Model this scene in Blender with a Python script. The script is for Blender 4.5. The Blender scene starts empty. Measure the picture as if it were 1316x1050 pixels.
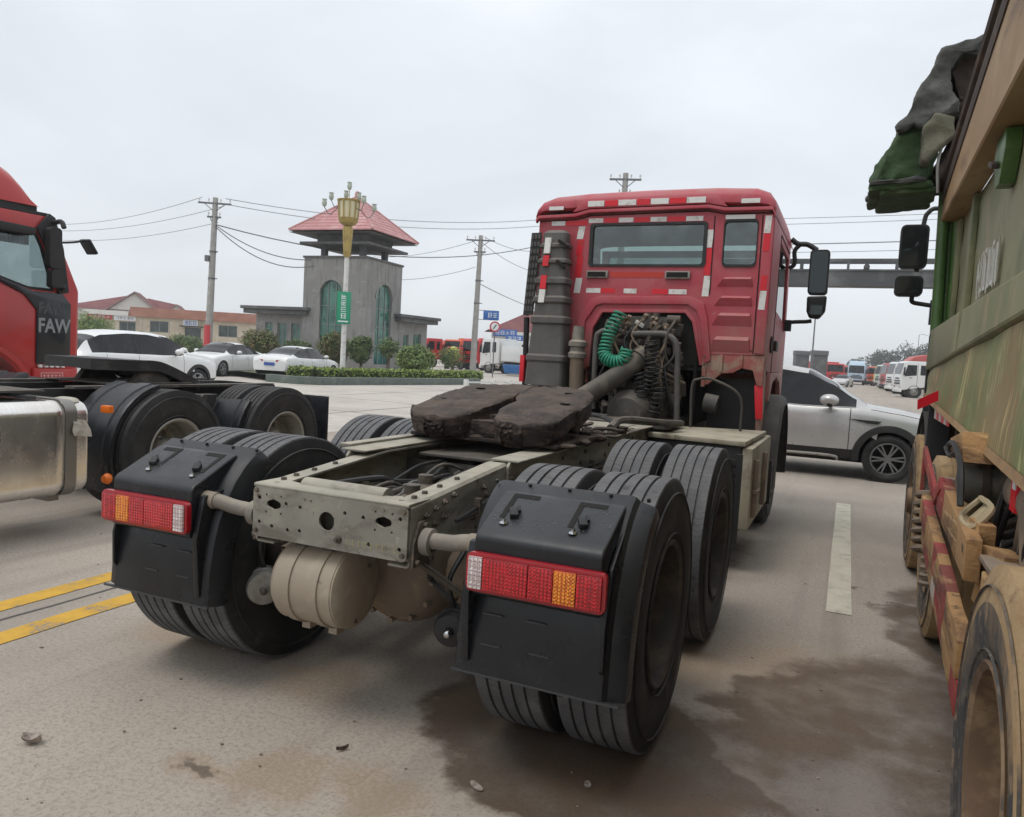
import bpy, bmesh, math, random
from mathutils import Vector, Matrix, noise
from mathutils.geometry import tessellate_polygon

random.seed(7)
PI = math.pi
R = math.radians
scene = bpy.context.scene
COL = scene.collection

# ------------------------------------------------------------------ camera
cam_d = bpy.data.cameras.new('camera')
cam = bpy.data.objects.new('camera', cam_d)
COL.objects.link(cam)
_r = Vector((0.91316779, 0.40394449, 0.0543456))
_u = Vector((-0.07741227, 0.04098004, 0.9961566))
_f = Vector((-0.40016488, 0.91386514, -0.06869192))
cam.matrix_world = Matrix((
    (_r.x, _u.x, -_f.x, 1.82094),
    (_r.y, _u.y, -_f.y, -3.03597),
    (_r.z, _u.z, -_f.z, 1.54500),
    (0, 0, 0, 1)))
cam_d.sensor_width = 36.0
cam_d.lens = 26.843
cam_d.clip_start = 0.05
cam_d.clip_end = 3000
scene.camera = cam

# ------------------------------------------------------------------ sky, sun, exposure
SUN_EL, SUN_AZ = R(66), R(215)          # azimuth clockwise from +Y
world = bpy.data.worlds.new('World')
scene.world = world
world.use_nodes = True
wn, wl = world.node_tree.nodes, world.node_tree.links
wn.clear()
w_out = wn.new('ShaderNodeOutputWorld')
w_bg = wn.new('ShaderNodeBackground')
w_sky = wn.new('ShaderNodeTexSky')
w_sky.sky_type = 'NISHITA'
w_sky.sun_disc = False
w_sky.sun_elevation = SUN_EL
w_sky.sun_rotation = SUN_AZ
w_tc = wn.new('ShaderNodeTexCoord')
w_sep = wn.new('ShaderNodeSeparateXYZ')
wl.new(w_tc.outputs['Generated'], w_sep.inputs[0])
w_ramp = wn.new('ShaderNodeValToRGB')
w_ramp.color_ramp.elements[0].position = 0.0
w_ramp.color_ramp.elements[0].color = (8.3, 8.65, 9.0, 1)
w_ramp.color_ramp.elements[1].position = 1.0
w_ramp.color_ramp.elements[1].color = (11.0, 11.4, 12.0, 1)
_e = w_ramp.color_ramp.elements.new(0.24); _e.color = (7.9, 8.4, 8.95, 1)
_e = w_ramp.color_ramp.elements.new(0.46); _e.color = (9.1, 9.5, 10.1, 1)
wl.new(w_sep.outputs['Z'], w_ramp.inputs[0])
w_map = wn.new('ShaderNodeMapping')
w_map.inputs['Scale'].default_value = (1.2, 1.2, 3.4)
wl.new(w_tc.outputs['Generated'], w_map.inputs[0])
w_no = wn.new('ShaderNodeTexNoise')
w_no.inputs['Scale'].default_value = 1.3
w_no.inputs['Detail'].default_value = 7
w_no.inputs['Distortion'].default_value = 0.6
wl.new(w_map.outputs[0], w_no.inputs[0])
w_mr = wn.new('ShaderNodeMapRange')
w_mr.inputs[1].default_value = 0.3
w_mr.inputs[2].default_value = 0.7
w_mr.inputs[3].default_value = 0.84
w_mr.inputs[4].default_value = 1.05
wl.new(w_no.outputs[0], w_mr.inputs[0])
w_mul = wn.new('ShaderNodeMix'); w_mul.data_type = 'RGBA'; w_mul.blend_type = 'MULTIPLY'
w_mul.inputs[0].default_value = 1.0
wl.new(w_ramp.outputs[0], w_mul.inputs[6])
wl.new(w_mr.outputs[0], w_mul.inputs[7])
w_mix = wn.new('ShaderNodeMix'); w_mix.data_type = 'RGBA'   # thick cloud over the clear sky
w_mix.inputs[0].default_value = 0.95
wl.new(w_sky.outputs[0], w_mix.inputs[6])
wl.new(w_mul.outputs[2], w_mix.inputs[7])
wl.new(w_mix.outputs[2], w_bg.inputs[0])
w_bg.inputs[1].default_value = 0.10
wl.new(w_bg.outputs[0], w_out.inputs[0])

sun_d = bpy.data.lights.new('sun', 'SUN')
sun_d.energy = 1.1
sun_d.angle = R(25)
sun_d.color = (1.0, 0.96, 0.9)
sun = bpy.data.objects.new('sun', sun_d)
COL.objects.link(sun)
_sd = Vector((math.sin(SUN_AZ) * math.cos(SUN_EL), math.cos(SUN_AZ) * math.cos(SUN_EL), math.sin(SUN_EL)))
sun.rotation_euler = _sd.to_track_quat('Z', 'Y').to_euler()

scene.view_settings.view_transform = 'Standard'
scene.view_settings.look = 'None'
scene.view_settings.exposure = 0.1
scene.view_settings.gamma = 1.0
scene.view_settings.use_curve_mapping = False
scene.render.engine = 'CYCLES'
scene.cycles.use_denoising = True
scene.cycles.max_bounces = 8
scene.cycles.transparent_max_bounces = 12
scene.cycles.volume_bounces = 0


# ------------------------------------------------------------------ materials
class NT:
    def __init__(self, m):
        self.t = m.node_tree; self.n = self.t.nodes; self.l = self.t.links

    def new(self, kind, **kw):
        x = self.n.new(kind)
        for k, v in kw.items():
            setattr(x, k, v)
        return x

    def sock(self, s, v):
        if hasattr(v, 'is_output') or isinstance(v, bpy.types.NodeSocket):
            self.l.new(v, s)
        else:
            s.default_value = v

    def math(self, op, a, b=None, clamp=False):
        x = self.new('ShaderNodeMath', operation=op)
        x.use_clamp = clamp
        self.sock(x.inputs[0], a)
        if b is not None:
            self.sock(x.inputs[1], b)
        return x.outputs[0]

    def mrange(self, v, a, b, c=0.0, d=1.0, smooth=True):
        x = self.new('ShaderNodeMapRange')
        if smooth:
            x.interpolation_type = 'SMOOTHSTEP'
        self.sock(x.inputs[0], v)
        for i, q in enumerate((a, b, c, d)):
            self.sock(x.inputs[i + 1], q)
        return x.outputs[0]

    def mixc(self, f, a, b, mode='MIX'):
        x = self.new('ShaderNodeMix', data_type='RGBA', blend_type=mode)
        self.sock(x.inputs[0], f)
        self.sock(x.inputs[6], a if not isinstance(a, tuple) else (*a, 1))
        self.sock(x.inputs[7], b if not isinstance(b, tuple) else (*b, 1))
        return x.outputs[2]

    def coord(self, kind='Object', scale=(1, 1, 1), rot=(0, 0, 0), loc=(0, 0, 0)):
        c = self.new('ShaderNodeTexCoord')
        m = self.new('ShaderNodeMapping')
        m.inputs['Scale'].default_value = scale
        m.inputs['Rotation'].default_value = rot
        m.inputs['Location'].default_value = loc
        self.l.new(c.outputs[kind], m.inputs[0])
        return m.outputs[0]

    def noise(self, co, scale, detail=4, rough=0.55, dist=0.0):
        x = self.new('ShaderNodeTexNoise')
        self.sock(x.inputs['Vector'], co)
        x.inputs['Scale'].default_value = scale
        x.inputs['Detail'].default_value = detail
        x.inputs['Roughness'].default_value = rough
        x.inputs['Distortion'].default_value = dist
        return x.outputs[0]

    def bump(self, h, strength, distance=0.02, normal=None):
        x = self.new('ShaderNodeBump')
        x.inputs['Strength'].default_value = strength
        x.inputs['Distance'].default_value = distance
        self.sock(x.inputs['Height'], h)
        if normal is not None:
            self.l.new(normal, x.inputs['Normal'])
        return x.outputs[0]


_mats = {}


def M(name, col, rough=0.5, metal=0.0, var=(), dust=None, bump=None, coat=0.0, spec=0.5, rvar=None, emit=None, coords='Object', mud=None):
    """Procedural surface. var: (colour, noise scale, lo, hi, stretch, strength); dust: (colour, amount on upward faces, amount elsewhere);
    bump: (scale, strength, distance)"""
    if name in _mats:
        return _mats[name]
    m = bpy.data.materials.new(name)
    m.use_nodes = True
    t = NT(m)
    b = t.n['Principled BSDF']
    c = t.new('ShaderNodeRGB').outputs[0]
    c.default_value = (*col, 1)
    k = 0
    for v in var:
        vc, sc, lo, hi = v[:4]
        st = v[4] if len(v) > 4 else (1, 1, 1)
        amt = v[5] if len(v) > 5 else 1.0
        k += 1
        nz = t.noise(t.coord(coords, st, loc=(k * 3.1, k * 1.7, k * 5.3)), sc, 6, 0.62, 0.3)
        f = t.mrange(nz, lo, hi, 0.0, amt)
        c = t.mixc(f, c, vc)
    rgh = rough
    if dust:
        dc, up, el = dust
        g = t.new('ShaderNodeNewGeometry')
        s = t.new('ShaderNodeSeparateXYZ')
        t.l.new(g.outputs['Normal'], s.inputs[0])
        upf = t.mrange(s.outputs['Z'], 0.25, 0.85, el, up)
        nz = t.noise(t.coord(coords, loc=(9.1, 2.2, 4.0)), 4.5, 7, 0.65)
        f = t.math('MULTIPLY', upf, t.mrange(nz, 0.3, 0.66, 0.25, 1.0), clamp=True)
        c = t.mixc(f, c, dc)
        rgh = t.mrange(f, 0.0, 1.0, rough, 0.9, smooth=False)
    if mud:      # road dirt thrown up from below: zlo, zhi, colour
        g = t.new('ShaderNodeNewGeometry')
        s = t.new('ShaderNodeSeparateXYZ')
        t.l.new(g.outputs['Position'], s.inputs[0])
        nz = t.noise(t.coord(coords, loc=(3.3, 8.2, 1.0)), 3.0, 7, 0.65)
        z = t.math('ADD', s.outputs['Z'], t.mrange(nz, 0.3, 0.7, -0.3, 0.3))
        c = t.mixc(t.mrange(z, mud[0], mud[1], 0.70, 0.0), c, mud[2])
    if rvar:
        nz = t.noise(t.coord(coords, loc=(1.3, 7.7, 0.4)), rvar[0], 5)
        rgh = t.math('ADD', t.mrange(nz, 0.3, 0.7, -rvar[1], rvar[1]), rgh, clamp=True)
    t.sock(b.inputs['Base Color'], c)
    t.sock(b.inputs['Roughness'], rgh)
    b.inputs['Metallic'].default_value = metal
    b.inputs['Specular IOR Level'].default_value = spec
    b.inputs['Coat Weight'].default_value = coat
    b.inputs['Coat Roughness'].default_value = 0.08
    if bump:
        nz = t.noise(t.coord(coords, loc=(2.0, 2.0, 2.0)), bump[0], 6, 0.6)
        t.l.new(t.bump(nz, bump[1], bump[2] if len(bump) > 2 else 0.01), b.inputs['Normal'])
    if emit:
        b.inputs['Emission Color'].default_value = (*emit[0], 1)
        b.inputs['Emission Strength'].default_value = emit[1]
    _mats[name] = m
    return m


def glass_mat(name, tint, base=0.0, rough=0.03):
    """Tinted pane: part clear tint, part mirror-like reflection."""
    if name in _mats:
        return _mats[name]
    m = bpy.data.materials.new(name)
    m.use_nodes = True
    t = NT(m)
    t.n.clear()
    out = t.new('ShaderNodeOutputMaterial')
    tr = t.new('ShaderNodeBsdfTransparent')
    tr.inputs[0].default_value = (*tint, 1)
    gl = t.new('ShaderNodeBsdfGlossy')
    gl.inputs['Roughness'].default_value = rough
    gl.inputs[0].default_value = (0.9, 0.93, 0.93, 1)
    fr = t.new('ShaderNodeFresnel')
    fr.inputs[0].default_value = 1.5
    nz = t.noise(t.coord('Object'), 5.0, 5)
    f = t.math('ADD', fr.outputs[0], t.mrange(nz, 0.4, 0.75, base, base + 0.05), clamp=True)
    mx = t.new('ShaderNodeMixShader')
    t.l.new(f, mx.inputs[0])
    t.l.new(tr.outputs[0], mx.inputs[1])
    t.l.new(gl.outputs[0], mx.inputs[2])
    t.l.new(mx.outputs[0], out.inputs[0])
    _mats[name] = m
    return m


DUST = (0.33, 0.27, 0.205)
MUD = (0.34, 0.245, 0.15)
m_red = M('faded_red_paint', (0.43, 0.032, 0.056), 0.42, dust=((0.44, 0.29, 0.27), 0.6, 0.22), bump=(60, 0.03), mud=(1.2, 2.15, (0.34, 0.20, 0.165)),
          var=[((0.50, 0.085, 0.12), 1.6, 0.42, 0.7, (1, 1, 1), 0.6), ((0.19, 0.018, 0.022), 3.0, 0.6, 0.75, (3, 3, 0.6), 0.5),
               ((0.42, 0.28, 0.2), 7.0, 0.62, 0.72, (1, 1, 1), 0.35)], spec=0.4)
m_redlow = M('mud_spattered_red_paint', (0.36, 0.05, 0.05), 0.55, dust=(DUST, 0.75, 0.35),
             var=[((0.38, 0.27, 0.2), 6.0, 0.4, 0.62), ((0.16, 0.05, 0.04), 11, 0.6, 0.72)])
m_frame = M('dusty_grey_green_chassis_paint', (0.205, 0.196, 0.165), 0.62, dust=((0.46, 0.42, 0.33), 0.75, 0.08),
            var=[((0.30, 0.285, 0.24), 2.6, 0.4, 0.66), ((0.10, 0.085, 0.068), 4, 0.48, 0.64, (1, 1, 2.5), 0.85), ((0.05, 0.038, 0.03), 15, 0.62, 0.70), ((0.20, 0.12, 0.07), 7, 0.62, 0.74, (1, 1, 1), 0.7), ((0.42, 0.39, 0.31), 30, 0.62, 0.7, (1, 1, 1), 0.6)],
            bump=(45, 0.25, 0.005))
m_framedark = M('grimy_dark_chassis_metal', (0.045, 0.042, 0.038), 0.75, dust=((0.22, 0.19, 0.15), 0.6, 0.12),
                var=[((0.12, 0.1, 0.08), 5, 0.5, 0.7)], bump=(30, 0.3, 0.006))
m_bolt = M('rusty_bolt_steel', (0.10, 0.085, 0.07), 0.6, metal=0.4, var=[((0.2, 0.16, 0.12), 20, 0.45, 0.65)])
m_tank = M('sand_coloured_air_tank_paint', (0.30, 0.25, 0.19), 0.5, var=[((0.24, 0.185, 0.135), 3.5, 0.42, 0.68), ((0.36, 0.31, 0.24), 7, 0.52, 0.7), ((0.13, 0.1, 0.075), 14, 0.64, 0.72)],
           dust=((0.42, 0.36, 0.27), 0.5, 0.1), bump=(40, 0.06, 0.004))
m_grease = M('old_dark_grease', (0.020, 0.015, 0.0135), 0.6, var=[((0.085, 0.058, 0.046), 6, 0.45, 0.62, (1, 1, 3.5)), ((0.012, 0.010, 0.010), 15, 0.5, 0.62, (1, 1, 3)), ((0.11, 0.085, 0.068), 38, 0.58, 0.7)],
             dust=((0.125, 0.094, 0.074), 0.75, 0.0), bump=(42, 0.8, 0.014), spec=0.3)
m_tubegrey = M('dirty_grey_tube', (0.16, 0.145, 0.125), 0.7, var=[((0.24, 0.215, 0.18), 6, 0.45, 0.65), ((0.08, 0.065, 0.05), 14, 0.58, 0.7)], dust=((0.38, 0.33, 0.26), 0.6, 0.1), bump=(40, 0.2, 0.004))
m_plastic = M('black_fender_plastic', (0.0105, 0.0115, 0.014), 0.31, var=[((0.018, 0.0195, 0.023), 5, 0.45, 0.7), ((0.055, 0.05, 0.045), 9, 0.60, 0.76, (1, 1, 0.4), 0.5)], dust=((0.085, 0.087, 0.09), 0.3, 0.02), rvar=(5, 0.08),
              bump=(180, 0.05, 0.002), spec=0.42)
m_greyplastic = M('dusty_grey_intake_plastic', (0.06, 0.058, 0.055), 0.62, dust=((0.22, 0.2, 0.17), 0.7, 0.2), var=[((0.09, 0.085, 0.078), 4, 0.45, 0.65)])
m_tyre = M('worn_tyre_rubber', (0.015, 0.015, 0.016), 0.7, var=[((0.030, 0.029, 0.028), 5, 0.4, 0.68), ((0.060, 0.054, 0.047), 9, 0.58, 0.76)],
           dust=((0.13, 0.125, 0.12), 0.45, 0.06), bump=(70, 0.15, 0.003), spec=0.3)
m_tyretread = M('grey_dusty_tread_rubber', (0.085, 0.087, 0.092), 0.8, var=[((0.135, 0.135, 0.14), 7, 0.4, 0.66), ((0.045, 0.034, 0.033), 14, 0.58, 0.72)],
                dust=((0.17, 0.165, 0.16), 0.45, 0.04), bump=(90, 0.2, 0.003))
m_rim = M('dirty_dark_wheel_steel', (0.05, 0.044, 0.038), 0.7, metal=0.15, var=[((0.11, 0.085, 0.065), 6, 0.45, 0.68)], bump=(40, 0.2, 0.004))
m_rimgrey = M('grey_wheel_steel', (0.28, 0.27, 0.24), 0.5, metal=0.25, var=[((0.14, 0.12, 0.1), 7, 0.5, 0.7)])
m_black = M('matt_black_metal', (0.014, 0.014, 0.015), 0.6, dust=((0.14, 0.12, 0.1), 0.35, 0.05))
def add_sipes(m):
    t = NT(m); b = t.n['Principled BSDF']
    c = t.new('ShaderNodeTexCoord'); s = t.new('ShaderNodeSeparateXYZ'); t.l.new(c.outputs['Object'], s.inputs[0])
    ang = t.math('ARCTAN2', s.outputs['Y'], s.outputs['Z'])
    wob = t.math('MULTIPLY', t.math('SINE', t.math('MULTIPLY', s.outputs['X'], 140.0)), 0.010)
    f = t.math('FRACT', t.math('MULTIPLY', t.math('ADD', ang, wob), 17.5))
    line = t.mrange(t.math('ABSOLUTE', t.math('SUBTRACT', f, 0.5)), 0.02, 0.07, 1, 0)
    line = t.math('MULTIPLY', line, t.mrange(t.noise(t.coord('Object', loc=(5, 5, 5)), 9, 4), 0.36, 0.6, 0.15, 0.75))
    old = b.inputs['Base Color'].links[0].from_socket
    t.l.new(t.mixc(line, old, (0.022, 0.022, 0.022)), b.inputs['Base Color'])


add_sipes(m_tyretread)
m_rubber = M('black_rubber', (0.016, 0.016, 0.017), 0.55, var=[((0.04, 0.037, 0.033), 9, 0.5, 0.7)])
m_hole = M('dark_opening', (0.012, 0.011, 0.010), 0.9)
m_whitetape = M('white_reflective_tape', (0.74, 0.73, 0.70), 0.45, var=[((0.5, 0.46, 0.4), 14, 0.5, 0.72)])
m_redtape = M('red_reflective_tape', (0.66, 0.012, 0.025), 0.4, var=[((0.4, 0.03, 0.03), 12, 0.55, 0.72)])
m_orange = M('orange_marker_plastic', (0.75, 0.16, 0.012), 0.3)
m_glass = glass_mat('green_tinted_glass', (0.46, 0.56, 0.54), 0.07)
m_clear = glass_mat('clear_window_glass', (0.62, 0.68, 0.68))
m_carglass = M('dark_car_glass', (0.008, 0.009, 0.010), 0.05, spec=0.38, var=[((0.02, 0.022, 0.024), 2, 0.4, 0.7)])
m_farglass = M('shaded_window_glass', (0.03, 0.045, 0.042), 0.12, spec=0.7, var=[((0.07, 0.09, 0.085), 1.6, 0.4, 0.65)])
m_mirror = M('mirror_silver', (0.55, 0.57, 0.58), 0.05, metal=1.0)
m_steel = M('brushed_aluminium_tank', (0.80, 0.78, 0.74), 0.24, metal=0.95, var=[((0.60, 0.54, 0.46), 1.2, 0.46, 0.78, (1, 1, 1), 0.5), ((0.88, 0.87, 0.85), 4, 0.5, 0.72, (1, 9, 0.25), 0.6)],
            rvar=(6, 0.07))
m_teal = M('green_air_hose', (0.012, 0.25, 0.15), 0.4, dust=((0.25, 0.24, 0.2), 0.25, 0.08))
m_beige = M('dusty_beige_box_paint', (0.37, 0.335, 0.25), 0.7, dust=((0.48, 0.44, 0.34), 0.7, 0.12), var=[((0.22, 0.185, 0.13), 4, 0.42, 0.64), ((0.09, 0.07, 0.05), 9, 0.6, 0.72, (1, 1, 0.5), 0.8)], bump=(40, 0.1, 0.004))
m_brownmetal = M('muddy_brown_metal', (0.165, 0.125, 0.09), 0.75, var=[((0.25, 0.18, 0.12), 6, 0.45, 0.65)], bump=(30, 0.25, 0.005), dust=((0.3, 0.24, 0.18), 0.6, 0.1))


# ------------------------------------------------------------------ mesh builder
class MB:
    def __init__(self):
        self.v = []; self.f = []; self.mi = []; self.cur = 0

    def add(self, vs, fs):
        o = len(self.v)
        self.v.extend([tuple(p) for p in vs])
        for q in fs:
            self.f.append([i + o for i in q]); self.mi.append(self.cur)
        return self

    def bx(self, x0, x1, y0, y1, z0, z1, M4=None):
        vs = [(x, y, z) for z in (z0, z1) for y in (y0, y1) for x in (x0, x1)]
        if M4 is not None:
            vs = [M4 @ Vector(p) for p in vs]
        return self.add(vs, [(0, 2, 3, 1), (4, 5, 7, 6), (0, 1, 5, 4), (2, 6, 7, 3), (0, 4, 6, 2), (1, 3, 7, 5)])

    def cb(self, c, s, rot=(0, 0, 0)):
        from mathutils import Euler
        m4 = Matrix.Translation(c) @ Euler(rot).to_matrix().to_4x4()
        return self.bx(-s[0] / 2, s[0] / 2, -s[1] / 2, s[1] / 2, -s[2] / 2, s[2] / 2, m4)

    def bar(self, p0, p1, w, h, up=(0, 0, 1)):
        p0, p1 = Vector(p0), Vector(p1)
        d = (p1 - p0); L = d.length; d.normalize()
        s = d.cross(Vector(up))
        if s.length < 1e-4:
            s = d.cross(Vector((1, 0, 0)))
        s.normalize(); u = s.cross(d)
        vs = []
        for a in (p0, p1):
            for i, j in ((-1, -1), (1, -1), (1, 1), (-1, 1)):
                vs.append(a + s * (w / 2 * i) + u * (h / 2 * j))
        return self.add(vs, [(3, 2, 1, 0), (4, 5, 6, 7), (0, 1, 5, 4), (1, 2, 6, 5), (2, 3, 7, 6), (3, 0, 4, 7)])

    def cyl(self, p0, p1, r0, r1=None, n=16, caps=True):
        if r1 is None:
            r1 = r0
        return self.tube([p0, p1], [r0, r1], n, caps)

    def tube(self, pts, r, n=8, caps=True):
        pts = [Vector(p) for p in pts]
        k = len(pts)
        rs = r if isinstance(r, (list, tuple)) else [r] * k
        d0 = (pts[1] - pts[0]).normalized()
        a = Vector((0, 0, 1)) if abs(d0.z) < 0.9 else Vector((1, 0, 0))
        s = d0.cross(a).normalized()
        vs = []
        prev = d0
        for i in range(k):
            if i == 0: d = d0
            elif i == k - 1: d = (pts[i] - pts[i - 1]).normalized()
            else:
                d = (pts[i + 1] - pts[i - 1])
                d = d.normalized() if d.length > 1e-9 else prev
            ax = prev.cross(d)
            if ax.length > 1e-7:
                s = Matrix.Rotation(prev.angle(d), 3, ax.normalized()) @ s
            prev = d
            u = d.cross(s)
            for j in range(n):
                t = 2 * PI * j / n
                vs.append(pts[i] + (s * math.cos(t) + u * math.sin(t)) * rs[i])
        fs = []
        for i in range(k - 1):
            for j in range(n):
                j2 = (j + 1) % n
                fs.append((i * n + j, i * n + j2, (i + 1) * n + j2, (i + 1) * n + j))
        if caps:
            fs.append(tuple(range(n - 1, -1, -1)))
            fs.append(tuple((k - 1) * n + j for j in range(n)))
        return self.add(vs, fs)

    def lathe(self, prof, o=(0, 0, 0), axis='X', n=32, close=False):
        """prof: (radius, position along the axis)"""
        vs = []
        k = len(prof)
        for r, h in prof:
            for j in range(n):
                t = 2 * PI * j / n
                a, b = r * math.cos(t), r * math.sin(t)
                p = {'X': (h, a, b), 'Y': (b, h, a), 'Z': (a, b, h)}[axis]
                vs.append((o[0] + p[0], o[1] + p[1], o[2] + p[2]))
        fs = []
        for i in range(k if close else k - 1):
            i2 = (i + 1) % k
            for j in range(n):
                j2 = (j + 1) % n
                fs.append((i * n + j, i * n + j2, i2 * n + j2, i2 * n + j))
        return self.add(vs, fs)

    def ball(self, c, r, n=12, m=8):
        if not isinstance(r, (tuple, list)):
            r = (r, r, r)
        vs = [(c[0], c[1], c[2] - r[2])]
        for i in range(1, m):
            t = -PI / 2 + PI * i / m
            for j in range(n):
                a = 2 * PI * j / n
                vs.append((c[0] + r[0] * math.cos(t) * math.cos(a), c[1] + r[1] * math.cos(t) * math.sin(a), c[2] + r[2] * math.sin(t)))
        vs.append((c[0], c[1], c[2] + r[2]))
        fs = []
        for j in range(n):
            fs.append((0, 1 + (j + 1) % n, 1 + j))
            e = 1 + (m - 2) * n
            fs.append((len(vs) - 1, e + j, e + (j + 1) % n))
        for i in range(m - 2):
            for j in range(n):
                a = 1 + i * n; j2 = (j + 1) % n
                fs.append((a + j, a + j2, a + n + j2, a + n + j))
        return self.add(vs, fs)

    def plate(self, outer, holes, plane, base, t):
        """Flat plate of thickness t with real holes. plane 'xz','yz','xy' : (u,v) -> that plane, thickness along the third axis"""
        loops = [outer] + list(holes)
        def P(u, v, w):
            return {'xz': (u, base + w, v), 'yz': (base + w, u, v), 'xy': (u, v, base + w)}[plane]
        tris = tessellate_polygon([[Vector((a, b, 0)) for a, b in lp] for lp in loops])
        flat = [p for lp in loops for p in lp]
        n = len(flat)
        vs = [P(a, b, 0) for a, b in flat] + [P(a, b, t) for a, b in flat]
        fs = [tuple(q) for q in tris] + [tuple(i + n for i in reversed(q)) for q in tris]
        o = 0
        for lp in loops:
            k = len(lp)
            for i in range(k):
                i2 = (i + 1) % k
                fs.append((o + i, o + i2, o + i2 + n, o + i + n))
            o += k
        return self.add(vs, fs)

    def prism(self, poly, plane, a, b):
        return self.plate(poly, [], plane, a, b - a)

    def strip(self, outer, inner, plane, base, t):
        """Open band between two point rows, given thickness"""
        def P(p, w):
            u, v = p
            return {'xz': (u, base + w, v), 'yz': (base + w, u, v), 'xy': (u, v, base + w)}[plane]
        k = len(outer)
        vs = [P(p, w) for w in (0, t) for row in (outer, inner) for p in row]
        fs = []
        def I(w, r, i): return w * 2 * k + r * k + i
        for i in range(k - 1):
            fs.append((I(0, 0, i), I(0, 0, i + 1), I(0, 1, i + 1), I(0, 1, i)))
            fs.append((I(1, 0, i), I(1, 1, i), I(1, 1, i + 1), I(1, 0, i + 1)))
            fs.append((I(0, 0, i), I(1, 0, i), I(1, 0, i + 1), I(0, 0, i + 1)))
            fs.append((I(0, 1, i), I(0, 1, i + 1), I(1, 1, i + 1), I(1, 1, i)))
        for i in (0, k - 1):
            fs.append((I(0, 0, i), I(0, 1, i), I(1, 1, i), I(1, 0, i)))
        return self.add(vs, fs)

    def sheet(self, grid):
        """grid: rows of points"""
        n = len(grid[0])
        vs = [p for row in grid for p in row]
        fs = [(i * n + j, i * n + j + 1, (i + 1) * n + j + 1, (i + 1) * n + j) for i in range(len(grid) - 1) for j in range(n - 1)]
        return self.add(vs, fs)

    def mesh(self, name, mats, bevel=0.0, seg=2, ang=38, fix=True, jitter=0.0):
        me = bpy.data.meshes.new(name)
        me.from_pydata(self.v, [], self.f)
        if not isinstance(mats, (list, tuple)):
            mats = [mats]
        for m in mats:
            me.materials.append(m)
        me.polygons.foreach_set('material_index', self.mi)
        bm = bmesh.new()
        bm.from_mesh(me)
        if fix:
            bmesh.ops.recalc_face_normals(bm, faces=bm.faces)
        if bevel > 0:
            es = [e for e in bm.edges if len(e.link_faces) == 2 and e.calc_face_angle(0) > R(30)]
            bmesh.ops.bevel(bm, geom=es, offset=bevel, segments=seg, affect='EDGES', profile=0.6, clamp_overlap=True)
        if jitter:
            for v in bm.verts:
                v.co += noise.noise_vector(v.co * 9.0) * jitter
        bm.to_mesh(me); bm.free()
        me.polygons.foreach_set('use_smooth', [True] * len(me.polygons))
        me.set_sharp_from_angle(angle=R(ang))
        me.update()
        return me

    def islands(self):
        par = list(range(len(self.v)))
        def find(a):
            while par[a] != a:
                par[a] = par[par[a]]; a = par[a]
            return a
        for q in self.f:
            r = find(q[0])
            for a in q[1:]:
                par[find(a)] = r
        out = {}
        for q, m in zip(self.f, self.mi):
            out.setdefault(find(q[0]), []).append((q, m))
        res = []
        for fs in out.values():
            mp = {}
            b = MB()
            for q, m in fs:
                for a in q:
                    if a not in mp:
                        mp[a] = len(b.v); b.v.append(self.v[a])
                b.f.append([mp[a] for a in q]); b.mi.append(m)
            res.append(b)
        return res

    def build(self, name, mats, parent=None, loc=None, rot=None, **kw):
        if name in SPLIT:
            for b in self.islands():
                o = link(name, b.mesh(name, mats, **kw), parent, loc, rot)
            return o
        return link(name, self.mesh(name, mats, **kw), parent, loc, rot)


# parts whose pieces stand apart: each piece becomes an object of its own
SPLIT = {'arch_liner', 'moulded_rib', 'front_fender', 'fender_stay', 'arch_skirt', 'chassis_rails', 'sub_frame', 'axles', 'straps', 'hoses', 'wheel_housing', 'seats', 'body_cross_bearers',
         'drain_slit', 'panel_seam', 'slot', 'wood_block', 'clamp', 'step', 'torch_brackets', 'grille', 'handrail', 'bracket', 'clamp_band', 'bracket_plate', 'door_seam', 'cross_member', 'pedestal', 'steering'}
SPLIT |= {'arm', 'valve_cluster'}
SPLIT -= {'slot', 'grille', 'bracket', 'clamp_band', 'door_seam'}


def link(name, data, parent=None, loc=None, rot=None):
    o = bpy.data.objects.new(name, data)
    COL.objects.link(o)
    if parent is not None:
        o.parent = parent
    if loc is not None:
        o.location = loc
    if rot is not None:
        o.rotation_euler = rot
    return o


def tag(o, label=None, cat=None, group=None, kind=None):
    if label: o['label'] = label
    if cat: o['category'] = cat
    if group: o['group'] = group
    if kind: o['kind'] = kind
    return o


def thing(name, label, cat, loc=(0, 0, 0), rz=0.0, group=None):
    o = link(name, None, None, loc, (0, 0, rz))
    o.empty_display_size = 0.2
    return tag(o, label, cat, group)


def sub(name, parent, loc=(0, 0, 0), rot=(0, 0, 0)):
    o = link(name, None, parent, loc, rot)
    o.empty_display_size = 0.1
    return o


def copy_tree(o, parent=None):
    c = o.copy()
    COL.objects.link(c)
    if parent is not None:
        c.parent = parent
    for ch in list(o.children):
        copy_tree(ch, c)
    return c


def circle(cx, cy, r, n=20):
    return [(cx + r * math.cos(2 * PI * i / n), cy + r * math.sin(2 * PI * i / n)) for i in range(n)]


def rrect(x0, x1, y0, y1, r, n=4):
    out = []
    for cx, cy, a in ((x1 - r, y1 - r, 0), (x0 + r, y1 - r, 90), (x0 + r, y0 + r, 180), (x1 - r, y0 + r, 270)):
        for i in range(n + 1):
            t = R(a + 90 * i / n)
            out.append((cx + r * math.cos(t), cy + r * math.sin(t)))
    return out


def rect(x0, x1, y0, y1):
    return [(x0, y0), (x1, y0), (x1, y1), (x0, y1)]


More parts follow.
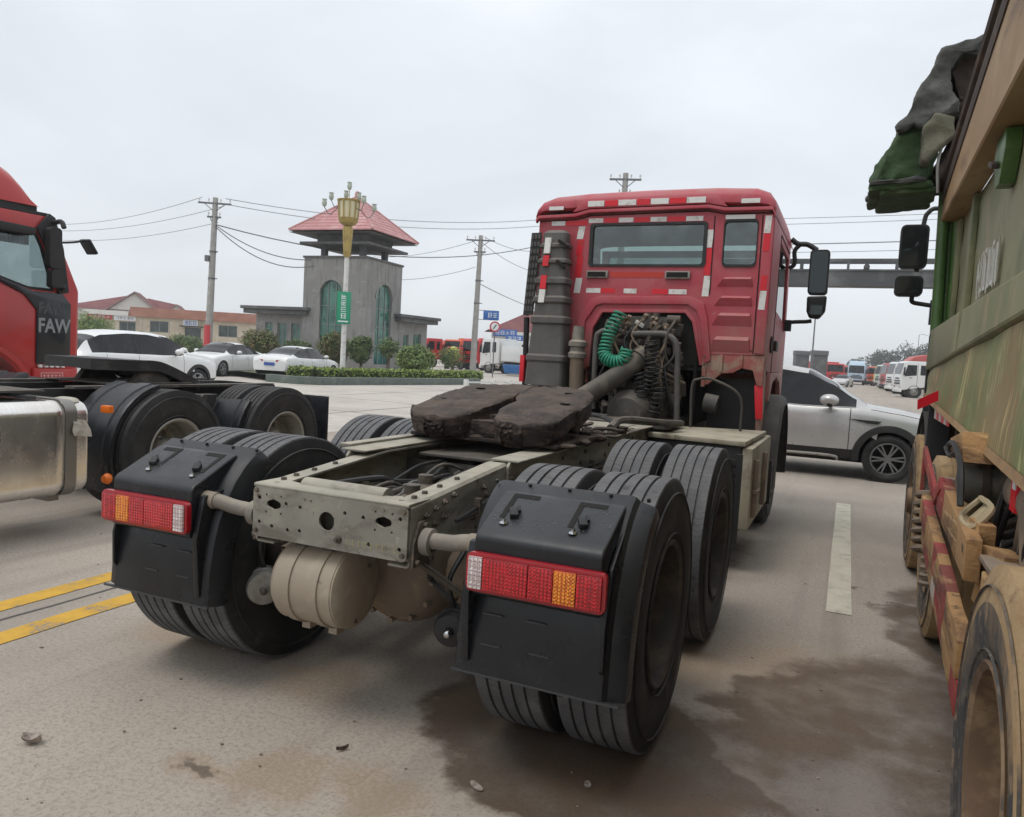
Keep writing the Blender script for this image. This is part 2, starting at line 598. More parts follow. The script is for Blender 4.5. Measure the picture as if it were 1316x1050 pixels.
def smooth_path(pts, n=6):
    """Catmull-Rom through the points"""
    pts = [Vector(p) for p in pts]
    P = [pts[0] * 2 - pts[1]] + pts + [pts[-1] * 2 - pts[-2]]
    out = []
    for i in range(1, len(P) - 2):
        a, b, c, d = P[i - 1], P[i], P[i + 1], P[i + 2]
        for k in range(n):
            t = k / n
            out.append(0.5 * ((2 * b) + (c - a) * t + (2 * a - 5 * b + 4 * c - d) * t * t + (3 * b - a - 3 * c + d) * t ** 3))
    out.append(pts[-1])
    return out


def coil_path(path, r, turns, per=12):
    """Helix wound round a smooth path"""
    p = smooth_path(path, 10)
    n = int(turns * per)
    out = []
    for i in range(n + 1):
        t = i / n * (len(p) - 1)
        k = min(int(t), len(p) - 2)
        c = p[k].lerp(p[k + 1], t - k)
        d = (p[k + 1] - p[k]).normalized()
        a = Vector((0, 1, 0)) if abs(d.y) < 0.9 else Vector((1, 0, 0))
        s = d.cross(a).normalized(); u = d.cross(s)
        w = 2 * PI * i / per
        out.append(c + (s * math.cos(w) + u * math.sin(w)) * r)
    return out


def text_mesh(name, body, size, mat, extrude=0.003, bold=0.0):
    c = bpy.data.curves.new(name, 'FONT')
    c.body = body; c.size = size; c.extrude = extrude; c.offset = bold
    c.align_x = 'CENTER'; c.align_y = 'CENTER'
    o = bpy.data.objects.new(name, c)
    COL.objects.link(o)
    dg = bpy.context.evaluated_depsgraph_get()
    me = bpy.data.meshes.new_from_object(o.evaluated_get(dg))
    bpy.data.objects.remove(o)
    bpy.data.curves.remove(c)
    me.materials.clear(); me.materials.append(mat)
    me.name = name
    return me


# ------------------------------------------------------------------ wheels (shared meshes; axis = local X, outer face = +X)
def tyre_mesh(name, mats, Rr=0.545, w=0.29, rim=0.286, grooves=4, n=72, gd=0.012, sh=0):
    b = MB()
    h = w / 2
    side = [(rim, -h * 0.80), (rim + 0.02, -h * 0.93), (rim + (Rr - rim) * 0.35, -h * 1.03), (rim + (Rr - rim) * 0.6, -h * 1.04), (Rr - 0.035, -h * 0.97), (Rr - 0.010, -h * 0.90)]
    tread = []
    tw = h * 0.88
    gw = 0.006
    xs = [-tw + 2 * tw * (i + 1) / (grooves + 1) for i in range(grooves)]
    cur = [(-tw)]
    tread.append((Rr - 0.002, -tw))
    for x in xs:
        zr = Rr - 0.004 * (x / tw) ** 2
        tread += [(zr, x - gw), (zr - gd, x - gw * 0.8), (zr - gd, x + gw * 0.8), (zr, x + gw)]
    tread.append((Rr - 0.002, tw))
    k0 = len(side) - 1
    prof = side + tread + [(r, -x) for r, x in reversed(side)]
    b.lathe(prof, n=n)
    # tread faces get the second material
    fi = 0
    for i in range(len(prof) - 1):
        isT = len(side) - 1 - sh <= i < len(side) + len(tread) + sh
        for j in range(n):
            b.mi[fi] = 1 if isT else 0
            fi += 1
    # raised sidewall rings
    b.cur = 0
    for sgn in (1, -1):
        for rr in (rim + 0.035, Rr - 0.06):
            b.lathe([(rr - 0.004, sgn * h * 1.01), (rr, sgn * (h * 1.05)), (rr + 0.004, sgn * h * 1.01)], n=n)
    return b.mesh(name, mats, ang=30, fix=True)


def rim_mesh(name, mat, deep=True, rim=0.286, h=0.145, nuts=10, hub=0.11):
    b = MB()
    if deep:     # outer wheel of a pair: disc sits far inside
        prof = [(rim + 0.004, h * 0.86), (rim + 0.012, h * 0.98), (rim + 0.004, h * 1.02), (rim - 0.014, h * 0.95), (rim - 0.024, h * 0.5), (rim - 0.036, 0.0),
                (rim - 0.04, -h * 0.55), (rim - 0.065, -h * 0.8), (0.19, -h * 0.86), (0.14, -h * 0.86), (hub + 0.012, -h * 0.8), (hub, -h * 0.1), (hub - 0.02, 0.01), (0.05, 0.016), (0.0005, 0.016)]
        zn = -h * 0.86
    else:        # front wheel: disc bulges out
        prof = [(rim + 0.004, h * 0.86), (rim + 0.012, h * 0.98), (rim, h * 1.0), (rim - 0.02, h * 0.85), (rim - 0.03, h * 0.3), (rim - 0.05, h * 0.25),
                (0.2, h * 0.62), (0.15, h * 0.75), (hub, h * 0.8), (hub - 0.01, h * 1.15), (0.06, h * 1.2), (0.0005, h * 1.2)]
        zn = h * 0.68
    b.lathe(prof, n=48)
    b.lathe([(rim + 0.003, -h * 0.9), (rim - 0.03, -h * 0.9), (rim - 0.045, 0)], n=48)
    for i in range(nuts):
        a = 2 * PI * i / nuts
        y, z = 0.168 * math.cos(a), 0.168 * math.sin(a)
        b.cyl((zn, y, z), (zn + 0.035, y, z), 0.017, 0.015, 6)
    for i in range(8):
        a = 2 * PI * (i + 0.5) / 8
        y, z = 0.222 * math.cos(a), 0.222 * math.sin(a)
        if deep:
            b.ball((-h * 0.83, y, z), (0.006, 0.024, 0.024), 10, 6)
    return b.mesh(name, mat, ang=35)


TY_MAIN = tyre_mesh('tyre', [m_tyre, m_tyretread])
RIM_DEEP = rim_mesh('rim', m_rim)
RIM_FLAT = rim_mesh('rim', m_rim, deep=False)


def wheel(parent, x, y, z, out=1, tyre=None, rim=None, spin=0.0):
    w = sub('wheel', parent, (x, y, z), (spin, 0, 0) if out > 0 else (spin, 0, PI))
    link('tyre', tyre or TY_MAIN, w)
    link('rim', rim or RIM_DEEP, w)
    return w


# ================================================================== THE SETTING
def ground_material():
    m = bpy.data.materials.new('dusty_concrete_road')
    m.use_nodes = True
    t = NT(m)
    b = t.n['Principled BSDF']
    co = t.coord('Object')
    n_big = t.noise(co, 0.35, 6, 0.6)
    n_mid = t.noise(t.coord('Object', loc=(5, 3, 0)), 2.2, 7, 0.65)
    n_fin = t.noise(t.coord('Object', loc=(2, 9, 0)), 55, 5, 0.7)
    n_grit = t.noise(t.coord('Object', loc=(4, 1, 0)), 190, 3, 0.7)
    n_streak = t.noise(t.coord('Object', (1.6, 0.12, 1)), 2.0, 6, 0.6)
    c = t.mixc(t.mrange(n_big, 0.35, 0.65), (0.330, 0.288, 0.240), (0.430, 0.374, 0.312))
    c = t.mixc(t.mrange(n_mid, 0.42, 0.72, 0, 0.6), c, (0.42, 0.37, 0.31))
    c = t.mixc(t.mrange(n_streak, 0.52, 0.74, 0, 0.45), c, (0.22, 0.20, 0.185))
    c = t.mixc(t.mrange(n_fin, 0.46, 0.64, 0, 0.5), c, (0.19, 0.17, 0.15))
    c = t.mixc(t.mrange(t.noise(t.coord('Object', loc=(6, 2, 0)), 30, 4, 0.75), 0.53, 0.64, 0, 0.24), c, (0.17, 0.15, 0.13))
    c = t.mixc(t.mrange(t.noise(t.coord('Object', loc=(1, 12, 0)), 42, 4, 0.75), 0.55, 0.65, 0, 0.26), c, (0.47, 0.42, 0.365))
    c = t.mixc(t.mrange(n_grit, 0.55, 0.66, 0, 0.42), c, (0.52, 0.48, 0.43))
    c = t.mixc(t.mrange(t.noise(t.coord('Object', loc=(8, 4, 0)), 130, 3, 0.7), 0.57, 0.66, 0, 0.5), c, (0.13, 0.115, 0.10))
    c = t.mixc(t.mrange(t.noise(t.coord('Object', (2.2, 0.10, 1), loc=(1, 6, 0)), 1.1, 7, 0.6), 0.54, 0.70, 0, 0.4), c, (0.205, 0.18, 0.155))
    # fine cracks
    vo = t.new('ShaderNodeTexVoronoi', feature='DISTANCE_TO_EDGE')
    vd = t.new('ShaderNodeVectorMath', operation='ADD')
    nz = t.new('ShaderNodeTexNoise'); nz.inputs['Scale'].default_value = 2.5; nz.inputs['Detail'].default_value = 5
    t.l.new(co, nz.inputs['Vector'])
    sc = t.new('ShaderNodeVectorMath', operation='SCALE'); sc.inputs['Scale'].default_value = 0.5
    t.l.new(nz.outputs['Color'], sc.inputs[0])
    t.l.new(co, vd.inputs[0]); t.l.new(sc.outputs[0], vd.inputs[1])
    t.l.new(vd.outputs[0], vo.inputs['Vector'])
    vo.inputs['Scale'].default_value = 0.42
    crack = t.math('MULTIPLY', t.mrange(vo.outputs['Distance'], 0.002, 0.007, 1, 0), t.mrange(n_mid, 0.5, 0.62, 0, 0.12))
    c = t.mixc(crack, c, (0.09, 0.085, 0.08))
    # spills and sand, each where it lies on the road
    nz2 = t.new('ShaderNodeTexNoise'); nz2.inputs['Scale'].default_value = 3.2; nz2.inputs['Detail'].default_value = 7; nz2.inputs['Roughness'].default_value = 0.6
    t.l.new(co, nz2.inputs['Vector'])
    s2 = t.new('ShaderNodeVectorMath', operation='MULTIPLY_ADD')
    s2.inputs[1].default_value = (0.55, 0.55, 0); s2.inputs[2].default_value = (-0.275, -0.275, 0)
    t.l.new(nz2.outputs['Color'], s2.inputs[0])
    wco = t.new('ShaderNodeVectorMath', operation='ADD')
    t.l.new(co, wco.inputs[0]); t.l.new(s2.outputs[0], wco.inputs[1])

    def blot(spots, soft):
        best = None
        for cx, cy, rx, ry in spots:
            a = t.new('ShaderNodeVectorMath', operation='SUBTRACT')
            t.l.new(wco.outputs[0], a.inputs[0]); a.inputs[1].default_value = (cx, cy, 0)
            d = t.new('ShaderNodeVectorMath', operation='DIVIDE')
            t.l.new(a.outputs[0], d.inputs[0]); d.inputs[1].default_value = (rx, ry, 1)
            ln = t.new('ShaderNodeVectorMath', operation='LENGTH')
            t.l.new(d.outputs[0], ln.inputs[0])
            f = t.mrange(ln.outputs['Value'], 1 - soft, 1 + soft, 1, 0)
            best = f if best is None else t.math('MAXIMUM', best, f)
        return best
    sand = blot([(-1.25, 0.0, .36, .30), (-0.18, -1.02, .13, .085), (0.05, -0.9, .17, .2), (-0.35, -0.2, .22, .2), (1.65, 1.0, .4, .5), (0.45, -0.85, .22, .16), (1.2, 0.9, .3, .25), (-3.0, 3.6, .6, 1.4)], 0.55)
    c = t.mixc(t.math('MULTIPLY', sand, t.mrange(n_fin, 0.3, 0.62, 0.25, 0.85)), c, (0.32, 0.24, 0.165))
    oil = blot([(-0.98, -0.06, .17, .07), (-0.82, 0.08, .2, .12), (-0.19, -1.03, .07, .04), (-1.0, 1.4, .5, .5), (2.22, 2.62, .14, .16), (2.05, 3.0, .05, .04), (0.6, 3.2, .5, 1.6)], 0.3)
    c = t.mixc(t.math('MULTIPLY', oil, 0.72), c, (0.085, 0.066, 0.05))
    wet_a = blot([(.70, .02, .50, .52), (.98, -.42, .46, .34), (1.36, -.50, .50, .46), (1.15, -.05, .30, .40), (1.55, -.62, .42, .40)], 0.13)
    wet_b = blot([(1.56, .62, .22, .28), (1.86, .80, .32, .52), (2.2, .75, .42, .85), (2.42, 2.3, .25, .9), (1.75, .05, .45, .62), (2.15, -.15, .42, .44), (1.9, -.75, .7, .5), (2.9, 0.5, .6, 2.6)], 0.22)
    wet_b = t.math('MULTIPLY', wet_b, t.mrange(n_mid, 0.32, 0.58, 0.52, 0.93))
    wet = t.math('MAXIMUM', wet_a, wet_b)
    rim = t.math('SUBTRACT', blot([(.70, .02, .58, .60), (.98, -.42, .54, .42), (1.56, .62, .30, .36), (1.86, .80, .38, .60), (2.2, .75, .5, .93), (1.52, -.42, .70, .64)], 0.2), wet, clamp=True)
    c = t.mixc(t.math('MULTIPLY', rim, 0.35), c, (0.36, 0.31, 0.26))
    wcol = t.mixc(t.mrange(n_mid, 0.35, 0.66), (0.064, 0.043, 0.030), (0.135, 0.092, 0.062))
    wcol = t.mixc(t.mrange(n_fin, 0.5, 0.7, 0, 0.5), wcol, (0.06, 0.048, 0.04))
    wf = t.math('MULTIPLY', wet, t.mrange(n_mid, 0.3, 0.60, 0.72, 0.97))
    c = t.mixc(wf, c, wcol)
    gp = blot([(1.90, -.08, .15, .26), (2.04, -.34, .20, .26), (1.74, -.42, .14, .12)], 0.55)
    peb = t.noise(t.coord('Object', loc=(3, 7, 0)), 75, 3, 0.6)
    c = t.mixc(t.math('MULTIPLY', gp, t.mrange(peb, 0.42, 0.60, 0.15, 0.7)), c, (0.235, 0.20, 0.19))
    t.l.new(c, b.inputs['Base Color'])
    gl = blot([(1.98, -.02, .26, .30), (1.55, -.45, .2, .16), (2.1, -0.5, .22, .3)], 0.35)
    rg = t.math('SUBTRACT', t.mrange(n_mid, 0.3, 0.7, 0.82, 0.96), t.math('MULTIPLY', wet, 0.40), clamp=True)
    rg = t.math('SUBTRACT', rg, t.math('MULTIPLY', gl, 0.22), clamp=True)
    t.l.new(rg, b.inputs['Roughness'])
    t.l.new(t.math('SUBTRACT', 0.35, t.math('MULTIPLY', wet, 0.17)), b.inputs['Specular IOR Level'])
    h = t.math('ADD', t.math('MULTIPLY', n_grit, 0.6), t.math('MULTIPLY', n_fin, 0.8))
    h = t.math('SUBTRACT', h, t.math('MULTIPLY', crack, 1.2))
    t.l.new(t.bump(h, 0.42, 0.006), b.inputs['Normal'])
    return m


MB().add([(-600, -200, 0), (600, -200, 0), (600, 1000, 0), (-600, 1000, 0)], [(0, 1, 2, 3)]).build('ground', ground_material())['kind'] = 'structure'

m_plaza = M('pale_concrete_yard', (0.47, 0.43, 0.38), 0.85, var=[((0.40, 0.36, 0.32), 0.5, 0.42, 0.66), ((0.53, 0.49, 0.44), 2.5, 0.5, 0.72), ((0.22, 0.2, 0.18), 3.0, 0.62, 0.74, (0.15, 1.5, 1), 0.6)], bump=(40, 0.2, 0.005))
m_joint = M('dark_slab_joint', (0.13, 0.12, 0.11), 0.9)
b = MB()
b.add([(-80, 5.5, 0.004), (-6.6, 5.5, 0.004), (-6.6, 90, 0.004), (-80, 90, 0.004)], [(0, 1, 2, 3)])
b.build('yard_pavement', m_plaza)['kind'] = 'structure'
b = MB()
for i in range(14):
    y = 8.0 + i * 4.0
    b.add([(-60, y, 0.008), (-6.6, y, 0.008), (-6.6, y + 0.035, 0.008), (-60, y + 0.035, 0.008)], [(0, 1, 2, 3)])
for i in range(12):
    x = -9.0 - i * 4.0
    b.add([(x, 6, 0.012), (x + 0.035, 6, 0.012), (x + 0.035, 60, 0.012), (x, 60, 0.012)], [(0, 1, 2, 3)])
b.build('pavement_joint_lines', m_joint)['kind'] = 'structure'


def paint_mat(name, col, worn):
    m = bpy.data.materials.new(name)
    m.use_nodes = True
    t = NT(m)
    b = t.n['Principled BSDF']
    n1 = t.noise(t.coord('Object'), 6, 8, 0.7)
    n2 = t.noise(t.coord('Object', loc=(3, 3, 3)), 60, 4, 0.7)
    s = t.math('ADD', t.math('MULTIPLY', n1, 0.6), t.math('MULTIPLY', n2, 0.4))
    c = t.mixc(t.mrange(n1, 0.35, 0.7), col, tuple(q * 0.78 for q in col))
    c = t.mixc(t.mrange(s, worn, worn + 0.06, 0, 0.9), c, (0.24, 0.22, 0.2))
    t.l.new(c, b.inputs['Base Color'])
    b.inputs['Roughness'].default_value = 0.8
    t.l.new(t.bump(n2, 0.25, 0.004), b.inputs['Normal'])
    return m


m_yellow = paint_mat('worn_yellow_line_paint', (0.62, 0.36, 0.045), 0.55)
m_cream = paint_mat('worn_cream_lane_paint', (0.60, 0.56, 0.45), 0.57)


def line_sheet(name, x, w, y0, y1, mat, wob=0.006):
    rows = []
    n = max(2, int((y1 - y0) / 0.25))
    for i in range(n + 1):
        y = y0 + (y1 - y0) * i / n
        a = noise.noise(Vector((x * 3, y * 1.7, 0))) * wob; c = noise.noise(Vector((x * 3 + 9, y * 1.9, 4))) * wob
        rows.append([(x - w / 2 + a, y, 0.004), (x + w / 2 + c, y, 0.004)])
    o = MB().sheet(rows).build(name, mat)
    o['kind'] = 'structure'
    return o


line_sheet('road_marking_yellow', -2.39, 0.15, -9, 60, m_yellow)
line_sheet('road_marking_yellow', -1.945, 0.15, -9, 60, m_yellow)
for k in range(6):
    line_sheet('road_marking_dash', 1.875, 0.155, 2.27 + k * 10.5, 6.85 + k * 10.5, m_cream, 0.003)
rows = []
for i in range(260):
    y = -9 + i * 0.2
    x = -2.18 + 0.05 * noise.noise(Vector((0, y * 0.7, 0))) + 0.02 * noise.noise(Vector((3, y * 4, 0)))
    w = 0.008 + 0.008 * abs(noise.noise(Vector((7, y * 2, 0))))
    rows.append([(x - w, y, 0.0035), (x + w, y, 0.0035)])
MB().sheet(rows).build('road_seam', m_joint)['kind'] = 'structure'

# loose litter and grit lying on the road
m_grit = M('road_grit', (0.2, 0.16, 0.12), 0.9, var=[((0.34, 0.3, 0.26), 3, 0.45, 0.6)])
rg = random.Random(3)
b = MB()
for i in range(260):
    x = rg.gauss(0.4, 1.9); y = rg.uniform(-1.6, 4.5)
    s = rg.uniform(0.002, 0.006) * (1.5 if rg.random() < 0.08 else 1)
    b.cb((x, y, s * 0.5), (s * 2, s * rg.uniform(1, 3), s), (0, 0, rg.uniform(0, 3)))
g = b.build('road_grit', m_grit); tag(g, 'small bits of grit scattered over the concrete road', kind='stuff')


def litter(loc, rz, label, col, curl=0.03, L=0.09, W=0.055):
    rows = []
    for i in range(9):
        u = i / 8 * 2 - 1
        hw = W / 2 * math.sqrt(max(0.02, 1 - u * u * 0.95))
        rows.append([(u * L / 2, hw * v, 0.006 + curl * (v * v * 0.5 + u * u * 0.35) + 0.004 * noise.noise(Vector((u * 3, v * 3, L * 40)))) for v in (-1, -0.5, 0, 0.5, 1)])
    bb = MB().sheet(rows)
    bb.sheet([[(x, y, z - 0.003) for x, y, z in r] for r in rows])
    o = bb.build('leaf_litter', M('dry_leaf_' + str(int(col[0] * 100)), col, 0.8, var=[(tuple(q * 0.5 for q in col), 40, 0.45, 0.65)]), None, loc, (0, 0, rz))
    tag(o, label, 'litter')


litter((-0.87, -1.2, 0.0), 0.4, 'curled pale scrap lying alone on the road near the yellow lines', (0.42, 0.36, 0.31), 0.04, 0.075, 0.05)
litter((0.156, -0.676, 0.000), 1.0, 'thin brown twig-like leaf scrap on the dry road behind the air tank', (0.12, 0.09, 0.07), 0.02, 0.05, 0.012)
litter((1.066, -0.440, 0.000), 2.0, 'pale scrap on the wet road behind the nearest wheel', (0.40, 0.34, 0.29), 0.003, 0.045, 0.025)
litter((0.716, -0.647, 0.000), 2.6, 'whitish flat scrap at the edge of the wet patch', (0.38, 0.32, 0.27), 0.003, 0.07, 0.03)

# ------------------------------------------------------------------ plants
m_leaf = M('shrub_leaves', (0.095, 0.15, 0.05), 0.6, var=[((0.15, 0.20, 0.06), 1.6, 0.42, 0.62), ((0.025, 0.05, 0.02), 2.6, 0.5, 0.7)])
m_leafred = M('reddish_shrub_leaves', (0.12, 0.15, 0.045), 0.6, var=[((0.20, 0.15, 0.06), 1.8, 0.45, 0.62), ((0.03, 0.05, 0.02), 2.6, 0.5, 0.7)])
m_leaflime = M('light_green_shrub_leaves', (0.15, 0.22, 0.06), 0.6, var=[((0.23, 0.30, 0.08), 1.9, 0.45, 0.62), ((0.04, 0.07, 0.02), 2.6, 0.5, 0.7)])
m_leafhedge = M('hedge_leaves', (0.20, 0.28, 0.06), 0.6, var=[((0.30, 0.38, 0.09), 2.2, 0.45, 0.62), ((0.04, 0.075, 0.02), 3.6, 0.5, 0.7)])
m_bark = M('shrub_bark', (0.11, 0.085, 0.065), 0.9, var=[((0.2, 0.17, 0.13), 8, 0.45, 0.65)])
m_fartree = M('distant_tree_leaves', (0.06, 0.075, 0.055), 0.8, var=[((0.09, 0.1, 0.07), 0.5, 0.4, 0.65)])


def leaves(b, rnd, c, rad, n, s, squash=0.0, shell=0.45):
    """n small tilted leaf blades through an uneven ellipsoid"""
    vs, fs = [], []
    for i in range(n):
        d = Vector((rnd.gauss(0, 1), rnd.gauss(0, 1), rnd.gauss(0, 1))).normalized()
        lump = 0.86 + 0.26 * noise.noise(Vector(c) * 0.7 + d * 2.2)
        r = lump * (shell + (1 - shell) * rnd.random() ** 0.6)
        p = Vector((c[0] + d.x * rad[0] * r, c[1] + d.y * rad[1] * r, c[2] + d.z * rad[2] * r))
        a = Vector((rnd.gauss(0, 1), rnd.gauss(0, 1), rnd.gauss(0, 0.7))).normalized()
        q = a.cross(d * 0.8 + Vector((0, 0, 0.8)))
        q = q.normalized() if q.length > 1e-4 else Vector((1, 0, 0))
        z = s * rnd.uniform(0.6, 1.3)
        o = len(vs)
        vs += [p - a * z, p + q * z * 0.5, p + a * z, p - q * z * 0.5]
        fs.append((o, o + 1, o + 2, o + 3))
    b.add(vs, fs)


def shrub(loc, w, h, label, mat, group, trunk=0.25, seed=0, n=3600, leaf=0.075):
    w *= 1.12; h *= 1.05
    rnd = random.Random(seed)
    t = thing('shrub', label, 'shrub', loc, rnd.uniform(0, 6), group)
    b = MB()
    ch = h - trunk
    leaves(b, rnd, (0, 0, trunk + ch * 0.5), (w / 2, w / 2, ch * 0.55), n, leaf)
    for k in range(4):
        a = rnd.uniform(0, 6.28)
        leaves(b, rnd, (math.cos(a) * w * 0.27, math.sin(a) * w * 0.27, trunk + ch * rnd.uniform(0.45, 0.8)), (w * 0.26, w * 0.26, ch * 0.3), n // 6, leaf)
    b.build('crown', mat, t, fix=False)['kind'] = 'stuff'
    b = MB()
    for k in range(5):
        a = rnd.uniform(0, 6.28); q = rnd.uniform(0.1, 0.3) * w
        b.tube(smooth_path([(0.03 * math.cos(a), 0.03 * math.sin(a), 0), (q * .4 * math.cos(a), q * .4 * math.sin(a), trunk + ch * 0.25), (q * math.cos(a), q * math.sin(a), trunk + ch * 0.7)], 3), [0.05, 0.045, 0.04, 0.035, 0.03, 0.02, 0.012], 5)
    b.build('trunk', m_bark, t)
    return t


def g0(p):            # onto the ground
    return (p[0], p[1], 0.0)


SG = 'round shrubs in the yard'
shrub(g0((-31.376, 33.720, -0.287)), 2.5, 2.35, 'tall reddish green round shrub beside the grey wing wall', m_leafred, SG, 0.55, 1)
shrub(g0((-30.027, 35.411, -0.204)), 1.9, 1.75, 'low dark shrub under the wing windows', m_leaf, SG, 0.2, 2)
shrub(g0((-26.603, 34.737, -0.006)), 2.1, 2.3, 'olive round shrub just behind the lamp post at the tower foot', m_leafred, SG, 0.4, 3)
shrub(g0((-24.561, 34.546, 0.112)), 1.5, 2.2, 'dark shrub on bare stems between lamp post and tower door', m_leaf, SG, 0.6, 4)
shrub(g0((-23.054, 35.212, 0.202)), 1.5, 2.2, 'thin mushroom shaped shrub before the arched side window', m_leaf, SG, 0.95, 5, 800)
shrub(g0((-20.027, 33.268, 0.373)), 2.2, 1.85, 'bright green round shrub at the tower corner above the hedge', m_leaflime, SG, 0.15, 6)
shrub(g0((-22.002, 41.150, 0.280)), 1.9, 1.9, 'thin dark shrub in front of the red and yellow trucks', m_leaf, SG, 0.5, 7, 900)
shrub(g0((-45.583, 41.664, -1.093)), 2.7, 1.7, 'dark green bush before the tan shop door', m_leaf, SG, 0.1, 8)
shrub(g0((-54.145, 40.065, -1.596)), 3.1, 3.1, 'yellow green bush beside the gabled house wall', m_leaflime, SG, 0.3, 9)

# ------------------------------------------------------------------ the planted island: kerb wall and clipped hedge
m_kerb = M('green_grey_painted_kerb', (0.10, 0.13, 0.115), 0.75, var=[((0.16, 0.18, 0.16), 2.5, 0.45, 0.7), ((0.06, 0.07, 0.06), 4, 0.55, 0.7)], dust=((0.3, 0.29, 0.26), 0.5, 0.08))
m_soil = M('island_soil', (0.10, 0.085, 0.06), 0.95, var=[((0.07, 0.1, 0.035), 1.5, 0.45, 0.62)])
KB = [(-19.2, 20.6), (-17.6, 20.55), (-16.9, 21.2), (-16.4, 24.0), (-15.75, 27.5), (-15.15, 31.6)]
KI = [(-19.2, 20.85), (-17.7, 20.8), (-17.15, 21.35), (-16.65, 24.05), (-16.0, 27.55), (-15.42, 31.7)]
t = thing('planter_kerb', 'low dark green kerb wall round the planted island', 'kerb')
MB().strip(KB, KI, 'xy', 0.0, 0.31).build('kerb_wall', m_kerb, t, bevel=0.02)
MB().add([(p[0], p[1], 0.26) for p in KI] + [(-26, 36, 0.26), (-30, 26, 0.26)], [tuple(range(len(KI) + 2))]).build('planting_bed', m_soil, t)
b = MB()
rnd = random.Random(21)
HP = [(-18.6, 21.4), (-17.6, 21.6), (-17.15, 24.1), (-16.55, 27.6), (-15.85, 32.6)]
for i in range(len(HP) - 1):
    p, q = Vector((*HP[i], 0)), Vector((*HP[i + 1], 0))
    n = int((q - p).length * 420)
    s = (q - p).normalized().cross(Vector((0, 0, 1)))
    vs, fs = [], []
    for k in range(n):
        c = p.lerp(q, rnd.random())
        # on the faces of a clipped box
        f = rnd.random()
        if f < 0.45: off, z = rnd.choice((-1, 1)) * 0.40, rnd.uniform(0.26, 0.62)
        elif f < 0.85: off, z = rnd.uniform(-0.40, 0.40), 0.62
        else: off, z = rnd.uniform(-0.36, 0.36), rnd.uniform(0.28, 0.6)
        pt = c + s * (off + rnd.gauss(0, 0.03)) + Vector((0, 0, z + rnd.gauss(0, 0.03)))
        a = Vector((rnd.gauss(0, 1), rnd.gauss(0, 1), rnd.gauss(0, 1))).normalized()
        w = a.cross(Vector((rnd.gauss(0, 1), rnd.gauss(0, 1), rnd.gauss(0, 1)))).normalized()
        L = rnd.uniform(0.03, 0.07)
        o = len(vs)
        vs += [pt - a * L, pt + w * L * 0.6, pt + a * L, pt - w * L * 0.6]
        fs.append((o, o + 1, o + 2, o + 3))
    b.add(vs, fs)
hg = thing('hedge', 'clipped bright green hedge along the kerb of the island', 'hedge')
b.build('foliage', m_leafhedge, hg, fix=False)['kind'] = 'stuff'
b = MB()
for i in range(len(HP) - 1):
    b.bar((HP[i][0], HP[i][1], 0.41), (HP[i + 1][0], HP[i + 1][1], 0.41), 0.66, 0.32)
b.build('twig_mass', M('hedge_inner_twigs', (0.03, 0.045, 0.015), 0.9, var=[((0.05, 0.06, 0.02), 6, 0.4, 0.6)], bump=(15, 0.8, 0.05)), hg)

# low white road-side rail past the island
m_whitepaint = M('weathered_white_paint', (0.66, 0.65, 0.62), 0.6, var=[((0.45, 0.43, 0.4), 5, 0.5, 0.7)])
t = thing('guard_rail', 'low white rail on short posts past the hedge end', 'railing')
RP = [g0((-13.277, 26.363, 0.209)), g0((-12.840, 28.196, 0.215)), g0((-12.604, 29.394, 0.216)), g0((-11.971, 31.311, 0.196))]
for p in RP:
    MB().bx(-0.09, 0.09, -0.09, 0.09, 0, 0.42).build('post', m_whitepaint, t, p, bevel=0.015)
for p, q in zip(RP, RP[1:]):
    MB().bar((p[0], p[1], 0.30), (q[0], q[1], 0.30), 0.05, 0.07).build('rail', m_whitepaint, t)

# ------------------------------------------------------------------ gate tower with its two wings
m_render = M('grey_rendered_wall', (0.25, 0.243, 0.232), 0.85, var=[((0.30, 0.292, 0.28), 0.7, 0.42, 0.66), ((0.15, 0.148, 0.143), 1.8, 0.50, 0.70, (3, 3, 0.3)), ((0.33, 0.325, 0.31), 0.9, 0.58, 0.72, (1, 1, 2.5))], bump=(30, 0.1, 0.01))
m_trim = M('dark_grey_cornice', (0.10, 0.10, 0.10), 0.8, var=[((0.15, 0.15, 0.15), 1.5, 0.45, 0.66)])
m_rooftile = M('pinkish_red_roof_tile', (0.46, 0.215, 0.21), 0.75, var=[((0.54, 0.32, 0.31), 1.2, 0.42, 0.66), ((0.36, 0.15, 0.145), 5, 0.55, 0.72)])
m_greenglass = M('green_mirror_glass', (0.022, 0.10, 0.068), 0.09, spec=0.8, var=[((0.06, 0.19, 0.14), 0.9, 0.42, 0.62), ((0.012, 0.04, 0.035), 1.7, 0.55, 0.7)])
m_winframe = M('grey_window_frame', (0.20, 0.215, 0.21), 0.6)


def arch(cx, w, z0, z1, n=14):
    r = w / 2
    return [(cx - r, z0), (cx + r, z0)] + [(cx + r * math.cos(PI * i / n), z1 - r + r * math.sin(PI * i / n)) for i in range(n + 1)]


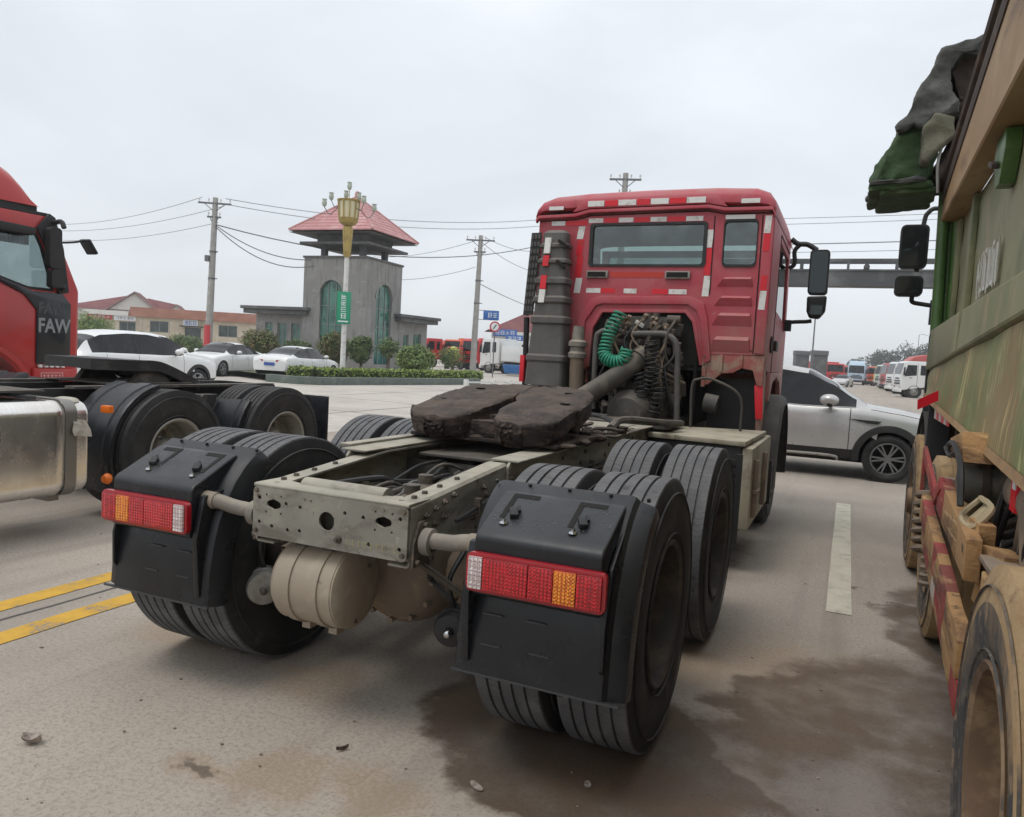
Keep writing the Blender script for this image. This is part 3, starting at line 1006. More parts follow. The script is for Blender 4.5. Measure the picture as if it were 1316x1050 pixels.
TWX, TWY, TWRZ = -31.05, 37.2, R(3)
tw = thing('gate_tower', 'square grey tower with arched green windows and red hipped roof', 'tower', (TWX, TWY, 0), TWRZ)
W1, D1, H1 = 4.71, 4.5, 7.15
A1 = arch(2.15, 1.7, 0.5, 5.75)
A2 = arch(2.25, 2.0, 0.5, 5.75)
MB().plate(rect(0, W1, 0, H1), [A1], 'xz', 0.0, 0.3).build('wall', m_render, tw)
MB().plate(rect(0.3, D1, 0, H1), [A2], 'yz', W1 - 0.3, 0.3).build('wall', m_render, tw)
MB().plate(rect(0.3, D1, 0, H1), [], 'yz', 0.0, 0.3).build('wall', m_render, tw)
MB().plate(rect(0.3, W1 - 0.3, 0, H1), [], 'xz', D1 - 0.3, 0.3).build('wall', m_render, tw)
for (cx, w, z1, pl) in ((2.15, 1.7, 5.75, 'xz'), (2.25, 2.0, 5.75, 'yz')):
    fr = sub('window', tw)
    base = 0.16 if pl == 'xz' else W1 - 0.20
    MB().plate(arch(cx, w + 0.02, 0.5, z1 + 0.01), [], pl, base, 0.03).build('pane', m_greenglass, fr)
    b = MB()
    for fx in (-0.17, 0.17):
        q = cx + fx * w
        if pl == 'xz': b.bx(q - 0.025, q + 0.025, base - 0.04, base - 0.002, 0.5, z1 - 0.16)
        else: b.bx(base + 0.032, base + 0.07, q - 0.025, q + 0.025, 0.5, z1 - 0.16)
    for z in (1.7, 2.9, 4.1):
        if pl == 'xz': b.bx(cx - w / 2 + 0.01, cx + w / 2 - 0.01, base - 0.03, base - 0.004, z, z + 0.05)
        else: b.bx(base + 0.034, base + 0.06, cx - w / 2 + 0.01, cx + w / 2 - 0.01, z, z + 0.05)
    b.build('frame', m_winframe, fr)
    o = [(cx + (w / 2 + 0.14) * math.cos(PI * i / 18), z1 - w / 2 + (w / 2 + 0.14) * math.sin(PI * i / 18)) for i in range(19)]
    i_ = [(cx + (w / 2 + 0.003) * math.cos(PI * i / 18), z1 - w / 2 + (w / 2 + 0.003) * math.sin(PI * i / 18)) for i in range(19)]
    MB().strip(o, i_, pl, -0.05 if pl == 'xz' else W1 - 0.01, 0.06).build('arch_trim', m_render, fr)
MB().bx(-0.08, W1 + 0.08, -0.08, D1 + 0.08, H1 + 0.002, H1 + 0.14).build('cornice', m_trim, tw, bevel=0.02)
for x in (0.9, W1 - 0.9):
    for y in (0.9, D1 - 0.9):
        MB().bx(x - 0.17, x + 0.17, y - 0.17, y + 0.17, H1 + 0.145, H1 + 1.55).build('column', m_trim, tw)
MB().bx(-0.25, W1 + 0.25, -0.25, D1 + 0.25, H1 + 0.86, H1 + 1.02).build('lower_eave', m_trim, tw, bevel=0.03)
MB().bx(0.55, W1 - 0.55, 0.55, D1 - 0.55, H1 + 1.03, H1 + 1.7).build('lantern_core', m_trim, tw)
ov = 0.75
E0 = [(-ov, -ov), (W1 + ov, -ov), (W1 + ov, D1 + ov), (-ov, D1 + ov)]
rb = H1 + 1.55
MB().add([(x, y, rb) for x, y in E0] + [(x * 0.86 + 0.3, y * 0.86 + 0.28, rb + 0.10) for x, y in E0], [(3, 2, 1, 0), (0, 1, 5, 4), (1, 2, 6, 5), (2, 3, 7, 6), (3, 0, 4, 7)]).build('soffit', m_trim, tw)
rf = sub('roof', tw)
cx, cy, top = W1 / 2, D1 / 2, rb + 2.75
for s in range(4):                      # four hipped slopes, each with tile courses
    a, c = E0[s], E0[(s + 1) % 4]
    b = MB()
    n = 11
    for k in range(n):
        q0, q1 = k / n, (k + 1) / n
        z0, z1 = rb + 0.12 + (top - rb - 0.12) * q0, rb + 0.12 + (top - rb - 0.12) * q1
        def pt(e, q): return (e[0] + (cx - e[0]) * q, e[1] + (cy - e[1]) * q)
        p0, p1, p2, p3 = pt(a, q0), pt(c, q0), pt(c, q1), pt(a, q1)
        b.add([(*p0, z0 + 0.06), (*p1, z0 + 0.06), (*p2, z1 + 0.02), (*p3, z1 + 0.02), (*p0, z0 - 0.02), (*p1, z0 - 0.02)], [(0, 1, 2, 3), (4, 5, 1, 0)])
    b.build('tile_course', m_rooftile, rf, fix=False)['kind'] = 'stuff'
    MB().tube([(*a, rb + 0.16), (cx, cy, top + 0.04)], 0.08, 6).build('ridge', m_rooftile, rf)
MB().ball((cx, cy, top + 0.15), (0.18, 0.18, 0.25)).build('finial', m_rooftile, rf)


def wing(loc, rz, L, D, H, wins, label, cat='building'):
    w = thing('wing_building', label, cat, loc, rz)
    holes = [rect(x0, x1, z0, z1) for x0, x1, z0, z1 in wins]
    MB().plate(rect(0, L, 0, H), holes, 'xz', 0.0, 0.25).build('wall', m_render, w)
    MB().bx(0, 0.25, 0.252, D, 0, H).build('wall', m_render, w)
    MB().bx(L - 0.25, L, 0.252, D, 0, H).build('wall', m_render, w)
    MB().bx(0.252, L - 0.252, D - 0.25, D, 0, H).build('wall', m_render, w)
    for x0, x1, z0, z1 in wins:
        f = sub('window', w)
        MB().plate(rect(x0 + 0.002, x1 - 0.002, z0 + 0.002, z1 - 0.002), [rect(x0 + 0.07, (x0 + x1) / 2 - 0.03, z0 + 0.07, z1 - 0.07), rect((x0 + x1) / 2 + 0.03, x1 - 0.07, z0 + 0.07, z1 - 0.07)], 'xz', 0.1, 0.06).build('frame', m_winframe, f)
        MB().bx(x0 + 0.06, x1 - 0.06, 0.12, 0.14, z0 + 0.06, z1 - 0.06).build('pane', m_greenglass, f)
    r = MB()
    r.bx(-0.6, L + 0.5, -0.6, D + 0.3, H + 0.002, H + 0.28)
    r.bx(-0.75, L + 0.65, -0.75, D + 0.4, H + 0.29, H + 0.50)
    r.build('roof', m_trim, w, bevel=0.03)
    return w


wing((-35.0, 37.3, 0), R(3), 3.9, 5, 3.45, [(0.75, 1.35, 1.2, 2.9), (1.75, 2.45, 0.4, 2.9), (2.85, 3.55, 0.6, 2.9)], 'grey low wing with three green windows joining the tower')
wing((-26.55, 41.8, 0), R(84), 3.2, 3.5, 3.45, [(0.5, 1.1, 0.8, 2.6), (1.6, 2.5, 0.8, 2.7)], 'grey low wing with flat dark roof on the far side of the tower')

# ------------------------------------------------------------------ tan shop row and gabled house
m_tan = M('cream_tile_wall', (0.52, 0.45, 0.34), 0.7, var=[((0.44, 0.37, 0.27), 0.8, 0.45, 0.7), ((0.58, 0.52, 0.42), 2, 0.5, 0.7)])
m_parapet = M('brown_red_parapet_tile', (0.225, 0.095, 0.06), 0.8, var=[((0.28, 0.13, 0.085), 0.9, 0.42, 0.65), ((0.16, 0.07, 0.05), 4, 0.55, 0.7)])
m_whitewall = M('off_white_house_wall', (0.66, 0.64, 0.60), 0.8, var=[((0.56, 0.54, 0.5), 0.5, 0.45, 0.7)])
m_maroon = M('maroon_roof_sheet', (0.15, 0.035, 0.038), 0.7, var=[((0.19, 0.06, 0.055), 0.7, 0.42, 0.65)])
m_bluesign = M('blue_sign_face', (0.03, 0.13, 0.42), 0.45, var=[((0.06, 0.2, 0.5), 2, 0.45, 0.7)])
m_signwhite = M('white_sign_lettering', (0.75, 0.77, 0.78), 0.5)
m_redsign = M('red_sign_face', (0.5, 0.05, 0.06), 0.5)

SA = (-69.655, 57.463, -0.053); SB = (-59.339, 64.207, 0.448)
sang = math.atan2(SB[1] - SA[1], SB[0] - SA[0])
SL = math.hypot(SB[0] - SA[0], SB[1] - SA[1])
sh = thing('shop_row', 'long cream single storey shop with brown tiled parapet and dark windows', 'building', g0(SA), sang)
k = SL / 150.0                       # metres per photograph pixel at that distance
SH0, SH1 = 3.6, 4.55
win = [((209 - 180) * k - .9, (209 - 180) * k + .4, 2.15, 3.25), ((215 - 180) * k, (215 - 180) * k + .2, 2.3, 2.5)]
wins = [(0.95, 2.9, 2.0, 3.25), (8.15, 10.15, 1.9, 3.2)]
door = rect(4.6, 6.3, 0.02, 2.75)
MB().plate(rect(-5.6, SL, 0, SH0), [rect(*w) for w in wins] + [door, rect(-4.9, -3.7, 1.9, 3.0), rect(-2.2, -0.5, 1.6, 3.0)], 'xz', 0, 0.3).build('wall', m_tan, sh)
MB().bx(SL - 0.3, SL, 0.302, 9, 0, SH0).build('wall', m_tan, sh)
MB().bx(-5.6, -5.3, 0.302, 9, 0, SH0).build('wall', m_tan, sh)
MB().bx(-5.298, SL - 0.302, 8.7, 9, 0, SH0).build('wall', m_tan, sh)
b = MB()
b.add([(-1.2, -0.35, SH0 + 0.004), (SL + .2, -0.35, SH0 + 0.004), (SL + .2, 0.35, SH1 + 0.1), (-1.2, 0.35, SH1 + 0.1), (-1.2, 9, SH1 + 0.1), (SL + .2, 9, SH1 + 0.1), (-1.2, 9, SH0 + 0.004), (SL + .2, 9, SH0 + 0.004)],
      [(0, 1, 2, 3), (3, 2, 5, 4), (4, 5, 7, 6), (0, 6, 7, 1), (1, 7, 5, 2), (0, 3, 4, 6)])
b.build('parapet', m_parapet, sh)
b = MB()
b.bx(-5.7, -1.21, -0.3, 9, SH0 + 0.004, SH0 + 0.5)
b.build('fascia', m_whitewall, sh)
for x0, x1, z0, z1 in wins + [(-4.9, -3.7, 1.9, 3.0), (-2.2, -0.5, 1.6, 3.0)]:
    f = sub('window', sh)
    mid = (x0 + x1) / 2
    MB().plate(rect(x0 + .002, x1 - .002, z0 + .002, z1 - .002), [rect(x0 + .07, mid - .03, z0 + .07, z1 - .07), rect(mid + .03, x1 - .07, z0 + .07, z1 - .07)], 'xz', 0.06, 0.06).build('frame', m_winframe, f)
    MB().bx(x0 + .05, x1 - .05, 0.08, 0.10, z0 + .05, z1 - .05).build('pane', m_farglass, f)
d = sub('door', sh)
MB().bx(4.6, 6.3, 0.12, 0.16, 0.02, 2.75).build('leaf', m_farglass, d)
MB().bx(4.2, 6.6, -0.9, -0.002, 2.8, 2.9).build('canopy', m_black, d)
b = MB()
for i in range(9):
    x = 0.2 + i * 1.4
    if not (4.3 < x < 6.6) and not any(w[0] - .1 < x < w[1] + .1 for w in wins):
        b.bx(x, x + 0.03, -0.006, -0.001, 0.05, SH0 - 0.1)
b.build('tile_joints', m_parapet, sh)['kind'] = 'stuff'


def strokes(b, x0, x1, z0, z1, y, n, seed, t=0.02):
    """rows of brush-like marks where lettering too small to read stands"""
    rr = random.Random(seed)
    cw = (x1 - x0) / n
    h = z1 - z0
    for i in range(n):
        a = x0 + i * cw + cw * 0.12; c = x0 + (i + 1) * cw - cw * 0.12
        for q in range(3):
            z = z0 + h * (0.12 + 0.36 * q)
            if rr.random() < 0.85: b.bx(a, c, y - t, y, z, z + h * 0.11)
        for q in range(2):
            x = a + (c - a) * rr.choice((0.05, 0.45, 0.8))
            b.bx(x, x + cw * 0.12, y - t * 1.2, y, z0 + h * rr.uniform(0, 0.4), z1 - h * rr.uniform(0, 0.3))


def board(name, parent_loc, rz, w, h, mat, label, n, seed, frame=True, depth=0.08, cat='sign', letters=None):
    s = thing(name, label, cat, parent_loc, rz)
    MB().bx(-w / 2, w / 2, 0, depth, -h / 2, h / 2).build('panel', mat, s, bevel=0.008)
    b = MB()
    strokes(b, -w * 0.42, w * 0.42, -h * 0.32, h * 0.32, -0.004, n, seed, 0.006)
    b.build('lettering', letters or m_signwhite, s)
    return s


def onwall(u, z, off=-0.1):
    return (SA[0] + u * math.cos(sang) - off * math.sin(sang), SA[1] + u * math.sin(sang) + off * math.cos(sang), z)


board('shop_sign', onwall(5.2, 3.22), sang, 1.55, 0.75, m_signwhite, 'small white sign with blue lettering over the tan shop door', 3, 5, letters=m_bluesign)
board('shop_sign', onwall(-4.2, 3.35), sang, 2.6, 0.5, m_redsign, 'long red sign on the white front of the gabled house', 5, 6)
board('shop_sign', onwall(-1.6, 3.35), sang, 2.2, 0.5, m_signwhite, 'white name board with dark lettering under the house eave', 5, 8, letters=m_winframe)
board('notice_board', onwall(-0.9, 1.35, -1.5), sang, 1.6, 0.7, m_bluesign, 'blue notice board before the pale shop window', 3, 9)

HA = (-94.885, 68.315, 0.138); HB = (-84.893, 77.083, 0.349)
hang = math.atan2(HB[1] - HA[1], HB[0] - HA[0])
HL = math.hypot(HB[0] - HA[0], HB[1] - HA[1])
ho = thing('gabled_house', 'white house with maroon roofs and two white gables', 'house', g0(HA), hang)
MB().bx(0, HL, 0, 8, 0, 5.0).build('wall', m_whitewall, ho)


def gable(parent, x0, x1, xr, y0, y1, z0, zr):
    """gable end to the front with roof running back"""
    MB().prism([(x0 + .25, z0), (x1 - .25, z0), (xr, zr - 0.22)], 'xz', y0, y0 + 0.2).build('gable', m_whitewall, parent)
    for a in ((x0, z0), (x1, z0)):
        MB().add([(a[0], y0 - .3, a[1]), (xr, y0 - .3, zr), (xr, y1, zr), (a[0], y1, a[1]), (a[0], y0 - .3, a[1] - .25), (xr, y0 - .3, zr - .25), (xr, y1, zr - .25), (a[0], y1, a[1] - .25)],
                 [(0, 1, 2, 3), (7, 6, 5, 4), (0, 4, 5, 1), (3, 2, 6, 7), (0, 3, 7, 4)]).build('roof', m_maroon, parent)
        MB().bar((a[0], y0 - .32, a[1] - .12), (xr, y0 - .32, zr - .12), 0.03, 0.34, (0, 1, 0)).build('barge_board', m_whitewall, parent)


ku = HL / 136.0
MB().add([(-2, -0.4, 4.9), (HL * .62, -0.4, 4.9), (HL * .52, 4, 7.4), (7.8 * ku * 9, 4, 7.4), (-2, 8.4, 4.9), (HL * .62, 8.4, 4.9)], [(0, 1, 2, 3), (4, 3, 2, 5), (0, 3, 4), (1, 5, 2)]).build('roof', m_maroon, ho)
gable(ho, 40 * ku, 108 * ku, 76 * ku, -0.8, 4, 4.95, 7.55)
gable(ho, 112 * ku, 141 * ku, 127 * ku, 2, 8, 5.0, 6.3)
MB().add([(90 * ku, 1.5, 4.9), (118 * ku, 1.5, 4.9), (127 * ku, 5, 6.3), (84 * ku, 5, 7.0)], [(0, 1, 2, 3)]).build('roof', m_maroon, ho)

HM = (-37.327, 89.157, 0.337)
hm = thing('low_house', 'pale house with low maroon roof half hidden by the cab', 'house', g0(HM), R(28))
MB().bx(-4, 9, 0, 7, 0, 4.6).build('wall', m_whitewall, hm)
MB().add([(-5, -1, 4.7), (10, -1, 4.7), (10, 3.5, 7.7), (1, 3.5, 7.7), (-5, 8, 4.7), (10, 8, 4.7)], [(0, 1, 2, 3), (4, 3, 2, 5), (0, 3, 4), (1, 5, 2)]).build('roof', m_maroon, hm)
for x in (-2.5, 0.5, 3.5):
    f = sub('window', hm)
    MB().bx(x, x + 1.4, -0.06, -0.003, 1.4, 2.9).build('pane', m_farglass, f)
MB().bx(-4.2, 9.2, -1.05, -0.9, 4.2, 4.65).build('fascia', m_whitewall, hm)

# ------------------------------------------------------------------ poles, lamp and wires
m_conc = M('grey_concrete_pole', (0.33, 0.32, 0.30), 0.85, var=[((0.42, 0.41, 0.39), 2.5, 0.45, 0.7), ((0.22, 0.21, 0.2), 6, 0.55, 0.72)])
m_galv = M('dull_galvanised_steel', (0.16, 0.165, 0.17), 0.6, metal=0.4)
m_porc = M('white_porcelain', (0.6, 0.58, 0.55), 0.3)
m_wire = M('black_cable', (0.16, 0.165, 0.17), 0.7)


def pole(loc, h, label, arm=1.9, rz=0.0, lean=(0, 0), red=False, group='power poles'):
    t = thing('power_pole', label, 'pole', loc, rz, group)
    b = MB(); b.tube([(0, 0, -0.1), (lean[0], lean[1], h)], [0.235, 0.15], 14)
    b.build('shaft', m_conc, t)
    for z, L in ((h - 0.35, arm), (h - 1.15, arm * 0.42)):
        q = (lean[0] * z / h, lean[1] * z / h, z)
        a = MB(); a.bx(q[0] - L / 2, q[0] + L / 2, q[1] - 0.15, q[1] - 0.07, z - 0.05, z + 0.05)
        a.bar((q[0] - L * .3, q[1] - .11, z - 0.05), (q[0], q[1] - .11, z - 0.5), 0.04, 0.04)
        a.bar((q[0] + L * .3, q[1] - .11, z - 0.05), (q[0], q[1] - .11, z - 0.5), 0.04, 0.04)
        a.build('crossarm', m_galv, t)
        for s in ((-0.46, -0.18, 0.18, 0.46) if L > 1 else (-0.4, 0.4)):
            i = MB(); i.lathe([(0.0, 0), (0.02, 0.0), (0.02, 0.1), (0.06, 0.11), (0.03, 0.15), (0.055, 0.17), (0.025, 0.24), (0.0, 0.25)], (q[0] + s * L, q[1] - .11, z + 0.05), 'Z', 8)
            i.build('insulator', m_porc, t)
    c = MB()
    for z in (h * 0.52, h * 0.68):
        c.lathe([(0.18, -0.05), (0.21, -0.05), (0.21, 0.05), (0.18, 0.05)], (lean[0] * z / h, lean[1] * z / h, z), 'Z', 14)
        c.bx(-0.05, 0.45, -0.04, 0.02, z - 0.02, z + 0.03)
    c.build('clamp_band', m_galv, t)
    if red:
        c = MB(); c.lathe([(0.231, 0.9), (0.237, 0.9), (0.228, 2.4), (0.218, 2.4)], (0, 0, 0), 'Z', 16)
        c.build('red_band', m_redsign, t)
        c = MB(); c.bx(-0.26, -0.03, -0.2, 0.12, h * 0.62, h * 0.62 + 0.35); c.build('junction_box', m_galv, t)
    return t


P1 = g0((-33.538, 31.669, -0.419)); P2 = g0((-22.543, 45.281, 0.150)); P3 = g0((-10.054, 37.673, 0.881))
pole(P1, 9.95, 'leaning concrete power pole with red band near the cream shop', 1.9, R(30), (0.2, 0.1), True)
pole(P2, 9.8, 'concrete power pole holding a blue sign behind the hedge', 2.0, R(20), (0.12, 0))
pole(P3, 11.7, 'power pole with crossarm showing above the red cab roof', 1.7, R(15), (0.0, 0))


def wire(name, p, q, sag, r, label, n=16):
    p, q = Vector(p), Vector(q)
    pts = [p.lerp(q, i / n) - Vector((0, 0, sag * 4 * (i / n) * (1 - i / n))) for i in range(n + 1)]
    b = MB(); b.tube(pts, r, 5, False)
    tag(b.build(name, m_wire, fix=False), label, 'wire', 'overhead wires')


T1 = Vector(P1) + Vector((0.2, 0.1, 0)); T2 = Vector(P2) + Vector((0.1, 0, 0))
PEND = {'thin wir': (-58.651, 38.975, 10.150), 'second t': (-58.612, 38.954, 9.646), 'lowest t': (-58.558, 38.926, 8.954)}
for dz, dx, lab in ((9.95, -0.8, 'thin wire from the leaning pole off over the red cab, topmost'), (9.45, 0.5, 'second thin wire from the leaning pole off over the red cab'), (8.5, 0.2, 'lowest thin wire from the leaning pole toward the house')):
    wire('power_line', T1 + Vector((dx, 0.3 * dx, dz)), Vector(PEND[lab[:8]]), 0.5, 0.016, lab)
for i, (dz, e, sg) in enumerate(((9.9, (-20.994, 53.442, 12.364), 0.7), (9.75, (-20.956, 53.422, 11.877), 0.8))):
    wire('power_line', T1 + Vector((0.6 - i, 0.2, dz)), e, sg, 0.02, ('upper' if i == 0 else 'lower') + ' of two straight wires passing above the tower roof')
wire('power_line', T1 + Vector((0.1, 0, 8.35)), (-23.109, 59.002, 11.302), 1.5, 0.035, 'thick drooping cable passing in front of the tower eave')
wire('power_line', T1 + Vector((0.1, 0, 8.3)), (-30.0, 38.3, 7.3), 0.8, 0.03, 'slack cable from the leaning pole to the tower cornice, upper')
wire('power_line', T1 + Vector((0.1, 0, 8.2)), (-29.6, 38.5, 7.25), 1.3, 0.03, 'slack cable from the leaning pole to the tower cornice, lower')
for i, (a, e) in enumerate(((9.7, (-20.805, 53.342, 9.928)), (9.3, (-20.663, 53.267, 8.100)), (6.5, (-31.794, 87.709, 7.083)), (9.5, (-40.025, 58.073, 10.142)), (7.6, (-35.234, 51.208, 7.368)))):
    wire('power_line', T2 + Vector((0.3 - 0.15 * i, 0, a)), e, 0.4, 0.018 if i != 2 else 0.03,
         ['wire from the blue sign pole toward the cab, topmost', 'wire from the blue sign pole toward the cab, second', 'heavy cable from the middle of the blue sign pole down toward the cab', 'wire from the blue sign pole top behind the tower roof', 'wire from the blue sign pole behind the tower wall'][i])
for i, (y0, y1) in enumerate(((273, 271), (280, 278), (307, 306), (316, 318))):
    pa = [(-20.994, 53.442, 12.364), (-20.956, 53.422, 11.877), (-23.109, 59.002, 11.302), (-20.805, 53.342, 9.928)][i]
    pb = [(9.882, 53.827, 12.305), (9.908, 53.813, 11.964), (10.014, 53.756, 10.599), (10.060, 53.732, 10.015)][i]
    wire('power_line', pa, pb, 0.25, 0.018 if i != 2 else 0.035, ['topmost wire crossing the sky behind the red cab and footbridge', 'second wire crossing the sky behind the red cab', 'thick dark cable crossing the sky just above the footbridge', 'thin wire just above the footbridge rail'][i])

sg = thing('hanging_sign', 'small blue sign bracketed to the concrete pole', 'sign', (P2[0] + 0.15, P2[1] - 0.05, 4.3), R(24))
MB().bx(0.45, 1.55, 0, 0.06, -0.32, 0.32).build('panel', m_bluesign, sg, bevel=0.01)
b = MB(); strokes(b, 0.75, 1.45, -0.18, 0.18, -0.003, 2, 4, 0.006); b.build('lettering', m_signwhite, sg)
b = MB(); b.bx(-0.1, 1.5, 0.065, 0.1, 0.3, 0.34); b.bx(-0.1, 1.5, 0.065, 0.1, -0.34, -0.3); b.build('bracket', m_galv, sg)

m_gold = M('gold_painted_lamp_metal', (0.42, 0.31, 0.10), 0.4, metal=0.35, var=[((0.3, 0.22, 0.07), 3, 0.45, 0.66)])
m_pale = M('pale_lamp_glass', (0.68, 0.62, 0.40), 0.35)
LP = g0((-20.022, 26.703, 0.355))
lp = thing('street_lamp', 'white lamp post with gold torch head carrying a green sign', 'street lamp', LP, R(24))
b = MB(); b.lathe([(0.26, 0), (0.26, 0.25), (0.16, 0.35), (0.125, 0.6), (0.105, 6.3), (0.0, 6.31)], (0, 0, 0), 'Z', 18); b.build('post', m_whitepaint, lp)
b = MB(); b.lathe([(0.125, 5.7), (0.15, 5.72), (0.24, 7.05), (0.20, 7.12), (0.14, 7.12)], (0, 0, 0), 'Z', 18)
for i in range(9):
    a = 2 * PI * i / 9
    b.bar((0.15 * math.cos(a), 0.15 * math.sin(a), 5.75), (0.235 * math.cos(a), 0.235 * math.sin(a), 7.0), 0.03, 0.03)
b.build('torch_stem', m_gold, lp)
b = MB(); b.lathe([(0.10, 7.13), (0.34, 7.22), (0.44, 7.36), (0.46, 7.5), (0.40, 7.5)], (0, 0, 0), 'Z', 20); b.build('torch_bowl', m_gold, lp)
b = MB(); b.lathe([(0.40, 7.5), (0.46, 8.25), (0.0, 8.27)], (0, 0, 0), 'Z', 20); b.build('lamp_shade', m_pale, lp)
b = MB()
for i in range(10):
    a = 2 * PI * i / 10
    b.bar((0.45 * math.cos(a), 0.45 * math.sin(a), 7.45), (0.51 * math.cos(a), 0.51 * math.sin(a), 8.3), 0.05, 0.04)
b.lathe([(0.47, 8.25), (0.53, 8.27), (0.55, 8.33), (0.0, 8.36)], (0, 0, 0), 'Z', 20)
b.build('shade_ribs', m_gold, lp)
m_tulip = M('dull_white_tulip_glass', (0.42, 0.47, 0.40), 0.3)
for i, (x, y, z) in enumerate(((0, 0, 8.85), (-0.85, 0.1, 8.35), (0.75, -0.3, 8.2), (-0.25, 0.5, 8.55), (0.35, 0.5, 8.5), (1.15, 0.2, 7.95), (-1.1, -0.15, 8.0))):
    tl = sub('tulip_lamp', lp)
    b = MB(); b.tube(smooth_path([(x * 0.25, y * 0.25, 8.2), (x * 0.75, y * 0.75, z - 0.35), (x, y, z - 0.05)], 4), 0.02, 5); b.build('stem', m_galv if i else m_gold, tl)
    b = MB(); b.lathe([(0.03, z - 0.05), (0.09, z), (0.12, z + 0.12), (0.09, z + 0.24), (0.12, z + 0.3)], (x, y, 0), 'Z', 10); b.build('shade', m_tulip, tl)
m_greensign = M('green_sign_face', (0.012, 0.26, 0.14), 0.4, var=[((0.02, 0.32, 0.18), 2, 0.45, 0.7)])
sgn = thing('lamp_post_sign', 'upright green sign with white lettering on the lamp post', 'sign', (LP[0] - 0.12 * math.sin(R(24)) * -1, LP[1] - 0.16, 3.35), R(24))
MB().bx(-0.33, 0.33, -0.02, 0.02, -0.75, 0.75).build('panel', m_greensign, sgn, bevel=0.006)
b = MB()
for i in range(4):
    strokes(b, -0.15, 0.15, 0.38 - i * 0.30, 0.66 - i * 0.30, -0.022, 1, 11 + i, 0.005)
b.bx(-0.24, 0.24, -0.027, -0.022, -0.66, -0.60)
b.build('lettering', m_signwhite, sgn)

# ------------------------------------------------------------------ footbridge / gantry over the road
m_bridge = M('dark_grey_girder_paint', (0.07, 0.074, 0.077), 0.7, var=[((0.15, 0.155, 0.155), 0.8, 0.45, 0.68)])
br = thing('overhead_gantry', 'dark steel gantry with railing spanning the road behind the car', 'bridge', (-4.6, 34.0, 0))
MB().bx(0, 26, 0, 0.9, 5.43, 6.08).build('girder', m_bridge, br)
MB().bx(0, 26, -0.04, 0.94, 6.083, 6.16).build('deck_edge', m_bridge, br)
for y in (0.0, 0.86):
    b = MB(); b.bx(0, 26, y - 0.03, y + 0.03, 6.50, 6.62); b.build('handrail', m_bridge, br)
    for i in range(14):
        MB().bx(0.1 + i * 1.95, 0.2 + i * 1.95, y - 0.025, y + 0.025, 6.163, 6.498).build('rail_post', m_bridge, br)
    for i in range(13):
        b = MB(); b.lathe([(0.0, -0.1), (0.11, -0.1), (0.13, 0.1), (0.0, 0.1)], (0.9 + i * 1.95, y, 6.28), 'Y', 10); b.build('lamp_disc', m_bridge, br)
for x in (0.4, 25.2):
    MB().bx(x, x + 0.5, 0.2, 0.7, 0, 5.427).build('pier', m_bridge, br)


# ================================================================== THE RED TRACTOR UNIT
T = thing('tractor_truck', 'dusty red three axle tractor unit seen from behind with empty fifth wheel', 'truck')
RT = 0.545

# wheels
for y in (0.0, 1.37):
    for s in (1, -1):
        wheel(T, s * 1.075, y, RT, s, spin=y + s)
        wheel(T, s * 0.745, y, RT, -s, spin=y + 2 * s)
for s in (1, -1):
    wheel(T, s * 1.03, 5.1, RT, s, rim=RIM_FLAT)


def rail_z(y):
    return 0.965 + (1.035 - 0.965) * min(1, max(0, (y + 0.62) / 0.85))


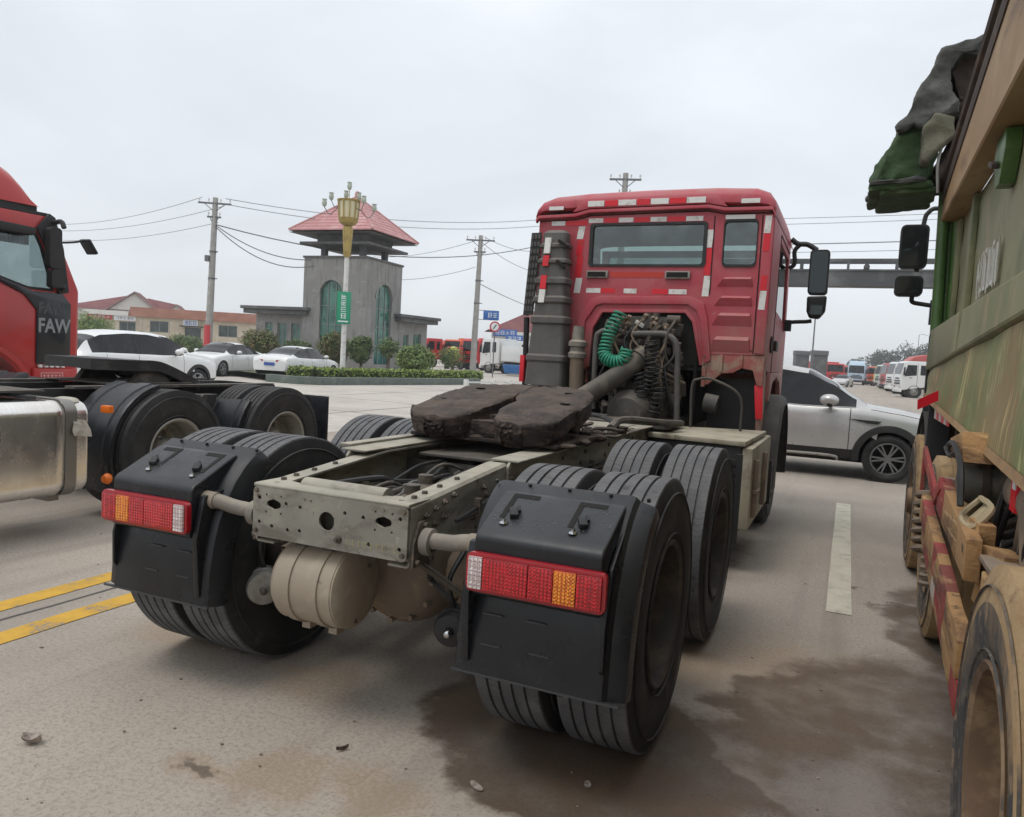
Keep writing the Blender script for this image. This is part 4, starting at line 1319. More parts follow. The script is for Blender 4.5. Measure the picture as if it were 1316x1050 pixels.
# chassis rails: C sections
for s in (1, -1):
    b = MB()
    ys = [-0.60, -0.35, -0.1, 0.23, 1.0, 2.2, 3.6, 5.9]
    def row(y):
        z = rail_z(y); h = 0.285 if y > -0.3 else 0.24
        o = 0.37 * s; i = 0.275 * s; w = 0.009 * s
        return [(i, y, z - 0.009), (i, y, z), (o - 0.012 * s, y, z), (o, y, z - 0.012), (o, y, z - h + 0.012), (o - 0.012 * s, y, z - h), (i, y, z - h), (i, y, z - h + 0.009), (o - w, y, z - h + 0.009), (o - w, y, z - 0.009)]
    rows = [row(y) for y in ys]
    rows = [r + [r[0]] for r in rows]
    b.sheet(rows)
    for r in (rows[0], rows[-1]):
        b.add(r[:-1], [(0, 1, 2, 9), (2, 3, 4, 5, 8, 9), (5, 6, 7, 8)])
    b.build('chassis_rail', m_frame, T, ang=25)
    # flange liner that starts ahead of the rear cross member
    b = MB()
    y0 = 0.24 if s > 0 else 0.02
    b.plate([(y0, 0.90), (y0 + 0.08, 0.80), (3.4, 0.80), (3.4, 1.040), (y0 + 0.02, 1.040), (y0, 1.02)], [], 'yz', 0.372 if s > 0 else -0.386, 0.014)
    b.bx(min(0.43 * s, 0.28 * s), max(0.43 * s, 0.28 * s), y0 + 0.02, 3.4, 1.0405, 1.050)
    if s < 0:
        b.bx(-0.50, -0.431, y0 + .1, 1.7, 1.042, 1.062)
    b.build('mounting_angle', m_frame, T, bevel=0.003)
    # bolts and rivets along the web and flange
    b = MB()
    rr = random.Random(5 + s)
    for y, z in [(-0.5, -.06), (-0.5, -.12), (-0.43, -.05), (-0.43, -.11), (-0.36, -.04), (-0.36, -.1), (-0.28, -.03), (-0.5, -.19), (-0.43, -.18), (0.0, -.06), (0.03, -.1), (0.28, -.07), (0.28, -.13), (0.33, -.09), (-0.1, -.17), (-.05, -.22), (0.15, -.21), (0.45, -.21)]:
        zz = rail_z(y) + z
        b.cyl((s * 0.371, y, zz), (s * 0.384, y, zz), 0.013, 0.012, 8)
        b.cyl((s * 0.384, y, zz), (s * 0.392, y, zz), 0.007, n=6)
    for y in (-0.5, -0.42, -0.30, -0.15):
        z = rail_z(y)
        b.cyl((s * 0.318, y, z + 0.0005), (s * 0.318, y, z + 0.011), 0.013, 0.011, 8)
    for y in (0.5, 0.9, 1.3, 1.8, 2.4, 2.9):
        b.cyl((s * 0.384, y, 0.93), (s * 0.396, y, 0.93), 0.013, 0.012, 8)
        b.cyl((s * 0.384, y + .08, 0.99), (s * 0.396, y + .08, 0.99), 0.013, 0.012, 8)
    b.build('rail_bolts', m_bolt, T)['kind'] = 'stuff'


def clover(cx, cz, r):
    """cross shaped opening: wide slot with round middle"""
    pts = []
    for i in range(24):
        a = 2 * PI * i / 24
        k = r * (1.0 + 0.30 * math.cos(2 * a) + 0.12 * math.cos(4 * a))
        pts.append((cx + k * math.cos(a), cz + k * math.sin(a)))
    return pts


# rear cross member with its openings
b = MB()
zt, zb = 0.962, 0.755
holes = [circle(0.0, 0.862, 0.037, 22), clover(-0.262, 0.895, 0.026), clover(0.262, 0.895, 0.026)]
small = [(-0.335, 0.915), (-0.335, 0.815), (-0.20, 0.905), (-0.13, 0.90), (-0.27, 0.805), (-0.13, 0.805), (0.085, 0.905), (0.17, 0.90), (0.335, 0.915), (0.335, 0.80), (-0.19, 0.80), (0.20, 0.80),
         (-0.30, 0.93), (-0.225, 0.93), (-0.30, 0.86), (-0.225, 0.86), (0.30, 0.93), (0.225, 0.93), (0.30, 0.86), (0.225, 0.86)]
for i, (x, z) in enumerate(small):
    holes.append(circle(x, z, 0.0085 if i < 12 else 0.005, 8))
b.plate(rrect(-0.368, 0.368, zb, zt - 0.002, 0.02), holes, 'xz', -0.622, 0.009)
b.build('rear_cross_member', m_frame, T, ang=30)
b = MB()
fl = [(-0.368, -0.612), (0.368, -0.612), (0.368, -0.46), (0.30, -0.46), (0.27, -0.5), (0.22, -0.515), (-0.22, -0.515), (-0.27, -0.5), (-0.30, -0.46), (-0.368, -0.46)]
b.plate(fl, [circle(0.3, -0.56, 0.012, 8), circle(-0.3, -0.56, 0.012, 8)], 'xy', 0.966, 0.008)
b.plate(fl, [], 'xy', 0.757, 0.008)
b.bx(-0.366, 0.366, -0.528, -0.52, 0.766, 0.965)
b.tube([(-0.368, -0.614, 0.965), (0.368, -0.614, 0.965)], 0.0085, 10)
b.build('cross_member_flange', m_frame, T, bevel=0.002)
MB().tube([(-0.20, -0.50, 0.955), (0.20, -0.50, 0.955)], [0.045, 0.045], 16).build('cross_tube', m_frame, T)
b = MB()
for x in (-0.35, 0.35):
    for z in (0.945, 0.78):
        b.cyl((x, -0.622, z), (x, -0.632, z), 0.010, n=6)
b.cyl((0.06, -0.623, 0.80), (0.06, -0.634, 0.80), 0.017, 0.014, 10); b.cyl((0.06, -0.634, 0.80), (0.06, -0.645, 0.80), 0.008, n=8)
b.build('face_bolts', m_bolt, T)['kind'] = 'stuff'
rr = random.Random(31)
b = MB()
for i in range(9):
    x = 0.095 + i * 0.027
    for k in range(2):
        if rr.random() < 0.8: b.bx(x, x + 0.017, -0.6232, -0.6221, 0.786 + 0.016 * k, 0.789 + 0.016 * k)
    if rr.random() < 0.8: b.bx(x + 0.004, x + 0.008, -0.6233, -0.6222, 0.783, 0.808)
b.build('stamped_lettering', M('faded_stamp_paint', (0.30, 0.26, 0.15), 0.7), T)['kind'] = 'stuff'
for k, (z, m) in enumerate(((0.905, m_rubber), (0.875, m_framedark))):
    MB().tube(smooth_path([(0.40, -0.30, 0.86), (0.402, 0.1, z), (0.402, 0.9, z + 0.01), (0.405, 1.7, z - 0.01), (0.40, 2.6, z)], 6), 0.009, 7).build('brake_pipe', m, T)
for y in (-0.1, 0.35, 0.85, 1.5):
    MB().bx(0.387, 0.414, y - 0.012, y + 0.012, 0.86, 0.925).build('pipe_clip', m_bolt, T)
# more cross members inside the frame
for y, z in ((0.55, 0.80), (1.5, 0.78), (2.6, 0.8)):
    b = MB(); b.bx(-0.36, 0.36, y - 0.06, y + 0.06, z, z + 0.02); b.bx(-0.36, 0.36, y - 0.005, y + 0.005, z, z + 0.16)
    b.build('inner_cross_member', m_framedark, T, bevel=0.004)
MB().bx(-0.27, 0.27, 0.52, 1.55, 0.985, 1.0).build('fifth_wheel_base_plate', m_framedark, T, bevel=0.004)
# hoses, pipes and valve blocks lying between the rails
rr = random.Random(11)
for i in range(18):
    x0 = rr.uniform(-0.25, 0.25); z0 = rr.uniform(0.84, 0.93)
    pts = [(x0 + rr.uniform(-.06, .06), -0.48 + j * 0.28, z0 + rr.uniform(-0.04, 0.05)) for j in range(7)]
    MB().tube(smooth_path(pts, 5), rr.choice((0.009, 0.012, 0.015)), 7).build('air_hose', rr.choice((m_rubber, m_framedark, m_greyplastic, m_black, m_framedark, m_framedark)), T)
for x, y in ((-0.08, -0.28), (0.14, -0.22), (0.05, 0.05)):
    b = MB(); b.lathe([(0.0, 0), (0.05, 0), (0.055, 0.05), (0.035, 0.07), (0.035, 0.11), (0.0, 0.11)], (x, y, 0.86), 'Z', 14); b.cyl((x, y, 0.88), (x + .09, y + .02, 0.88), 0.018)
    b.build('air_valve', m_bolt, T)
m_fitting = M('pale_plastic_fitting', (0.36, 0.33, 0.27), 0.6, dust=((0.3, 0.26, 0.2), 0.6, 0.2))
for x, y in ((0.12, -0.36), (-0.03, -0.34), (0.2, -0.1)):
    MB().tube([(x - 0.05, y, 0.905), (x + 0.05, y + 0.03, 0.915)], 0.026, 10).build('pipe_fitting', m_fitting, T)

# axles, differentials, springs
for y in (0.0, 1.37):
    b = MB()
    b.tube([(-0.62, y, RT), (-0.34, y, RT), (-0.22, y, RT), (0.22, y, RT), (0.34, y, RT), (0.62, y, RT)], [0.07, 0.085, 0.13, 0.13, 0.085, 0.07], 16)
    b.lathe([(0.0, -0.24), (0.10, -0.23), (0.18, -0.19), (0.225, -0.12), (0.245, -0.03), (0.245, 0.08), (0.17, 0.2), (0.08, 0.34), (0.0, 0.36)], (0.04, y, RT), 'Y', 28)
    for i in range(12):
        a = 2 * PI * i / 12
        b.cyl((0.04 + 0.2 * math.cos(a), y - 0.19, RT + 0.2 * math.sin(a)), (0.04 + 0.2 * math.cos(a), y - 0.15, RT + 0.2 * math.sin(a)), 0.012, n=6)
    b.build('rear_axle', m_brownmetal, T)
    for s in (1, -1):
        b = MB(); b.lathe([(0.09, 0.56), (0.2, 0.57), (0.205, 0.70), (0.1, 0.72)], (0, y, RT), 'X', 28)
        if s < 0: b.v = [(-p[0], p[1], p[2]) for p in b.v]
        b.build('brake_drum', m_rim, T)
for s in (1, -1):
    b = MB()
    for k in range(7):
        L = 0.95 - 0.10 * k
        rows = []
        for i in range(13):
            u = i / 12 * 2 - 1
            yy = 0.685 + u * L
            zz = 0.655 + 0.07 * (u * L) ** 2 * -1 + 0.022 * k
            rows.append([(s * 0.43, yy, zz), (s * 0.52, yy, zz), (s * 0.52, yy, zz + 0.019), (s * 0.43, yy, zz + 0.019), (s * 0.43, yy, zz)])
        b.sheet(rows)
    b.build('leaf_spring', m_brownmetal, T)
    b = MB(); b.bx(s * 0.475 - 0.07, s * 0.475 + 0.07, 0.58, 0.79, 0.42, 0.645); b.cyl((s * 0.38, 0.685, 0.52), (s * 0.58, 0.685, 0.52), 0.09)
    b.build('spring_saddle', m_brownmetal, T, bevel=0.01)
    for y in (0.0, 1.37):
        MB().tube([(s * 0.3, y, 0.42), (s * 0.34, 0.62, 0.40)] if y < 1 else [(s * 0.3, y, 0.42), (s * 0.34, 0.75, 0.40)], 0.03, 10).build('torque_rod', m_brownmetal, T)
# brake chambers
for px_, py_, pz_, r, m, turn in ((-0.575, -0.31, 0.43, 0.078, m_rimgrey, R(42)), (0.43, -0.33, 0.44, 0.070, m_rubber, R(14))):
    x = y = z = 0.0
    b = MB()
    b.lathe([(0.0, -0.10), (r * 0.25, -0.10), (r * 0.28, -0.075), (r * 0.9, -0.07), (r, -0.055), (r, -0.02), (r * 1.08, -0.015), (r * 1.08, 0.01), (r, 0.015), (r, 0.06), (r * 0.7, 0.1), (0.03, 0.12), (0.0, 0.12)], (x, y, z), 'Y', 26)
    c = b.build('brake_chamber', m, T, (px_, py_, pz_), (0, 0, turn))
    b = MB(); b.ball((x, y - 0.105, z), (0.017, 0.012, 0.017), 10, 6); b.build('release_bolt', m_mirror if m is m_rubber else m_bolt, c)
    MB().tube(smooth_path([(x, y + 0.12, z), (x, y + 0.22, z + 0.03), (x + 0.03, y + 0.3, z + 0.1)], 4), 0.016, 8).build('push_rod', m_bolt, c)
    MB().tube(smooth_path([(x, y, z + r), (x - 0.02, y - 0.03, z + r + 0.12), (x + 0.02, y + 0.05, z + 0.3)], 5), 0.011, 7).build('brake_hose', m_rubber, c)
# strut and hose under the frame end
MB().tube([(0.30, -0.5, 0.75), (0.50, -0.33, 0.56)], 0.014, 8).build('stay_rod', m_bolt, T)
MB().tube(smooth_path([(0.33, -0.45, 0.77), (0.36, -0.42, 0.66), (0.30, -0.3, 0.6), (0.42, -0.28, 0.5)], 6), 0.011, 7).build('brake_hose', m_rubber, T)

# the two air tanks
at = sub('air_tank', T, (-0.110, -0.475, 0.567))
b = MB()
r = 0.168
b.lathe([(0.0, -0.185), (0.06, -0.182), (0.11, -0.172), (0.148, -0.155), (r - 0.002, -0.132), (r, -0.13), (r, 0.150), (r - 0.003, 0.1505), (r - 0.003, 0.158), (0.150, 0.169), (0.11, 0.179), (0.06, 0.185), (0.0, 0.187)], (0, 0, 0), 'X', 52)
b.build('shell', m_tank, at, ang=30)
for x in (-0.065, 0.070):
    b = MB(); b.lathe([(r + 0.001, -0.022), (r + 0.007, -0.020), (r + 0.007, 0.020), (r + 0.001, 0.022)], (x, 0, 0), 'X', 52)
    b.bx(x - 0.02, x + 0.02, -0.025, 0.025, -r - 0.035, -r - 0.003)
    b.build('strap', m_tank, at)
    b = MB(); b.bx(x - 0.025, x + 0.025, -0.08, 0.08, r - 0.01, r + 0.03); b.build('hanger', m_framedark, at)
b = MB(); b.cyl((0.175, 0.05, 0.085), (0.19, 0.05, 0.085), 0.011, n=8); b.cyl((0.165, -0.02, -0.13), (0.179, -0.02, -0.13), 0.009, n=8); b.build('drain_plug', m_bolt, at)
at2 = sub('air_tank', T, (0.14, 0.35, 0.62))
b = MB(); b.lathe([(0.0, -0.25), (0.1, -0.235), (0.135, -0.2), (0.135, 0.2), (0.1, 0.235), (0.0, 0.25)], (0, 0, 0), 'X', 28); b.build('shell', m_brownmetal, at2)

# ---------------- rear fender units with lamp housings
def lens_mat(name, bright, dark, pitch=0.0125):
    m = bpy.data.materials.new(name)
    m.use_nodes = True
    t = NT(m); b = t.n['Principled BSDF']
    co = t.coord('Object', (1 / pitch, 1 / pitch, 1 / pitch))
    s = t.new('ShaderNodeSeparateXYZ'); t.l.new(co, s.inputs[0])
    fx = t.math('ABSOLUTE', t.math('SUBTRACT', t.math('FRACT', s.outputs['X']), 0.5))
    fz = t.math('ABSOLUTE', t.math('SUBTRACT', t.math('FRACT', s.outputs['Z']), 0.5))
    e = t.math('MAXIMUM', fx, fz)
    nz = t.noise(t.coord('Object'), 40, 3)
    c = t.mixc(t.mrange(e, 0.28, 0.47), bright, dark)
    c = t.mixc(t.mrange(nz, 0.42, 0.62, 0, 0.55), c, dark)
    t.l.new(c, b.inputs['Base Color'])
    b.inputs['Roughness'].default_value = 0.22
    b.inputs['Coat Weight'].default_value = 0.7
    b.inputs['Coat Roughness'].default_value = 0.06
    t.l.new(t.bump(e, 0.6, 0.004), b.inputs['Normal'])
    return m


m_lampred = lens_mat('red_lamp_lens', (0.62, 0.006, 0.018), (0.20, 0.002, 0.006))
m_lampamber = lens_mat('amber_lamp_lens', (0.92, 0.26, 0.012), (0.40, 0.05, 0.004))
m_lampwhite = lens_mat('clear_lamp_lens', (0.86, 0.80, 0.80), (0.42, 0.30, 0.30), 0.016)
m_lampbody = M('dark_red_lamp_rim', (0.36, 0.005, 0.014), 0.2, coat=0.5)
m_led = M('pale_led_dot', (0.85, 0.45, 0.42), 0.15)
m_ledw = M('led_dot_dark', (0.42, 0.36, 0.36), 0.15)
FP = [(-0.335, 1.062), (-0.385, 1.035), (-0.43, 1.0), (-0.49, 0.935), (-0.545, 0.85), (-0.585, 0.76), (-0.612, 0.66), (-0.628, 0.55), (-0.637, 0.41)]


def fender(s):
    fu = sub('rear_fender', T)
    # outer shell: main face, edges rolled towards the tyre
    xs = [(0.565, 0.085), (0.580, 0.04), (0.598, 0.012), (0.625, 0.0), (1.135, 0.0), (1.15, 0.004), (1.165, 0.022), (1.205, 0.035), (1.222, 0.045), (1.228, 0.085)]
    rows = []
    for k, (y, z) in enumerate(FP):
        a = FP[max(k - 1, 0)]; c = FP[min(k + 1, len(FP) - 1)]
        d = Vector((0, c[0] - a[0], c[1] - a[1])).normalized()
        nrm = Vector((0, d.z, -d.y))            # away from the wheel
        if nrm.y > 0: nrm = -nrm
        rows.append([(s * x, y - nrm.y * off, z - nrm.z * off) for x, off in xs])
    b = MB(); b.sheet(rows)
    b.sheet([[(p[0], p[1] + 0.010, p[2] - 0.004) for p in r] for r in rows])
    n = len(xs)
    nv = len(rows) * n
    for k0 in (0, len(rows) - 1):
        for j in range(n - 1):
            b.f.append([k0 * n + j, k0 * n + j + 1, nv + k0 * n + j + 1, nv + k0 * n + j]); b.mi.append(0)
    for k in range(len(rows) - 1):
        for j in (0, n - 1):
            b.f.append([k * n + j, (k + 1) * n + j, nv + (k + 1) * n + j, nv + k * n + j]); b.mi.append(0)
    b.build('fender_shell', m_plastic, fu, ang=32)
    # lamp housing wedge
    x0, x1 = 0.665, 1.135
    prof = [(-0.395, 1.037), (-0.43, 1.028), (-0.60, 0.945), (-0.645, 0.925), (-0.660, 0.905), (-0.668, 0.715), (-0.655, 0.70), (-0.60, 0.70), (-0.56, 0.80)]
    b = MB(); b.prism(prof, 'yz', min(s * x0, s * x1), max(s * x0, s * x1))
    b.build('lamp_housing', m_plastic, fu, bevel=0.012, seg=3, ang=50)
    # slots with latches on the sloping top
    for cx in (0.76, 1.02):
        sl = sub('latch_slot', fu)
        def onslope(y):
            return 1.028 + (y + 0.43) * (0.945 - 1.028) / (-0.17)
        b = MB()
        for (xa, xb, ya, yb) in ((cx - 0.05, cx + 0.055, -0.445, -0.425), (cx - 0.05, cx - 0.03, -0.56, -0.447)):
            q = [(s * xa, ya, onslope(ya) + 0.002), (s * xb, ya, onslope(ya) + 0.002), (s * xb, yb, onslope(yb) + 0.002), (s * xa, yb, onslope(yb) + 0.002)]
            b.add(q + [(p[0], p[1] - 0.002, p[2] - 0.012) for p in q], [(0, 1, 2, 3), (0, 4, 5, 1), (1, 5, 6, 2), (2, 6, 7, 3), (3, 7, 4, 0)])
        b.build('slot', m_hole, sl)
        b = MB()
        yy = -0.545; zz = onslope(yy)
        b.cb((s * cx, yy, zz + 0.012), (0.03, 0.045, 0.022), (0.45, 0, 0.5)); b.cb((s * (cx + 0.012), yy + 0.02, zz + 0.024), (0.012, 0.03, 0.015), (0.45, 0, 0.5))
        b.build('latch', m_rubber, sl, bevel=0.003)
        b = MB(); yy = -0.585; zz = onslope(yy); b.lathe([(0.0, 0.0), (0.018, 0.0), (0.016, 0.007), (0.008, 0.008), (0.008, 0.014), (0.0, 0.014)], (s * (cx - 0.02), yy, zz), 'Z', 12)
        b.build('bolt_head', m_mirror, sl)
    # screws at the upper rim, pressed lines on the flap
    b = MB()
    for x in (0.60, 0.74, 0.9, 1.06, 1.2):
        b.cyl((s * x, -0.352, 1.05), (s * x, -0.356, 1.063), 0.007, n=8)
    b.build('rim_screws', m_rubber, fu)['kind'] = 'stuff'
    for x, z in ((0.735, 0.63), (0.90, 0.632), (0.735, 0.52), (0.92, 0.522)):
        MB().cb((s * x, -0.6255 - (0.655 - z) * 0.055, z), (0.075, 0.006, 0.005)).build('pressed_line', M('scuffed_plastic_edge', (0.045, 0.048, 0.052), 0.4), fu)
    b = MB(); b.bx(min(s * 0.585, s * 1.21), max(s * 0.585, s * 1.21), -0.640, -0.628, 0.404, 0.412); b.build('flap_hem', M('scuffed_plastic_edge', (0.045, 0.048, 0.052), 0.4), fu)
    # side pads of the housing (steps in the moulding)
    b = MB()
    b.prism([(-0.50, 0.90), (-0.625, 0.88), (-0.665, 0.70), (-0.645, 0.45), (-0.63, 0.45), (-0.60, 0.7)], 'yz', min(s * 0.628, s * 0.655), max(s * 0.628, s * 0.655))
    b.prism([(-0.46, 0.96), (-0.60, 0.85), (-0.648, 0.66), (-0.645, 0.52), (-0.63, 0.5), (-0.58, 0.7)], 'yz', min(s * 1.138, s * 1.152), max(s * 1.138, s * 1.152))
    b.build('moulded_rib', m_plastic, fu, bevel=0.004)
    # tail lamp
    tl = sub('tail_lamp', fu)
    lx0, lx1, lz0, lz1 = 0.655, 1.160, 0.725, 0.862
    b = MB(); b.plate([(s * p[0], p[1]) for p in rrect(lx0, lx1, lz0, lz1, 0.022, 4)], [], 'xz', -0.695, 0.026)
    b.build('lamp_body', m_lampbody, tl, bevel=0.004)
    segs = [(lx0 + 0.012, lx0 + 0.065, m_lampwhite, 'lens'), (lx0 + 0.067, lx0 + 0.235, m_lampred, 'lens'), (lx0 + 0.237, lx0 + 0.325, m_lampred, 'lens'), (lx0 + 0.327, lx0 + 0.405, m_lampamber, 'lens'), (lx0 + 0.407, lx1 - 0.012, m_lampred, 'lens')]
    for xa, xb, mm, nm in segs:
        b = MB(); b.bx(min(s * xa, s * xb), max(s * xa, s * xb), -0.708, -0.6955, lz0 + 0.012, lz1 - 0.012)
        lo = b.build(nm, mm, tl, bevel=0.004)
        b = MB()
        nx = max(3, int((xb - xa) / 0.0135)); nz = 8
        for i in range(nx):
            for j in range(nz):
                x = xa + (i + 0.5) * (xb - xa) / nx; z = lz0 + 0.02 + (j + 0.5) * (lz1 - lz0 - 0.04) / nz
                if mm is m_lampred and xb > lx1 - 0.03 and i % 2: continue
                b.add([(s * x - 0.0042, -0.7082, z), (s * x, -0.7082, z - 0.0042), (s * x + 0.0042, -0.7082, z), (s * x, -0.7082, z + 0.0042), (s * x, -0.7115, z)], [(0, 1, 4), (1, 2, 4), (2, 3, 4), (3, 0, 4)])
        b.build('led_dots', {m_lampred: M('red_led_dot', (0.75, 0.03, 0.045), 0.1, coat=1), m_lampamber: M('amber_led_dot', (0.95, 0.45, 0.05), 0.1, coat=1)}.get(mm, m_ledw), lo)['kind'] = 'stuff'
    # support tube from the frame
    sp = MB(); rr_ = random.Random(3 + s)
    for i in range(70):
        x = s * rr_.uniform(0.68, 1.12); y = rr_.uniform(-0.60, -0.44)
        sp.ball((x, y, onslope(y) + 0.001), (0.0022, 0.0022, 0.0012), 6, 4)
    sp.build('water_drops', M('water_drop', (0.3, 0.3, 0.32), 0.05, spec=0.8), fu)['kind'] = 'stuff'
    su = sub('fender_support', fu)
    b = MB(); b.tube(smooth_path([(s * 0.386, -0.545, 0.825), (s * 0.45, -0.55, 0.835), (s * 0.53, -0.56, 0.842), (s * 0.60, -0.575, 0.858), (s * 0.70, -0.58, 0.862)], 5), 0.031, 16); b.build('tube', m_tubegrey, su)
    b = MB(); b.tube([(s * 0.61, -0.5755, 0.858), (s * 0.672, -0.58, 0.862)], 0.036, 16); b.build('sleeve', M('tan_sleeve', (0.25, 0.21, 0.16), 0.7), su)
    b = MB(); b.lathe([(0.036, s * 0.40), (0.052, s * 0.40), (0.052, s * 0.435), (0.036, s * 0.44)], (0, -0.545, 0.827), 'X', 20); b.build('collar', m_tubegrey, su)
    b = MB(); b.prism([(-0.60, 0.73), (-0.46, 0.73), (-0.46, 0.82), (-0.50, 0.90), (-0.56, 0.90), (-0.60, 0.82)], 'yz', min(s * 0.372, s * 0.386), max(s * 0.372, s * 0.386))
    for y, z in ((-0.58, 0.75), (-0.48, 0.75), (-0.53, 0.885)):
        b.cyl((s * 0.386, y, z), (s * 0.402, y, z), 0.012, n=6)
    b.build('bracket', m_bolt, su, bevel=0.002)
    return fu


fender(1)
fender(-1)

# ---------------- fifth wheel coupling
fw = sub('fifth_wheel', T)


def fw_z(x, y):
    z = 1.315 + 0.165 * (min(y, 1.45) - 1.2)
    if y < 0.86:
        z -= 0.10 * (0.86 - y) ** 1.3
    return z


b = MB()
ROW = 44
ys = [0.60 + (1.62 - 0.60) * i / (ROW - 1) for i in range(ROW)]


def x_out(y):
    if y < 0.78: return 0.345 + 0.11 * math.sqrt(max(0, 1 - ((0.78 - y) / 0.18) ** 2))
    if y < 1.0: return 0.455
    return 0.455 * math.sqrt(max(0.0, 1 - ((y - 1.0) / 0.64) ** 2.8)) + 0.015


def x_in(y):
    if y < 0.92: return 0.105 - 0.07 * min(1, (y - 0.60) / 0.30)
    if y < 1.12: return 0.035
    if y < 1.16: return 0.035 * (1.16 - y) / 0.04
    return 0.0


for s in (1, -1):
    rows = []
    for y in ys:
        xi, xo = x_in(y), max(x_out(y), x_in(y) + 0.05)
        if y < 0.72:
            q = 1 - (0.72 - y) / 0.12
            mid = (xi + xo) / 2 + 0.02
            kq = 0.50 + 0.50 * math.sqrt(max(0, 1 - (1 - q) ** 2))
            xi = mid + (xi - mid) * kq; xo = mid + (xo - mid) * kq
        lo = 0.112 + 0.02 * noise.noise(Vector((y * 7, s, 3)))
        row = [(s * xi, y + 0.02, fw_z(xi, y) - lo), (s * xi, y, fw_z(xi, y) - 0.02)]
        NX = 18
        for k in range(NX + 1):
            u = k / NX
            x = xi + (xo - xi) * u
            edge = min(u * (xo - xi), (1 - u) * (xo - xi)) if xi > 0.001 else (1 - u) * (xo - xi)
            z = fw_z(x, y) - 0.014 * max(0, 1 - edge / 0.035) ** 2
            z += 0.012 * noise.noise(Vector((x * 8, y * 8, 1.5 * s))) + 0.007 * noise.noise(Vector((x * 26, y * 26, 7)))
            # grease groove
            d = abs(math.hypot(x, y - 0.98) - 0.27)
            z -= 0.008 * max(0, 1 - d / 0.02)
            row.append((s * x, y, z))
        row += [(s * xo, y, fw_z(xo, y) - 0.03), (s * (xo - 0.01), y + 0.02, fw_z(xo, y) - lo)]
        rows.append(row)
    b.sheet(rows)
    # thick rear nose of the lobe, lumpy with old grease
    r0 = rows[0]
    n = len(r0)
    nose = [r0]
    for k in range(1, 13):
        q = k / 12
        nose.append([(p[0] * (1 - 0.02 * q) + 0.01 * noise.noise(Vector((j * 0.7, k * 0.9, s * 3.0))), p[1] + 0.06 * q * q - 0.02 * math.sin(q * 2.4) + 0.018 * noise.noise(Vector((j * 0.5, k * 1.1, s))), p[2] - (p[2] - (r0[0][2] - 0.02)) * q if 0 < j < n - 1 else p[2] - 0.02 * q) for j, p in enumerate(r0)])
    b.sheet(nose)
    b.add(rows[-1], [tuple(range(n))])
b.build('top_plate', m_grease, fw, ang=60, jitter=0.003)
b = MB()
for s in (1, -1):
    b.prism([(0.85, 1.03), (1.25, 1.03), (1.15, 1.22), (0.95, 1.22)], 'yz', s * 0.36 - 0.03, s * 0.36 + 0.03)
    b.cyl((s * 0.30, 1.05, 1.17), (s * 0.45, 1.05, 1.17), 0.045)
b.bx(-0.45, 0.45, 0.72, 1.4, 1.066, 1.086); b.bx(-0.30, 0.30, 0.74, 1.3, 1.09, 1.18)
b.build('pedestal', m_grease, fw, bevel=0.006, jitter=0.004)
b = MB()
b.bar((-0.12, 0.95, 1.17), (0.12, 0.95, 1.17), 0.12, 0.07); b.bar((0.1, 0.8, 1.15), (0.3, 1.3, 1.18), 0.05, 0.04); b.tube(smooth_path([(-0.1, 0.95, 1.15), (-0.2, 0.85, 1.10), (-0.1, 0.7, 1.09)], 5), 0.014, 8)
b.build('locking_jaw', m_grease, fw, bevel=0.006)
MB().tube([(-0.42, 0.88, 1.20), (-0.52, 0.84, 1.205)], [0.018, 0.024], 10).build('release_handle', m_grease, fw)
for x, y in ((-0.30, 1.30), (0.28, 1.34), (-0.36, 0.95), (0.36, 1.05), (0.12, 1.50)):
    b = MB(); b.lathe([(0.0, 0.0), (0.028, 0.0), (0.03, 0.006), (0.0, 0.006)], (x, y, fw_z(x, y) - 0.003), 'Z', 16)
    b.build('grease_hole', m_hole, fw)
rr = random.Random(8)
b = MB()
for i in range(60):
    x = rr.uniform(-0.4, 0.5); y = rr.uniform(0.7, 2.2)
    b.ball((x, y, 1.07 + rr.uniform(0, 0.03)), (rr.uniform(.02, .06), rr.uniform(.02, .06), rr.uniform(.01, .03)), 8, 5)
b.build('grease_lumps', m_grease, fw, jitter=0.01)['kind'] = 'stuff'

# ---------------- catwalk, pipes and boxes behind the cab
b = MB()
for i in range(3):
    b.bar((0.30, 2.15 + i * 0.10, 1.072), (0.42, 2.1 + i * 0.1, 1.072), 0.09, 0.008)
b.bx(0.25, 0.42, 1.75, 2.05, 1.068, 1.08)
b.build('bracket_plate', m_frame, T, bevel=0.003)
MB().tube(smooth_path([(0.40, 1.85, 1.10), (0.36, 2.3, 1.13), (0.52, 2.85, 1.09), (0.60, 3.2, 1.07)], 5), 0.028, 8).build('cable_bundle', m_framedark, T)
MB().tube(smooth_path([(-0.2, 2.0, 1.10), (0.1, 2.4, 1.14), (0.35, 2.2, 1.10)], 5), 0.018, 8).build('air_hose', m_rubber, T)
b = MB(); b.bx(-0.3, 0.3, 1.95, 2.9, 1.04, 1.055); b.bx(-0.30, -0.27, 1.95, 2.9, 1.056, 1.10); b.build('catwalk_plate', m_frame, T, bevel=0.003)

